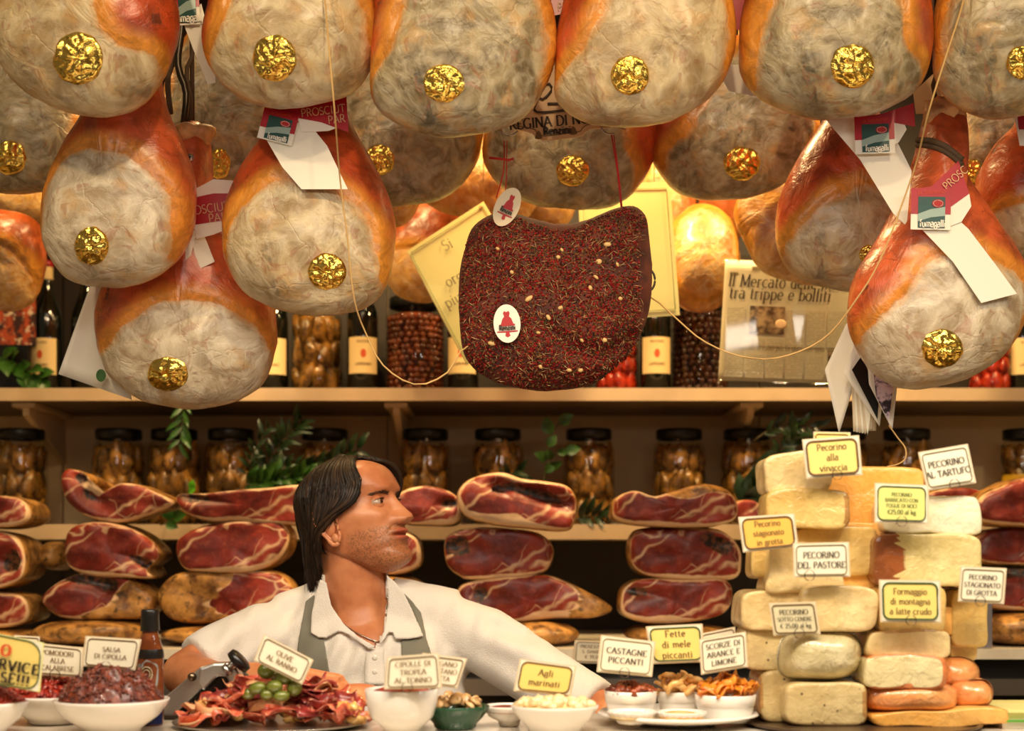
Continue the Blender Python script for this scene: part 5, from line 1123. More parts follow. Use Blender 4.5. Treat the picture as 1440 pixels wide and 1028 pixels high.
# neck, chest, arms
def Mx(px, py, Y): return P(px, py, Y)
def body_b(mb):
    mb.tube([H(-.012,0,-.015), Mx(497,795,2.51), Mx(502,850,2.52), Mx(508,880,2.52), Mx(512,930,2.52)], [.056,.057,.057,.064,.08], 28)
    mb.tube([Mx(400,885,2.52), Mx(505,880,2.53), Mx(640,882,2.53)], [.045,.06,.045], 20)
    mb.ball(Mx(520,940,2.51), (.15,.085,.10), None, 28, 20); mb.ball(Mx(520,1010,2.51), (.15,.095,.16), None, 28, 20); mb.ball((Mx(520,0,2.5).x,2.5,1.05), (.15,.10,.2), None, 28, 20)
    for s_, pts, r_ in ((1, [(385,895,2.50),(300,925,2.44),(262,948,2.39),(300,966,2.31),(400,962,2.235),(450,966,2.21),(478,972,2.20)], [.045,.042,.042,.042,.034,.026,.027]),
                        (-1, [(650,885,2.51),(740,940,2.46),(850,1010,2.37),(820,1045,2.28),(760,1075,2.20),(735,1085,2.17)], [.045,.044,.042,.038,.027,.028])):
        mb.tube([Mx(*p) for p in pts], r_, 20)
        e = Mx(*pts[-1]); d = (e - Mx(*pts[-2])).normalized(); e = e + d*.03; mb.ball(e, (.045,.040,.018), None, 20, 14)
        w_ = Vector((0, 1, 0)) - d*d.y; w_.normalize(); b0 = e + d*.03
        for k, (off, L) in enumerate(((-.030,.055),(-.010,.068),(.010,.064),(.030,.048))):
            p0 = e + d*.015 + w_*off; mb.tube([p0, p0 + d*(L*.5) + Vector((0,0,.004)), p0 + d*(L*.85) - Vector((0,0,.008)), p0 + d*L - Vector((0,0,.018))], [.0095,.0092,.0085,.007], 10)
        p0 = e - d*.012 - w_*.035; mb.tube([p0, p0 - w_*.018 + d*.02, p0 - w_*.016 + d*.045 - Vector((0,0,.008))], [.012,.0105,.009], 10)
bv, bf = blob_mesh(body_b, .0045, 5)
body_add(bv, bf)
sk = NT('skin'); c = sk.coord(); base = sk.mix(sk.mr(sk.noise(c, 14, 4), .3, .7), srgb(188,112,72), srgb(220,148,102))
base = sk.mix(sk.math('MULTIPLY', sk.mr(sk.noise(c, 320, 2), .45, .62), sk.math('MULTIPLY', sk.attr('beard'), .62)), base, srgb(112,76,50))
base = sk.mix(sk.math('MULTIPLY', sk.attr('beard'), .22), base, srgb(130,92,62))
base = sk.mix(sk.math('MULTIPLY', sk.attr('lip'), .75), base, srgb(176,72,60))
sk.set(Base_Color=base, Roughness=.42, Subsurface_Weight=.12, Subsurface_Radius=(.012,.004,.002), Normal=sk.bump(sk.noise(c, 240, 3), .15, .001), Coat_Weight=.12, Coat_Roughness=.35)
man = thing('person', 'man in a white polo and grey apron straps, looking aside with open lips', 'person', (MO.x, MY, 0))
link('body', mv, mf, sk.m, man, attrs={'lip': lipa, 'beard': bea})
# eyes
M['eye'] = plain('eye_white', srgb(184,160,140), .12, Coat_Weight=.6); M['iris'] = plain('iris', srgb(84,52,30), .15, Coat_Weight=.8); M['pupil'] = plain('pupil', srgb(10,8,6), .1)
for sy in (-1, 1):
    mb = MB(); mb.ball((0,0,0), .0126*HS, None, 24, 16); ec = H(.0685, sy*.0315, .004); gz = (HM @ Vector((1, .10, -.05))).normalized()
    e = link('eye', [Vector(p) + ec for p in mb.v], mb.f, M['eye'], man)
    u_ = gz.cross(Vector((0,0,1))).normalized(); v_ = u_.cross(gz)
    for nm, r_, l_, mt in (('iris', .0060, .0111, 'iris'), ('pupil', .0026, .0126, 'pupil')):
        rr = [ec + gz*(l_+.0004)*HS + (u_*math.cos(a) + v_*math.sin(a))*r_*q for q in (1, .5) for a in np.linspace(0, 2*math.pi, 20, endpoint=False)]
        for i in range(20, 40): rr[i] = rr[i] + gz*.0010
        link(nm, rr, [(i, (i+1) % 20, 20+(i+1) % 20, 20+i) for i in range(20)] + [tuple(range(20, 40))], M[mt], e)
# hair
hr = NT('hair'); hc = hr.attr('Col', 'Color'); hr.set(Base_Color=hc, Roughness=.5, Specular_IOR_Level=.35); M['hair'] = hr.m
HB = BVHTree.FromPolygons([Vector(p) for p in HVf], hf)
rng = random.Random(11)
def push(p, off):
    p = Vector(p); q, nn, _, d = HB.find_nearest(p)
    inside = (p - q).dot(Vector((q.x+.01, q.y, max(q.z, -.02)*.7))) < 0
    if inside or d < off: n2 = Vector((q.x+.015, q.y*1.1, q.z*.8 if q.z > 0 else 0)).normalized(); p = q + n2*off
    if p.z < -.03:
        c_ = Vector((-.028, 0, p.z)); r_ = p - c_
        if r_.length < .062: p = c_ + r_.normalized()*(.062 + off*.5)
    return p
FR = [(.040,-.010,.112),(.048,-.040,.098),(.055,-.060,.074),(.064,-.069,.040),(.052,-.076,.014),(.012,-.083,-.002),(-.022,-.083,-.016),(-.046,-.074,-.045),(-.058,-.066,-.075)]
MD = [(.0,-.008,.118),(.002,-.045,.108),(-.004,-.070,.075),(-.014,-.080,.040),(-.026,-.082,.010),(-.038,-.080,-.020),(-.048,-.074,-.055),(-.050,-.068,-.095),(-.056,-.066,-.130)]
BK = [(-.070,-.004,.088),(-.083,-.020,.068),(-.090,-.028,.040),(-.092,-.032,.010),(-.088,-.034,-.020),(-.088,-.040,-.055),(-.089,-.044,-.09),(-.092,-.048,-.12),(-.112,-.050,-.142)]
FRf = [(.066,.010,.100),(.080,.030,.092),(.086,.048,.072),(.078,.064,.045),(.055,.074,.022),(.012,.080,.0),(-.022,.080,-.016),(-.046,.07,-.045),(-.058,.06,-.075)]
def lockpath(t, side):
    A, B, C = (np.array(FR), np.array(MD), np.array(BK)); 
    if side > 0: A = np.array(FRf); B = B*np.array((1,-1,1)); C = C*np.array((1,-1,1))
    k = t*2; return A*(1-k) + B*k if k < 1 else B*(2-k) + C*(k-1)
def lock(mb, cols, t, side, r, jit, off, nn=6, npts=16, cut=1.0):
    p = lockpath(t, side).copy(); ph = rng.uniform(0, 6); am = rng.uniform(.3, 1)*jit
    j = np.array([rng.gauss(0, jit*.35) for _ in range(3)])
    for i in range(len(p)): p[i] += j*(i/8*.8+.3) + am*np.array((math.sin(ph+i*1.1), .3*math.cos(ph+i), .5*math.cos(ph*2+i*.9)))*(i/8)
    n_ = max(3, int(len(p)*cut)); p = p[:n_]; q = spline(p, npts, False); q = [H(*push(a, off)) for a in q]
    rr = [r*(.55 + .75*math.sin(math.pi*min(1, (i/(npts-1)))**.8*.85 + .25)) * (1 if i < npts-3 else (.7, .45, .12)[i-(npts-3)]) for i in range(npts)]
    b = len(mb.v); mb.tube(q, rr, nn); c_ = rng.choice([srgb(26,17,12), srgb(34,23,15), srgb(44,30,20), srgb(58,40,26), srgb(30,21,15)]); cols += [c_]*(len(mb.v)-b)
hv, hcz = MB(), []
for i in range(230):
    for sd in (-1, 1): lock(hv, hcz, (i+rng.random())/230, sd, rng.uniform(.0024, .0040), .004, rng.uniform(.004, .008), cut=rng.uniform(.9, 1.0))
for i in range(1300):
    sd = -1 if rng.random() < .75 else 1; lock(hv, hcz, rng.random(), sd, .00065, .008, rng.uniform(.006, .0115), 4, 14, rng.uniform(.75, 1))
hair = link('hair', hv.v, hv.f, M['hair'], man, attrs={'Col': np.array(hcz)})
hx = np.interp(z_, [-.12,-.1,-.02,0,.02,.05,.075,.1,.12], [-.045,-.045,-.03,.010,.036,.044,.042,.048,.06])
keep = (x_ < hx)
cv = [H(*(np.array(p) + np.array(Vector((p[0]+.01, p[1], p[2]*.7)).normalized())*.0045)) for p in HVf]; cf = [q for q in hf if all(keep[i] for i in q) and len(q) == 4]
link('hair_scalp', cv, cf, plain('scalp_hair', srgb(34,23,16), .6), hair)
mb = MB(); bc_ = []
for sy in (-1, 1):
    for i in range(120):
        u = rng.random(); y = sy*(.013 + .033*u); z = .0168 + .0034*math.sin(u*2.4) - .002*u + rng.uniform(-.0026, .0026)*(1-u*.4); d = (HB.ray_cast(Vector((.2, y, z)), Vector((-1, 0, 0)))[0] or Vector((.09, y, z)))
        e = d + Vector((-.001 , sy*.0055, .0016)); e2 = HB.ray_cast(Vector((.2, e.y, e.z)), Vector((-1, 0, 0)))[0] or e
        mb.tube([H(*(d + Vector((.0005,0,0)))), H(*((d+e2)/2 + Vector((.0014,0,0)))), H(*(e2 + Vector((.0005,0,0))))], [.0004,.0004,.0001], 3, cap=False)
tag(mb.build('eyebrows', plain('brow_hair', srgb(84,54,34), .6), man), None, None, None, 'stuff')
mb = MB()
for sy in (-1, 1):
    for i in range(26):
        q = R(-62 + 124*i/25); ee = R(21)*math.cos(q)**.5; a = H(.0685 + .0138*math.cos(ee)*math.cos(q), sy*.0315 + .0132*math.cos(ee)*math.sin(q), .004 + .0132*math.sin(ee)); 
        mb.tube([a, a + HM @ Vector((.0035*math.cos(q)+.001, .0035*math.sin(q), .0015))], [.0003,.0001], 3, cap=False)
tag(mb.build('eyelashes', M['black'], man), None, None, None, 'stuff')
# shirt
def shirt_b(mb):
    mb.tube([Mx(398,880,2.51), Mx(450,862,2.52), Mx(505,856,2.53), Mx(560,858,2.53), Mx(640,872,2.52)], [.055,.058,.062,.058,.055], 22)
    mb.ball(Mx(520,935,2.51), (.175,.105,.11), None, 30, 20); mb.ball(Mx(522,1015,2.51), (.175,.118,.18), None, 30, 20); mb.ball((Mx(520,0,2.5).x,2.5,1.08), (.175,.13,.2), None, 30, 20)
    mb.tube([Mx(400,890,2.50), Mx(370,897,2.49), Mx(320,915,2.45), Mx(278,936,2.41)], [.056,.060,.056,.052], 24)
    mb.tube([Mx(630,880,2.51), Mx(680,900,2.5), Mx(740,938,2.46), Mx(800,978,2.41), Mx(835,1000,2.385)], [.055,.060,.058,.056,.056], 24)
sv, sf = blob_mesh(shirt_b, .006, 7)
for i in range(len(sv)):
    p = Vector(sv[i]); px = 720 + p.x*F/p.y; py = HZ - (p.z-EYE)*F/p.y
    a = math.sin(px*.16 + py*.05 + 2*noise.noise(p*14)) * noise.noise(p*9 + Vector((3, 3, 3)))
    arm = min(1, max(0, (470-px)/60)) if px < 520 else min(1, max(0, (px-620)/70))
    b_ = math.sin((px*.55 + py*.9 if px < 520 else px*.5 - py*.8)*.13 + 3*noise.noise(p*7)) * (.4 + noise.noise(p*6))
    d = .0075*a + .0085*b_*arm; sv[i] = p + Vector((0, -1, .3))*d
VN = np.array([(459,800),(461,852),(485,886),(527,914),(541,888),(546,842),(546,800)], float)
cen = np.array([sv[list(q)].mean(0) for q in sf]); cpx = np.stack([720 + cen[:, 0]*F/cen[:, 1], HZ - (cen[:, 2]-EYE)*F/cen[:, 1]], 1)
inV = (sdist(cpx, VN) > 0) & (cen[:, 1] < 2.56)
neckh = np.hypot(cen[:, 0]-P(503,0,2.52).x, cen[:, 1]-2.525) < .066; inV |= neckh & (cen[:, 2] > P(0,880,2.5).z)
sfk = [q for q, k in zip(sf, inV) if not k]
cloth = NT('white_cotton'); c = cloth.coord(); cloth.set(Base_Color=srgb(238,232,222), Roughness=.8, Sheen_Weight=.2, Normal=cloth.bump(cloth.math('ADD', cloth.noise(c, 500, 2), cloth.math('MULTIPLY', cloth.noise(cloth.vadd(c, cloth.noisec(c, 8, 2), .08), 14, 3), 3.)), .35, .006)); M['cotton'] = cloth.m
shirt = link('shirt', sv, sfk, M['cotton'], man); SB = bvh_of(sv, sf)
def drape(name, poly, mat, parent, off=.004, n=26, thick=.003, flare=0, lo=2.3, hi=2.47):
    """cloth patch covering a pixel polygon, laid on the shirt"""
    poly = np.array(poly, float); mn, mx = poly.min(0), poly.max(0); st = 3.0
    xs = np.arange(mn[0]-st, mx[0]+2*st, st); ys = np.arange(mn[1]-st, mx[1]+2*st, st)
    pts = np.array([(x, y) for y in ys for x in xs]); sd = sdist(pts, poly)
    # snap outside points of boundary cells to the outline
    a = poly; b = np.roll(poly, -1, 0); ab = b-a
    v = []; nx = len(xs)
    for (x, y), s_ in zip(pts, sd):
        q = np.array((x, y))
        if s_ < 0:
            t_ = np.clip(((q-a)*ab).sum(1)/((ab*ab).sum(1)+1e-9), 0, 1); pr = a + ab*t_[:, None]; q = pr[np.argmin(((pr-q)**2).sum(1))]
        p, _ = surf(SB, q[0], q[1], 2.44); v.append((q[0], q[1], min(max(p.y, lo), hi)))
    v = np.array(v); yg = v[:, 2].reshape(len(ys), nx).copy()
    for _ in range(8): e_ = np.pad(yg, 1, 'edge'); yg = (e_[1:-1, 1:-1]*2 + e_[:-2, 1:-1] + e_[2:, 1:-1] + e_[1:-1, :-2] + e_[1:-1, 2:])/6
    v = [P(a_, b_, y_ - off) for (a_, b_, _), y_ in zip(v, yg.ravel())]
    f = [(j*nx+i, j*nx+i+1, (j+1)*nx+i+1, (j+1)*nx+i) for j in range(len(ys)-1) for i in range(nx-1) if max(sd[j*nx+i], sd[j*nx+i+1], sd[(j+1)*nx+i], sd[(j+1)*nx+i+1]) > 0]
    o = link(name, v, f, mat, parent); md = o.modifiers.new('s', 'SOLIDIFY'); md.thickness = thick; md.offset = 0
    sm_ = o.modifiers.new('m', 'SMOOTH'); sm_.iterations = 2; return o
M['apron'] = plain('apron_grey', srgb(124,122,108), .75)
drape('apron_strap', [(442,836),(430,846),(424,877),(418,913),(420,950),(424,1000),(470,1000),(466,962),(461,934),(455,896),(446,880),(446,850)], M['apron'], man, .004, thick=.002)
drape('apron_strap', [(568,834),(580,846),(592,862),(600,900),(606,918),(612,1000),(566,1000),(564,900),(584,896),(586,870),(574,848)], M['apron'], man, .004, thick=.002)
yp = [surf(SB, 527, y, 2.4)[0].y - .008 for y in (914, 938, 963)]
sheet('placket', [(514,913),(540,913),(541,963),(513,963)], lambda u, v: np.interp(v, (0, .5, 1), yp), M['cotton'], shirt, 4, 10, .003)
drape('collar', [(450,815),(444,835),(438,865),(437,890),(447,896),(459,897),(476,887),(488,891),(519,913),(528,910),(505,896),(485,880),(466,852),(459,819)], M['cotton'], shirt, .012, thick=.004, hi=2.45)
drape('collar', [(544,809),(556,819),(567,832),(580,858),(595,895),(575,899),(556,899),(551,884),(546,889),(540,900),(533,908),(541,884),(546,850)], M['cotton'], shirt, .012, thick=.004, hi=2.45)
mb = MB(); tb = [(452,808,2.47),(480,812,2.575),(505,810,2.59),(530,808,2.575),(546,806,2.49)]; q = spline(tb, 20, False); v = [P(a, b+dz, y_) for dz in (0, 34) for a, b, y_ in q]
o = link('collar_stand', v, [(i, i+1, 21+i, 20+i) for i in range(19)], M['cotton'], shirt); o.modifiers.new('s', 'SOLIDIFY').thickness = .003
for y in (925, 945):
    mb = MB(); p, _ = surf(SB, 527, y, 2.4); mb.ball(P(527, y, p.y-.0095), (.0045,.0015,.0045), None, 14, 8); mb.build('button', M['white'], shirt)
# necklace
BB = bvh_of(bv, bf); ch = spline([(459,826),(462,848),(474,868),(492,884),(514,896),(534,902),(540,888),(543,862),(545,838)], 46, False)
nk = []
for a, b in ch: p, _ = surf(BB, a, b, 2.45); s2, _ = surf(SB, a, b, 2.45); nk.append(P(a, b, min(p.y, 2.47) - .004))
mb = MB(); mb.tube(nk, .0011, 6); neck = mb.build('necklace', plain('silver', srgb(206,200,190), .22, 1.0), man)
mb = MB(); pp_ = nk[27]; mb.ball(pp_ + Vector((.004,-.012,-.022)), (.0035,.002,.010), rotm(0,.3,0), 10, 8); mb.tube([pp_, pp_ + Vector((.003,-.010,-.013))], .001, 6); mb.build('pendant', neck.data.materials[0], neck)
# apron bib, trousers and shoes below the counter
mx_ = MO.x + .035
mb = MB(); n_ = 14
for j, z in enumerate(np.linspace(1.20, .55, 12)):
    for i in range(n_+1): a = -1 + 2*i/n_; mb.v.append((mx_ + a*(.13 + .06*j/11), 2.5 - .155 - .03*min(1, j/4) + .09*a*a, z))
mb.f = [(j*(n_+1)+i, j*(n_+1)+i+1, (j+1)*(n_+1)+i+1, (j+1)*(n_+1)+i) for j in range(11) for i in range(n_)]; mb.m = [0]*len(mb.f)
o = mb.build('apron', M['apron'], man); o.modifiers.new('s', 'SOLIDIFY').thickness = .003
def tr_b(mb):
    mb.ball((mx_, 2.52, .95), (.17,.125,.13), None, 24, 16)
    for s_ in (-1, 1): mb.tube([(mx_+s_*.085, 2.52, .93), (mx_+s_*.10, 2.52, .5), (mx_+s_*.11, 2.53, .07)], [.095,.07,.055], 20)
tv, tf = blob_mesh(tr_b, .012, 4); link('trousers', tv, tf, M['darksteel'], man)
for s_ in (-1, 1):
    mb = MB(); mb.ball((mx_+s_*.11, 2.49, .045), (.048,.13,.045), None, 18, 12); mb.build('shoe', M['black'], man)

# ------------------------------------------------------------------ price cards
def card(label, quad, Y, mat, lines, text='ink', h=.16, border='ink_brown', bw=.0008, clip=(.45, 1.0), inner=None, squeeze=1.0, group=None, stake=True, gap=1.66, tsp=.1, voff=0, rim=.055):
    """card in a holder: quad tl,tr,br,bl in pixels; lines are (text, relative height) rows"""
    a, b, c, d = [np.array(q, float) for q in quad]; h = h*.76; squeeze = squeeze*1.15; wpx = (np.linalg.norm(b-a) + np.linalg.norm(c-d))/2; hpx = (np.linalg.norm(d-a) + np.linalg.norm(c-b))/2
    def at(u, v, l=0): p = (a*(1-u)+b*u)*(1-v) + (d*(1-u)+c*u)*v; return P(p[0], p[1], Y - l)
    base = at(.5, 1); t = thing('price_card', label, 'card', base, group)
    def poly(u0, v0, u1, v1, r, l, n=5):
        o = []
        for cx, cy, a0 in ((u1-r, v0+r*wpx/hpx, -90), (u1-r, v1-r*wpx/hpx, 0), (u0+r, v1-r*wpx/hpx, 90), (u0+r, v0+r*wpx/hpx, 180)):
            for i in range(n): q = R(a0 + 90*i/(n-1)); o.append(at(cx + r*math.cos(q), cy + r*wpx/hpx*math.sin(q), l))
        return o
    def slab(nm, pl, mt, th):
        n = len(pl); bk = [p + Vector((0, th, 0)) for p in pl]
        return link(nm, pl + bk, [tuple(range(n)), tuple(range(n, 2*n))[::-1]] + [(i, n+i, n+(i+1) % n, (i+1) % n) for i in range(n)], mt, t, smooth=False)
    slab('holder', poly(0, 0, 1, 1, .01, 0), M['plastic' if mat != 'card_board' else mat], .0012)
    slab('print', poly(rim*.5, rim*.6, 1-rim*.5, 1-rim*.6, .02, .0008), M['card_white' if inner else mat], .0004)
    if inner: slab('panel_print', poly(rim*1.1, rim*1.4, 1-rim*1.1, 1-rim*1.4, .1, .0012), M[inner], .0002)
    r_ = poly(rim*1.1, rim*1.4, 1-rim*1.1, 1-rim*1.4, .1 if inner else .07, .0016); mb = MB(); mb.tube(r_ + r_[:1], bw, 5, cap=False); mb.build('border_line', M[border], t)
    mb = MB(); n = len(lines); tot = sum(l[1] for l in lines)*gap; y = .5 - tot/2*h + voff; W = hpx/wpx
    for ln in lines:
        s_, rel = ln[0], ln[1]; hh = h*rel; y += hh*gap*.5
        text_strokes(mb, s_, lambda x, q: at(.5 + x*W + (ln[2] if len(ln) > 2 else 0), -q, .002), 0, -(y + hh*.5), hh, thick=.155, thin=.09, squeeze=squeeze, sp=tsp); y += hh*gap*.5
    if mb.v: mb.build('lettering', M[text], t, smooth=False)
    if clip:
        cpt = at(clip[0], clip[1]-.05, .003); mb = MB(); rr = .0065; mb.tube([cpt + Vector((rr*math.cos(q), -.001, rr*math.sin(q))) for q in np.linspace(0, 2*math.pi, 17)], .0005, 6, cap=False)
        mb.build('wire_ring', M['wire'], t)
        if stake: mb = MB(); mb.tube([cpt + Vector((0, .0046, 0)), cpt + Vector((0, .03, -.002))], .0007, 6); mb.build('pick', M['wire'], t)
    return t

# ------------------------------------------------------------------ cheeses
def block(label, x0, x1, y0, y1, Y, depth, mat, seed=0, tilt=0, taper=0, e=5, rind=None, round_=False, wob=.004, name='cheese_wedge', pts=None, edge=.94, board=None):
    """rounded block; front face at Y, pixel bounds of the front; rind = sides given the rind colour"""
    n = 72; cx, cy = (x0+x1)/2, (y0+y1)/2; o = []
    if pts: o = spline(pts, n)
    else:
        for i in range(n):
            a = 2*math.pi*i/n; ca, sa = math.cos(a), math.sin(a); u = math.copysign(abs(ca)**(2/e), ca); v = math.copysign(abs(sa)**(2/e), sa)
            u *= 1 - taper*.5*(1-v)*.5; x, y = u*(x1-x0)/2, v*(y1-y0)/2; t_ = R(tilt); o.append((cx + x*math.cos(t_) - y*math.sin(t_), cy + x*math.sin(t_) + y*math.cos(t_)))
        o = np.array(o)
    c = o.mean(0); V = []; rd = []; k = Y/F
    rows = [(.001,0),(.3,0),(.6,0),(.8,.0),(.92,.0),(.97,.0015),(.992,.004),(1,.009)] + [(1, d) for d in np.linspace(.02, depth-.012, 5)] + [(.97, depth-.004),(.9, depth),(.5, depth),(.001, depth)]
    if round_: rows = [(.001,0),(.3,.0015),(.55,.005),(.72,.010),(.85,.018),(.94,.028),(.985,.040),(1,.055)] + [(1, depth*.5), (1, depth-.05)] + [(.985, depth-.035),(.9, depth-.015),(.6, depth-.003),(.001, depth)]
    for s_, y in rows:
        q = c + (o-c)*s_; w_ = PN(q, Y); sc_ = 1.0; w_[:, 1] = Y + y; V.append(w_)
        u = (q[:, 0]-cx)/((x1-x0)/2); v = (q[:, 1]-cy)/((y1-y0)/2); r_ = np.zeros(n)
        if rind:
            if 'l' in rind: r_ = np.maximum(r_, (u < -edge).astype(float))
            if 'r' in rind: r_ = np.maximum(r_, (u > edge).astype(float))
            if 't' in rind: r_ = np.maximum(r_, (v < -edge).astype(float))
            if 'b' in rind: r_ = np.maximum(r_, (v > edge).astype(float))
            if 's' in rind and y > .004: r_ = np.ones(n)
            if 'a' in rind: r_ = np.ones(n)
        rd.append(r_)
    V = np.concatenate(V); rd = np.concatenate(rd)
    for i in range(len(V)):
        x = Vector(V[i])*22 + Vector((seed*2.3, seed, 5)); q = Vector((noise.noise(x), noise.noise(x + Vector((7,0,0))), noise.noise(x + Vector((0,9,0))))) * wob; V[i] += np.array(q)*np.array((1, 1, .8))
    m_ = len(rows); f = [(j*n+i, j*n+(i+1) % n, (j+1)*n+(i+1) % n, (j+1)*n+i) for j in range(m_-1) for i in range(n)] + [tuple(range(n))[::-1], tuple((m_-1)*n+i for i in range(n))]
    z = max(float(V[:, 2].min()), ZC)
    V[:, 2] = np.maximum(V[:, 2], ZC + .0005)
    o_ = link(name, V, f, M[mat], None, attrs={'rind': rd}, origin=(float(V[:, 0].mean()), Y+depth/2, z))
    return tag(o_, label, 'cheese')
B1, B2, B3 = 1.80, 1.845, 1.885
t = thing('serving_tray', 'dark round tray under the cheese pile', 'tray', (P(1200,0,1.86).x, 1.87, ZC))
mb = MB(); mb.lathe([(0,.0005),(.145,.0005),(.152,.004),(.153,.0065),(.148,.0065),(.143,.0035),(0,.0035)], (P(1205,0,1.86).x, 1.845, ZC), 56); mb.build('plate', plain('dark_tray', srgb(86,66,48), .3, .3), t)
block('spotted cheese block at the foot of the pile, dark peppercorns in its face', 1104, 1221, 961, 1022, B1, .085, 'ch_spot', 1, edge=.90, rind='r')
block('spotted cheese wheel half behind the bottom spotted block', 1067, 1140, 941, 1016, B1+.04, .10, 'ch_spot', 2, rind='l', edge=.9, e=4)
block('round white cheese in shiny film, second from the bottom', 1104, 1223, 887, 961, B1-.003, .09, 'ch_wrap', 3, e=3, round_=True, wob=.006, name='round_cheese')
block('spotted cheese piece squeezed left of the film-wrapped wheel', 1048, 1108, 884, 943, B1+.045, .08, 'ch_spot', 4, e=6)
block('pale cheese wedge with the ash cheese card pinned to it', 1042, 1140, 829, 888, B1+.035, .09, 'ch_pale', 5, e=5, taper=.08)
block('long film-wrapped pale cheese next to the ash cheese card', 1127, 1236, 824, 888, B1+.008, .09, 'ch_pale', 6, e=5, tilt=1)
block('narrow upright cheese wedge below the shepherd cheese card', 1080, 1186, 764, 832, B1+.03, .08, 'ch_pale', 7, pts=[(1090,766),(1130,764),(1180,790),(1186,830),(1130,831),(1080,832),(1084,800)])
block('yellow cheese block glimpsed left of the shepherd cheese card', 1058, 1102, 768, 812, B1+.06, .07, 'ch_yellow', 8)
block('film-wrapped yellow cheese under the middle of the pile', 1120, 1236, 739, 812, B2+.01, .09, 'ch_yellow', 9, e=6, rind='t')
block('brown-edged cheese strip between two tiers of the pile', 1120, 1240, 806, 832, B2+.02, .07, 'ch_orange', 10, e=4)
block('cheese block under the topmost spotted one, speckled rind on its end', 1077, 1197, 687, 743, B2-.01, .08, 'ch_yellow', 11, rind='r', edge=.86, taper=.06)
block('topmost cheese block with few dark spots, beside the grape marc card', 1076, 1170, 635, 692, B2, .08, 'ch_pale', 12, pts=[(1079,645),(1110,637),(1160,632),(1170,650),(1166,688),(1120,690),(1084,693),(1078,670)])
block('big orange cheese slab across the back of the top tier', 1160, 1302, 655, 745, B3+.01, .07, 'ch_orange', 13, e=8)
block('orange cheese half hidden behind the walnut leaf card', 1180, 1260, 735, 760, B3-.02, .07, 'ch_orange', 14, e=5)
block('bright white cheese half right of the walnut leaf card', 1245, 1385, 696, 754, B2-.01, .09, 'ch_white', 15, e=5, pts=[(1250,700),(1300,697),(1360,697),(1378,705),(1385,740),(1375,752),(1310,750),(1247,745)])
block('large cheese half with thick brown rind at one end', 1229, 1382, 749, 826, B2-.015, .09, 'ch_brown', 16, e=6, rind='l', edge=.56)
block('pale cheese behind the mountain cheese card', 1236, 1334, 822, 892, B1+.02, .09, 'ch_yellow', 17, e=6)
block('cheese slice column at the outer edge under the cave-aged card', 1338, 1391, 828, 910, B2+.01, .07, 'ch_yellow', 18, e=6, rind='t')
block('film-wrapped yellow cheese with brown upper rim beside the mountain card', 1232, 1358, 853, 893, B1+.055, .07, 'ch_orange', 19, e=6)
block('yellow cheese block just below the mountain cheese card', 1222, 1338, 886, 928, B1+.012, .08, 'ch_pale', 20, e=6, rind='t', edge=.9)
block('narrow cheese piece behind the edge of the lower yellow block', 1335, 1374, 892, 932, B2+.02, .07, 'ch_yellow', 21)
block('washed-rind cheese with a cut greenish white face, orange edges', 1216, 1332, 921, 970, B1-.003, .09, 'ch_rind', 22, e=5, rind='trb', edge=.80)
block('orange film-wrapped round cheese above the board', 1218, 1362, 962, 1007, B1-.008, .10, 'ch_round', 23, e=3, round_=True, name='round_cheese')
block('small orange round cheese behind the cut washed-rind one', 1320, 1386, 926, 974, B2-.02, .08, 'ch_round', 24, e=2.8, round_=True, name='round_cheese', wob=.006)
block('small orange round cheese at the outer foot of the pile', 1340, 1405, 955, 1000, B2-.035, .07, 'ch_round', 25, e=2.8, round_=True, name='round_cheese', wob=.006)
block('flat orange-rinded cheese wedge lying under the round orange cheeses', 1228, 1420, 996, 1025, B1-.005, .11, 'ch_orange', 26, pts=[(1226,1006),(1240,1004),(1330,1000),(1405,995),(1420,1012),(1408,1018),(1300,1024),(1240,1022)], rind='b')
for i, (mt, c_, z0) in enumerate((('paper sheet stack, white, under the yellow sheets', 'paper', .0), ('yellow paper sheets lying on top at the counter edge', 'card_board', .012))):
    t = thing('paper_stack', mt, 'paper', (P(1440,0,1.84).x, 1.84, ZC + z0)); mb = MB(); x = P(1402 if i else 1395, 0, 1.84).x; mb.box((x, 1.80+.0*i, ZC+.0005+z0), (x+.14, 1.93, ZC+.012+z0)); mb.build('sheets', M[c_], t, smooth=False)
    mb = MB(); mb.box((x-.001, 1.795, ZC+.0005+z0+.0085), (x+.141, 1.7995, ZC+.0115+z0)); mb.build('green_edge' if i == 0 else 'top_edge', M['leaf_bright'] if i == 0 else M['card_board'], t, smooth=False)

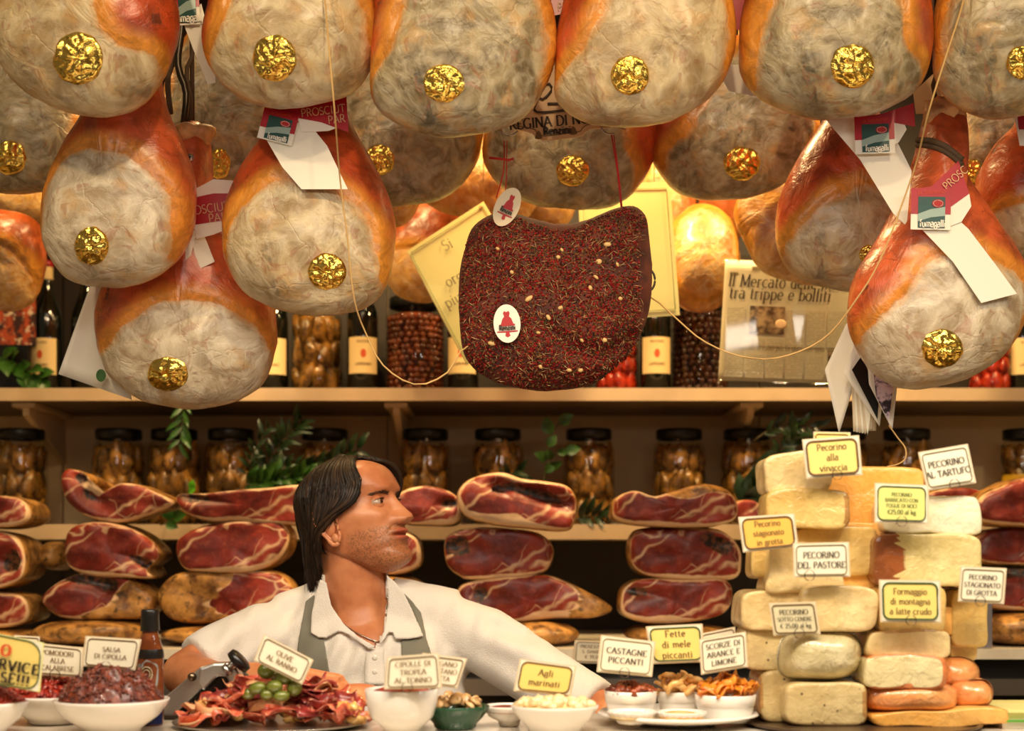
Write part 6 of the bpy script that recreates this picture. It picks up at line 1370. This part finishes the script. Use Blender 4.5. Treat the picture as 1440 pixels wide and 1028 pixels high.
CQ = [
 ('grape marc cheese card, yellow with thick brown border, on the topmost cheese', [(1128,618),(1208,612),(1213,668),(1134,673)], 1.815, 'card_yellow', [('Pecorino', 1), ('alla', 1), ('vinaccia', 1)], 'ink_brown', .21, 'card_yellow', (.55,1.0), .0014, 'ink_brown'),
 ('truffle cheese card, white, tilted above the bright white cheese', [(1291,636),(1361,624),(1373,679),(1304,690)], 1.82, 'card_white', [('PECORINO', 1), ('AL TARTUFO', 1)], 'ink', .2, None, (.56,1.0), .0007, 'ink_grey'),
 ('walnut leaf cheese card, pale green-yellow, price on its last row', [(1230,679),(1306,682),(1306,737),(1230,735)], 1.80, 'card_green', [('PECORINO', .8), ('BARRICATO CON', .8), ('FOGLIE DI NOCI', .8), ('€25,00 al kg', 1.0)], 'ink_green', .14, 'card_green', (.5,1.0), .0009, 'ink_green'),
 ('cave-aged cheese card, orange, tilted at the near side of the pile', [(1038,727),(1117,722),(1123,769),(1045,777)], 1.805, 'card_orange', [('Pecorino', 1), ('stagionato', 1), ('in grotta', 1)], 'ink_brown', .21, 'card_orange', None, .0012, 'ink_brown'),
 ('shepherd cheese card, white with grey rule, in the middle of the pile', [(1115,764),(1194,762),(1196,811),(1116,812)], 1.788, 'card_white', [('PECORINO', 1), ('DEL PASTORE', 1)], 'ink', .23, None, (.28,1.0), .0007, 'ink_grey'),
 ('cave-aged cheese card, white, at the outer edge of the pile', [(1351,796),(1416,799),(1412,850),(1347,846)], 1.80, 'card_white', [('PECORINO', 1), ('STAGIONATO', 1), ('DI GROTTA', 1)], 'ink', .17, None, (.48,1.0), .0007, 'ink_grey'),
 ('mountain cheese card, yellow with dark green border, three rows', [(1236,815),(1323,816),(1324,876),(1238,875)], 1.785, 'card_yellow', [('Formaggio', 1), ('di montagna', 1), ('a latte crudo', 1)], 'ink_brown', .185, 'card_yellow', (.5,1.0), .0013, 'ink_green'),
 ('ash cheese card, shaded beige with price, low on the pile', [(1081,848),(1147,846),(1154,892),(1088,894)], 1.795, 'card_grey', [('PECORINO', 1), ('SOTTO CENERE', .8), ('€ 25,00 al kg', .9)], 'ink', .19, None, (.55,1.0), .0008, 'ink_brown'),
]
for lb, q, Y, mt, ln, tx, h, inn, cl, bw, bd in CQ: card(lb, q, Y, mt, ln, tx, h, bd, bw, cl, inn, squeeze=.90, tsp=.07)
card('card top just peeking out behind the grape marc card', [(1144,607),(1196,608),(1196,650),(1144,650)], 1.84, 'card_yellow', [('CHEVRE', .8), ('', .8), ('', .8), ('', 1)], 'ink_brown', .13, 'ink_brown', .0006, None, None)

# ------------------------------------------------------------------ bowls, dishes and food on the counter
def bowl(label, px, Y, rpx, prof='cone', hpx=50, mat='white', name='bowl', z=None, flute=0, base=.5, origin_y=None):
    r = rpx*Y/F; z = ZC + .0006 if z is None else z; h = hpx*Y/F; c = P(px, 0, Y); th = .0028
    if prof == 'cone': outp = [(0,.0008),(r*base*.9,0),(r*base,.002),(r*(base+.02),.006),(r*.80,h*.5),(r*.97,h*.86),(r*.985,h*.93),(r*1.0,h)]
    elif prof == 'round': outp = [(0,.001),(r*base*.8,0),(r*base*.85,.006),(r*.62,.010),(r*.85,h*.38),(r*.96,h*.7),(r,h)]
    elif prof == 'plate': outp = [(0,.0008),(r*.45,0),(r*.5,.003),(r*.8,h*.55),(r,h)]
    else: outp = [(0,.0008),(r*.78,0),(r*.82,.003),(r*.93,h*.55),(r*.935,h*.6),(r*.97,h*.62),(r,h)]
    inp = [(max(q[0]-th, 0), q[1]+ (th if i < 5 else 0)) for i, q in enumerate(outp)][::-1]
    mb = MB(); mb.lathe(outp + [(r-th*.5, h+.0008)] + inp, (c.x, Y, z), 64, flute=flute, amp=.035 if flute else 0)
    o = mb.build(name, M[mat], None, origin=(c.x, Y, z)); tag(o, label, 'bowl' if name != 'plate' else 'plate'); return o, Vector((c.x, Y, z+h)), r
def mound(label, ctr, r, h, mat, seed, name='salsa', rough=.25, chunks=0, csize=.004):
    """heap of chopped food nobody could count"""
    nr, na = 34, 90; V = []; f = []
    for j in range(nr+1):
        for i in range(na):
            a = 2*math.pi*i/na; s_ = j/nr; x, y = r*s_*math.cos(a), r*s_*math.sin(a); q = Vector((x*60, y*60, seed))
            hh = h*(1-s_**2.0)**.7*(1 + rough*noise.noise(q*.4)) + h*rough*(.6*noise.noise(q*1.0) + .5*noise.noise(q*2.1))*(1-s_**6) - .004*s_**8
            V.append((ctr.x + x, ctr.y + y, ctr.z - .003 + hh))
    for j in range(nr):
        for i in range(na): i2 = (i+1) % na; f.append((j*na+i, j*na+i2, (j+1)*na+i2, (j+1)*na+i))
    if chunks:
        rc = random.Random(seed); mb = MB()
        for _ in range(chunks):
            a = rc.uniform(0, 2*math.pi); j = int(nr*math.sqrt(rc.random())*.97); i = int(a/2/math.pi*na); p = V[j*na+i]; q = rc.uniform(.5, 1.25)*csize
            mb.ball((p[0], p[1], p[2]+q*.2), (q, q*rc.uniform(.5, .8), q*rc.uniform(.4, .7)), rotm(rc.uniform(-1,1), rc.uniform(-1,1), a), 7, 5, jit=.6, seed=rc.random()*90)
        b = len(V)
        tmp = (mb.v, [tuple(k+b for k in q) for q in mb.f])
    V.append((ctr.x, ctr.y, ctr.z-.02)) if not chunks else V.extend(tmp[0] + [(ctr.x, ctr.y, ctr.z-.02)]); f += (tmp[1] if chunks else [])
    f += [((nr*na+(i+1) % na), nr*na+i, len(V)-1) for i in range(na)]
    o = link(name, V, f, M[mat], None, origin=(ctr.x, ctr.y, ctr.z)); return tag(o, label, 'food', None, 'stuff')
# dishes at the near end
_, c1, r1 = bowl('white bowl heaped with onion salsa, second along the counter', 157, 1.755, 80, 'cone', 47)
m1 = mound('reddish brown onion salsa heaped high in the white bowl', c1, r1*.93, .038, 'salsa', 3, rough=.45, chunks=700, csize=.0032)
_, c2, r2 = bowl('white bowl behind, holding the dark red dried tomatoes', 75, 1.86, 68, 'cone', 40)
mound('dark red dried tomatoes piled behind the onion salsa', c2, r2*.93, .022, 'tomato', 5, 'dried_tomatoes', chunks=420, csize=.006)
_, c3, r3 = bowl('white bowl cut off at the picture edge under the yellow board', -18, 1.735, 56, 'cone', 46, base=.45)
mound('red chopped tomato relish under the yellow board', c3, r3*.93, .018, 'tomato', 8, 'relish', chunks=420, csize=.0035)
yb = card('large yellow board with rounded corners at the picture edge, SERVICE wording', [(-118,868),(62,904),(56,974),(-124,940)], 1.70, 'card_board', [('', 1)], 'ink', .21, 'ink_green', .0009, (.70,1.0), 'card_yellow', rim=.02)
px_text('lettering', 'O', (7,922), 15, 1.6975, M['ink_orange'], yb, 10, thick=.3, thin=.14)
px_text('lettering', 'SERVICE', (14,943), 14, 1.6975, M['ink'], yb, 10, thick=.26, thin=.13, squeeze=1.12, sp=.16)
px_text('lettering', 'ASE!!!', (13,961), 14, 1.6975, M['ink'], yb, 10, thick=.26, thin=.13, squeeze=1.1, sp=.16)
card('tomato card, white, half covered by the yellow board', [(44,903),(118,911),(116,953),(46,949)], 1.83, 'card_white', [('POMODORI', 1), ('ALLA', 1), ('CALABRESE', 1)], 'ink_brown', .19, 'ink_brown', .0005, (.45,1.0), squeeze=.95)
card('onion salsa card, white, standing in the salsa bowl', [(120,894),(199,899),(190,943),(115,937)], 1.80, 'card_white', [('SALSA', 1), ('DI CIPOLLA', 1)], 'ink_brown', .18, 'ink_brown', .0006, (.45,1.0), squeeze=1.0)
card('small card edge showing behind the yellow board', [(20,893),(56,895),(55,930),(20,930)], 1.9, 'card_white', [('', 1)], 'ink_brown', .1, 'ink_brown', .0005, None)
# little bottle
t = thing('vinegar_bottle', 'small glass bottle with black cap and grey emblem label beside the salsa', 'bottle', (P(211,0,1.84).x, 1.84, ZC))
bx = (P(211,0,1.84).x, 1.84, ZC+.0005); k = 1.84/F; zz_ = lambda y: (ypx(ZC, 1.84) - y)*k
mb = MB(); mb.lathe([(0,.001),(17*k,0),(19*k,.003),(19*k,zz_(925)),(17.5*k,zz_(912)),(13*k,zz_(897)),(10.5*k,zz_(888)),(10.5*k,zz_(882)),(0,zz_(882))], bx, 36); mb.build('glass_body', veg('amber_glass', (96,44,18), (150,84,44), None, .08, 14), t)
mb = MB(); mb.lathe([(19.3*k,zz_(926)),(19.3*k,zz_(920)),(18.5*k,zz_(915)),(17.9*k,zz_(913))], bx, 36); mb.build('dark_band', M['black'], t)
mb = MB(); mb.lathe([(13*k,zz_(888)),(13.2*k,zz_(887)),(12.4*k,zz_(868)),(12.6*k,zz_(860)),(11*k,zz_(857)),(0,zz_(857))], bx, 28); mb.build('cap', M['black'], t)
def onb(px, py, r_=19.6): a = (px-211)/r_; return Vector((bx[0] + r_*k*math.sin(a), bx[1] - r_*k*math.cos(a), bx[2] + zz_(py)))
lab = spline([(196,935),(204,933),(211,927),(219,931),(227,936),(227,960),(220,972),(211,975),(202,972),(196,960)], 36)
link('paper_label', [onb(*p) for p in lab] , [tuple(range(36))], plain('label_grey', srgb(150,154,150), .5), t, smooth=False)
mb = MB(); mb.tube([onb(211 + 8*math.cos(a), 947 + 10*math.sin(a), 20.0) for a in np.linspace(0, 2*math.pi, 24)], .0006, 5); mb.tube([onb(211 + 5*math.cos(a), 947 + 6*math.sin(a), 20.0) for a in np.linspace(0, 2*math.pi, 18)], .0005, 5); mb.build('emblem', M['card_grey'], t)
v = [onb(x, y, 19.7) for y in (994, 1018) for x in np.linspace(186, 236, 15)]; link('lower_label', v, [(i, i+1, 16+i, 15+i) for i in range(14)], plain('navy_label', srgb(20,32,74), .4), t)
# slicer behind the platter
t = thing('slicer', 'metal meat slicer arm with black knob behind the mixed platter', 'slicer', (P(285,0,1.93).x, 1.93, ZC))
SYD = 1.93
def prism(nm, poly, Y, th, mat, bev=.0015):
    o = flat(nm, poly, Y, mat, t, th); b_ = o.modifiers.new('b', 'BEVEL'); b_.width = bev; b_.segments = 2; return o
prism('carriage_plate', [(222,1006),(226,985),(282,938),(300,934),(304,950),(240,1010)], SYD-.01, .03, M['aluminium'])
prism('blade_guard', [(232,1012),(236,1000),(300,950),(330,938),(346,950),(350,1012)], SYD+.005, .02, M['black'])
prism('arm', [(280,940),(300,933),(320,932),(331,938),(350,976),(336,990),(318,952),(305,952),(286,972),(278,962)], SYD-.022, .028, M['aluminium'], .003)
mb = MB(); mb.tube([P(322,940,SYD-.02), P(332,930,SYD-.02)], .006, 16); mb.tube([P(316,944,SYD-.026), P(322,940,SYD-.026)], .0085, 16); mb.build('knob_stem', M['steel'], t)
mb = MB(); a0, a1 = P(331,934,SYD-.02), P(341,925,SYD-.02); d = (a1-a0).normalized(); mb.tube([a0, a0+d*.002, a1-d*.002, a1], [.012,.0175,.0175,.0135], 22); kb = mb.build('knob', M['black'], t)
mb = MB(); mb.tube([P(270,952,SYD-.0125), P(270,952,SYD-.0165)], .006, 14); mb.build('screw', M['wire'], t)
mb = MB(); mb.box((P(228,0,SYD).x, SYD-.03, ZC+.0005), (P(352,0,SYD).x, SYD+.045, ZC+.006)); mb.build('base', M['darksteel'], t, smooth=False)
# platter of cured meats
PX, PYY = 385, 1.84
t = thing('platter', 'shallow steel platter holding mixed cured meats', 'platter', (P(PX,0,PYY).x, PYY, ZC))
mb = MB(); mb.lathe([(0,.001),(.105,.0008),(.118,.003),(.128,.0062),(.1285,.0072),(.126,.0072),(.116,.0042),(0,.0026)], (P(PX,0,PYY).x, PYY, ZC), 64); o = mb.build('dish', M['steel'], t)
rng = random.Random(21)
def ribbon(mb, c, L, W, rot, curl, seed, n=11, m_=4, th=.0009):
    v = []; r_ = random.Random(seed); ph = r_.uniform(0, 6); fq = r_.uniform(.6, 1.5)
    for s_ in (0, 1):
        for i in range(n):
            for j in range(m_):
                u = i/(n-1)-.5; q = j/(m_-1)-.5; z = curl*math.sin(ph + u*fq*6) + .004*math.sin(q*5+ph*2+u*3); x = u*L; y = q*W*(1-.5*abs(u)) + curl*.5*math.cos(u*5+ph)
                v.append(rot @ Vector((x, y, z + s_*th)) + c)
    N = n*m_; f = []
    for i in range(n-1):
        for j in range(m_-1): a = i*m_+j; f += [(a, a+m_, a+m_+1, a+1), (N+a, N+a+1, N+a+m_+1, N+a+m_)]
    for i in range(n-1):
        a = i*m_; b = i*m_+m_-1; f += [(a, N+a, N+a+m_, a+m_), (b, b+m_, N+b+m_, N+b)]
    for j in range(m_-1): f += [(j, j+1, N+j+1, N+j), ((n-1)*m_+j, N+(n-1)*m_+j, N+(n-1)*m_+j+1, (n-1)*m_+j+1)]
    mb.add(v, f)
M['slice_pale'] = veg('slice_pale', (224,150,104), (240,196,140), (206,96,64), .25, 40)
kinds = [('cold_cut', 'rosy thin-sliced cured ham folded on the platter', 'ham_slice', 66), ('speck', 'dark red folded slice of smoked ham on the platter', 'speck_slice', 34), ('slice_pale', 'pale pink folded slice with cheese tint on the platter', 'pale_slice', 36)]
for mt, lb, nm, cnt in kinds:
    for i in range(cnt):
        x = rng.uniform(262, 512); dy = rng.uniform(-.06, .075); hmax = .0095 + .043*math.exp(-((x-392)/95)**4) * (1 - (dy/.095)**2)
        z = ZC + .008 + rng.random()**.7*hmax; c = Vector(((x-720)/F*(PYY+dy), PYY+dy, z)); 
        if (c.x - P(PX,0,PYY).x)**2 + (c.y-PYY)**2 > .108**2: continue
        mb = MB(); ribbon(mb, Vector((0,0,0)), rng.uniform(.034, .058), rng.uniform(.016, .030), rotm(rng.uniform(-.9, .9), rng.uniform(-.35, .35), rng.uniform(-1, 1)), rng.uniform(.002, .006), rng.random()*99)
        lo = min(p[2] for p in mb.v); c.z = max(c.z, ZC + .005 - lo)
        o = link(nm, [Vector(p) + c for p in mb.v], mb.f, M[mt], None, origin=tuple(c)); tag(o, lb, 'meat', 'cured meat slices on the platter')
for i in range(16):
    x = rng.uniform(270, 505); c = P(x, 0, 1.79 + rng.uniform(0, .05)); c.z = ZC + rng.uniform(.012, .032); mb = MB(); mb.ball((0,0,0), (rng.uniform(.007,.012), .007, .0065), rotm(rng.uniform(-1,1), rng.uniform(-1,1), rng.uniform(-1,1)), 12, 8, jit=.7, seed=i)
    tag(link('crostino_piece', [Vector(p) + c for p in mb.v], mb.f, M['apple'], None, origin=tuple(c)), 'small golden chunk tucked among the cured meats', 'food', 'golden chunks among the meats')
ol = [(375,944,13,11.5,1.80),(398,953,12.5,10.5,1.79),(362,968,13,9,1.785),(386,966,12,9.5,1.78),(414,968,11,11,1.79),(349,976,10,8,1.79),(396,979,12,8,1.775),(412,960,9,7,1.81),(376,977,10,8,1.78),(388,950,9,8,1.815)]
for i, (x, y, a, b, Y) in enumerate(ol):
    mb = MB(); q = Y/F; mb.ball((0,0,0), (a*q, b*q*1.0, b*q), rotm(0, rng.uniform(-.3,.3), rng.uniform(-.4,.4)), 20, 14); c = P(x, y, Y)
    o = thing('green_olive', 'large green olive in the pile on the cured meats', 'olive', tuple(c), 'green olives on the platter'); link('flesh', [Vector(p)+c for p in mb.v], mb.f, M['olive'], o)
card('olive card, white, tilted above the green olives', [(371,892),(441,928),(425,963),(357,929)], 1.775, 'card_white', [('OLIVE', 1), ('AL RANNO', 1)], 'ink_brown', .23, 'ink_brown', .0006, None, squeeze=.95)
# round white bowl, green fluted dish, plates
_, c4, r4 = bowl('deep rounded white bowl behind the red onion card', 565, 1.75, 52, 'round', 62, base=.6)
mound('pickled red onions barely visible in the deep round bowl', c4, r4*.9, .006, 'tomato', 12, 'pickled_onions')
card('red onion and tuna card, white, in front of the deep round bowl', [(544,924),(617,918),(622,968),(540,970)], 1.70, 'card_white', [('CIPOLLE DI', 1), ('TROPEA', 1), ('AL TONNO', 1)], 'ink_brown', .19, 'ink_brown', .0006, (.4,1.0), squeeze=1.0)
card('oregano card, white, slanting behind the red onion card', [(594,918),(657,926),(643,968),(590,962)], 1.76, 'card_white', [('ORIGANO', 1), ('MONTANO', 1), ('FRITTA', 1)], 'ink_brown', .19, 'ink_brown', .0006, None, squeeze=.95)
_, c5, r5 = bowl('dark green fluted dish filled with grilled mushrooms', 640, 1.80, 47, 'cone', 32, 'green_bowl', flute=28, base=.6)
rng = random.Random(31)
def scatter(label, grp, nm, cat, ctr, r, h, cnt, maker, mat):
    for i in range(cnt):
        a = rng.uniform(0, 2*math.pi); s_ = math.sqrt(rng.random())*.86; z = ctr.z + h*(1-s_**2)*rng.uniform(.35, 1.0) - .002; c = Vector((ctr.x + r*s_*math.cos(a), ctr.y + r*s_*math.sin(a), z))
        mb = MB(); maker(mb, i); tag(link(nm, [Vector(p)+c for p in mb.v], mb.f, M[mat], None, origin=tuple(c)), label, cat, grp)
def shroom(mb, i):
    ro = rotm(rng.uniform(-1,1), rng.uniform(-1,1), rng.uniform(0,6)); mb.ball((0,0,0), (.0085,.0085,.0035), ro, 12, 7, jit=.5, seed=i); mb.ball(ro @ Vector((0,0,-.004)), (.003,.003,.006), ro, 8, 6)
for o_, lb in ((0, 'grilled mushroom in the green dish'),): scatter(lb, 'mushrooms in the green dish', 'mushroom', 'mushroom', c5, r5, .017, 24, shroom, 'mushroom')
_, c6, r6 = bowl('white dish with a red rim filling, next to the garlic bowl', 716, 1.83, 37, 'cone', 28, base=.4)
mound('red pepper filling in the small white dish', c6, r6*.92, .004, 'tomato', 15, 'pepper_relish')
_, c7, r7 = bowl('wide white bowl full of marinated garlic cloves', 780, 1.76, 62, 'cone', 38, base=.6)
mound('layer of garlic cloves filling the wide bowl beneath the top ones', c7, r7*.93, .004, 'garlic', 16, 'garlic_bed')
def clove(mb, i): mb.ball((0,0,0), (.0095,.0062,.0060), rotm(rng.uniform(-.4,.4), rng.uniform(-.4,.4), rng.uniform(0,6)), 14, 9, jit=.35, seed=i)
scatter('marinated garlic clove in the wide white bowl', 'garlic cloves in the wide bowl', 'garlic_clove', 'garlic', c7 + Vector((0,0,.002)), r7, .008, 42, clove, 'garlic')
card('marinated garlic card, yellow, standing in the garlic bowl', [(731,926),(811,937),(803,979),(722,972)], 1.79, 'card_yellow', [('Agli', 1), ('marinati', 1)], 'ink_brown', .25, 'ink_brown', .001, None, 'card_yellow', squeeze=1.0)
# oval plate with ramekins
t, cP, rP = bowl('wide shallow white plate under the small pots of fruit', 953, 1.85, 113, 'plate', 15, name='plate', origin_y=None)
zp = ZC + .0045
_, c8, r8 = bowl('white pot of spiced chestnuts on the wide plate', 887, 1.86, 37, 'pot', 40, z=zp+.001, name='ramekin'); mound('spiced brown chestnuts in the pot beneath their card', c8, r8*.93, .009, 'chestnut', 20, 'chestnuts', chunks=120, csize=.007)
_, c9, r9 = bowl('white pot of apple slices between the other two pots', 957, 1.88, 33, 'pot', 37, z=zp+.001, name='ramekin')
_, c10, r10 = bowl('larger white pot of candied citrus peel by the cheeses', 1020, 1.835, 43, 'pot', 38, z=zp+.001, name='ramekin')
_, c11, r11 = bowl('little white fluted saucer in front of the chestnut pot', 889, 1.795, 35, 'cone', 17, z=zp+.003, name='ramekin', flute=20, base=.6)
_, c12, r12 = bowl('little white fluted saucer of golden jelly in front', 958, 1.79, 35, 'cone', 17, z=zp+.003, name='ramekin', flute=20, base=.6)
mound('golden jelly heaped in the little fluted saucer', c12, r12*.92, .004, 'apple', 22, 'jelly'); mound('white cream in the little fluted saucer', c11, r11*.92, .001, 'garlic', 23, 'cream')
def apple(mb, i):
    ro = rotm(rng.uniform(-.8,.8), rng.uniform(-.8,.8), rng.uniform(0,6)); mb.tube([ro @ Vector((.011*math.cos(a), .011*math.sin(a), .001*math.sin(3*a))) for a in np.linspace(.3, 5.2, 16)], [.0018 + .0022*math.sin(math.pi*i_/15) for i_ in range(16)], 8)
scatter('curled spiced apple slice heaped in the middle pot', 'apple slices in the middle pot', 'apple_slice', 'fruit', c9, r9, .030, 22, apple, 'apple')
def peel(mb, i): ribbon(mb, Vector((0,0,0)), .034, .0065, rotm(rng.uniform(-1,1), rng.uniform(-.5,.7), rng.uniform(0,6)), .003, rng.random()*99, 9, 3, .0022)
scatter('strip of candied orange peel heaped in the larger pot', 'orange peel strips in the pot', 'orange_peel', 'fruit', c10, r10*.95, .026, 44, peel, 'peel')
card('chestnut card, white, leaning behind the chestnut pot', [(845,893),(922,902),(917,952),(839,945)], 1.83, 'card_white', [('CASTAGNE', 1), ('PICCANTI', 1)], 'ink', .2, 'ink_grey', .0006, (.5,1.0), squeeze=1.0)
card('apple slice card, yellow, above the middle pot', [(908,881),(988,877),(991,931),(917,934)], 1.84, 'card_yellow', [('Fette', 1), ('di mele', 1), ('piccanti', 1)], 'ink_brown', .22, 'ink_green', .001, None, 'card_yellow', squeeze=.98)
card('citrus peel card, shaded white, behind the larger pot', [(983,899),(1049,888),(1052,938),(986,949)], 1.81, 'card_white', [('SCORZE DI', 1), ('ARANCE E', 1), ('LIMONE', 1)], 'ink', .19, 'ink_brown', .0006, None, squeeze=.95)
card('small ham price card standing on the back counter by the chestnut card', [(808,900),(862,902),(860,934),(806,932)], 3.012, 'card_white', [('PROSCIUTTO', .9), ('S. DANIELE', .9), ('€ 39,00', 1)], 'ink_brown', .19, 'ink_brown', .0008, None)
card('card top edge peeking out behind the citrus peel card', [(985,891),(1034,881),(1036,920),(988,928)], 1.88, 'card_white', [('', 1)], 'ink', .1, 'ink_brown', .0005, None)
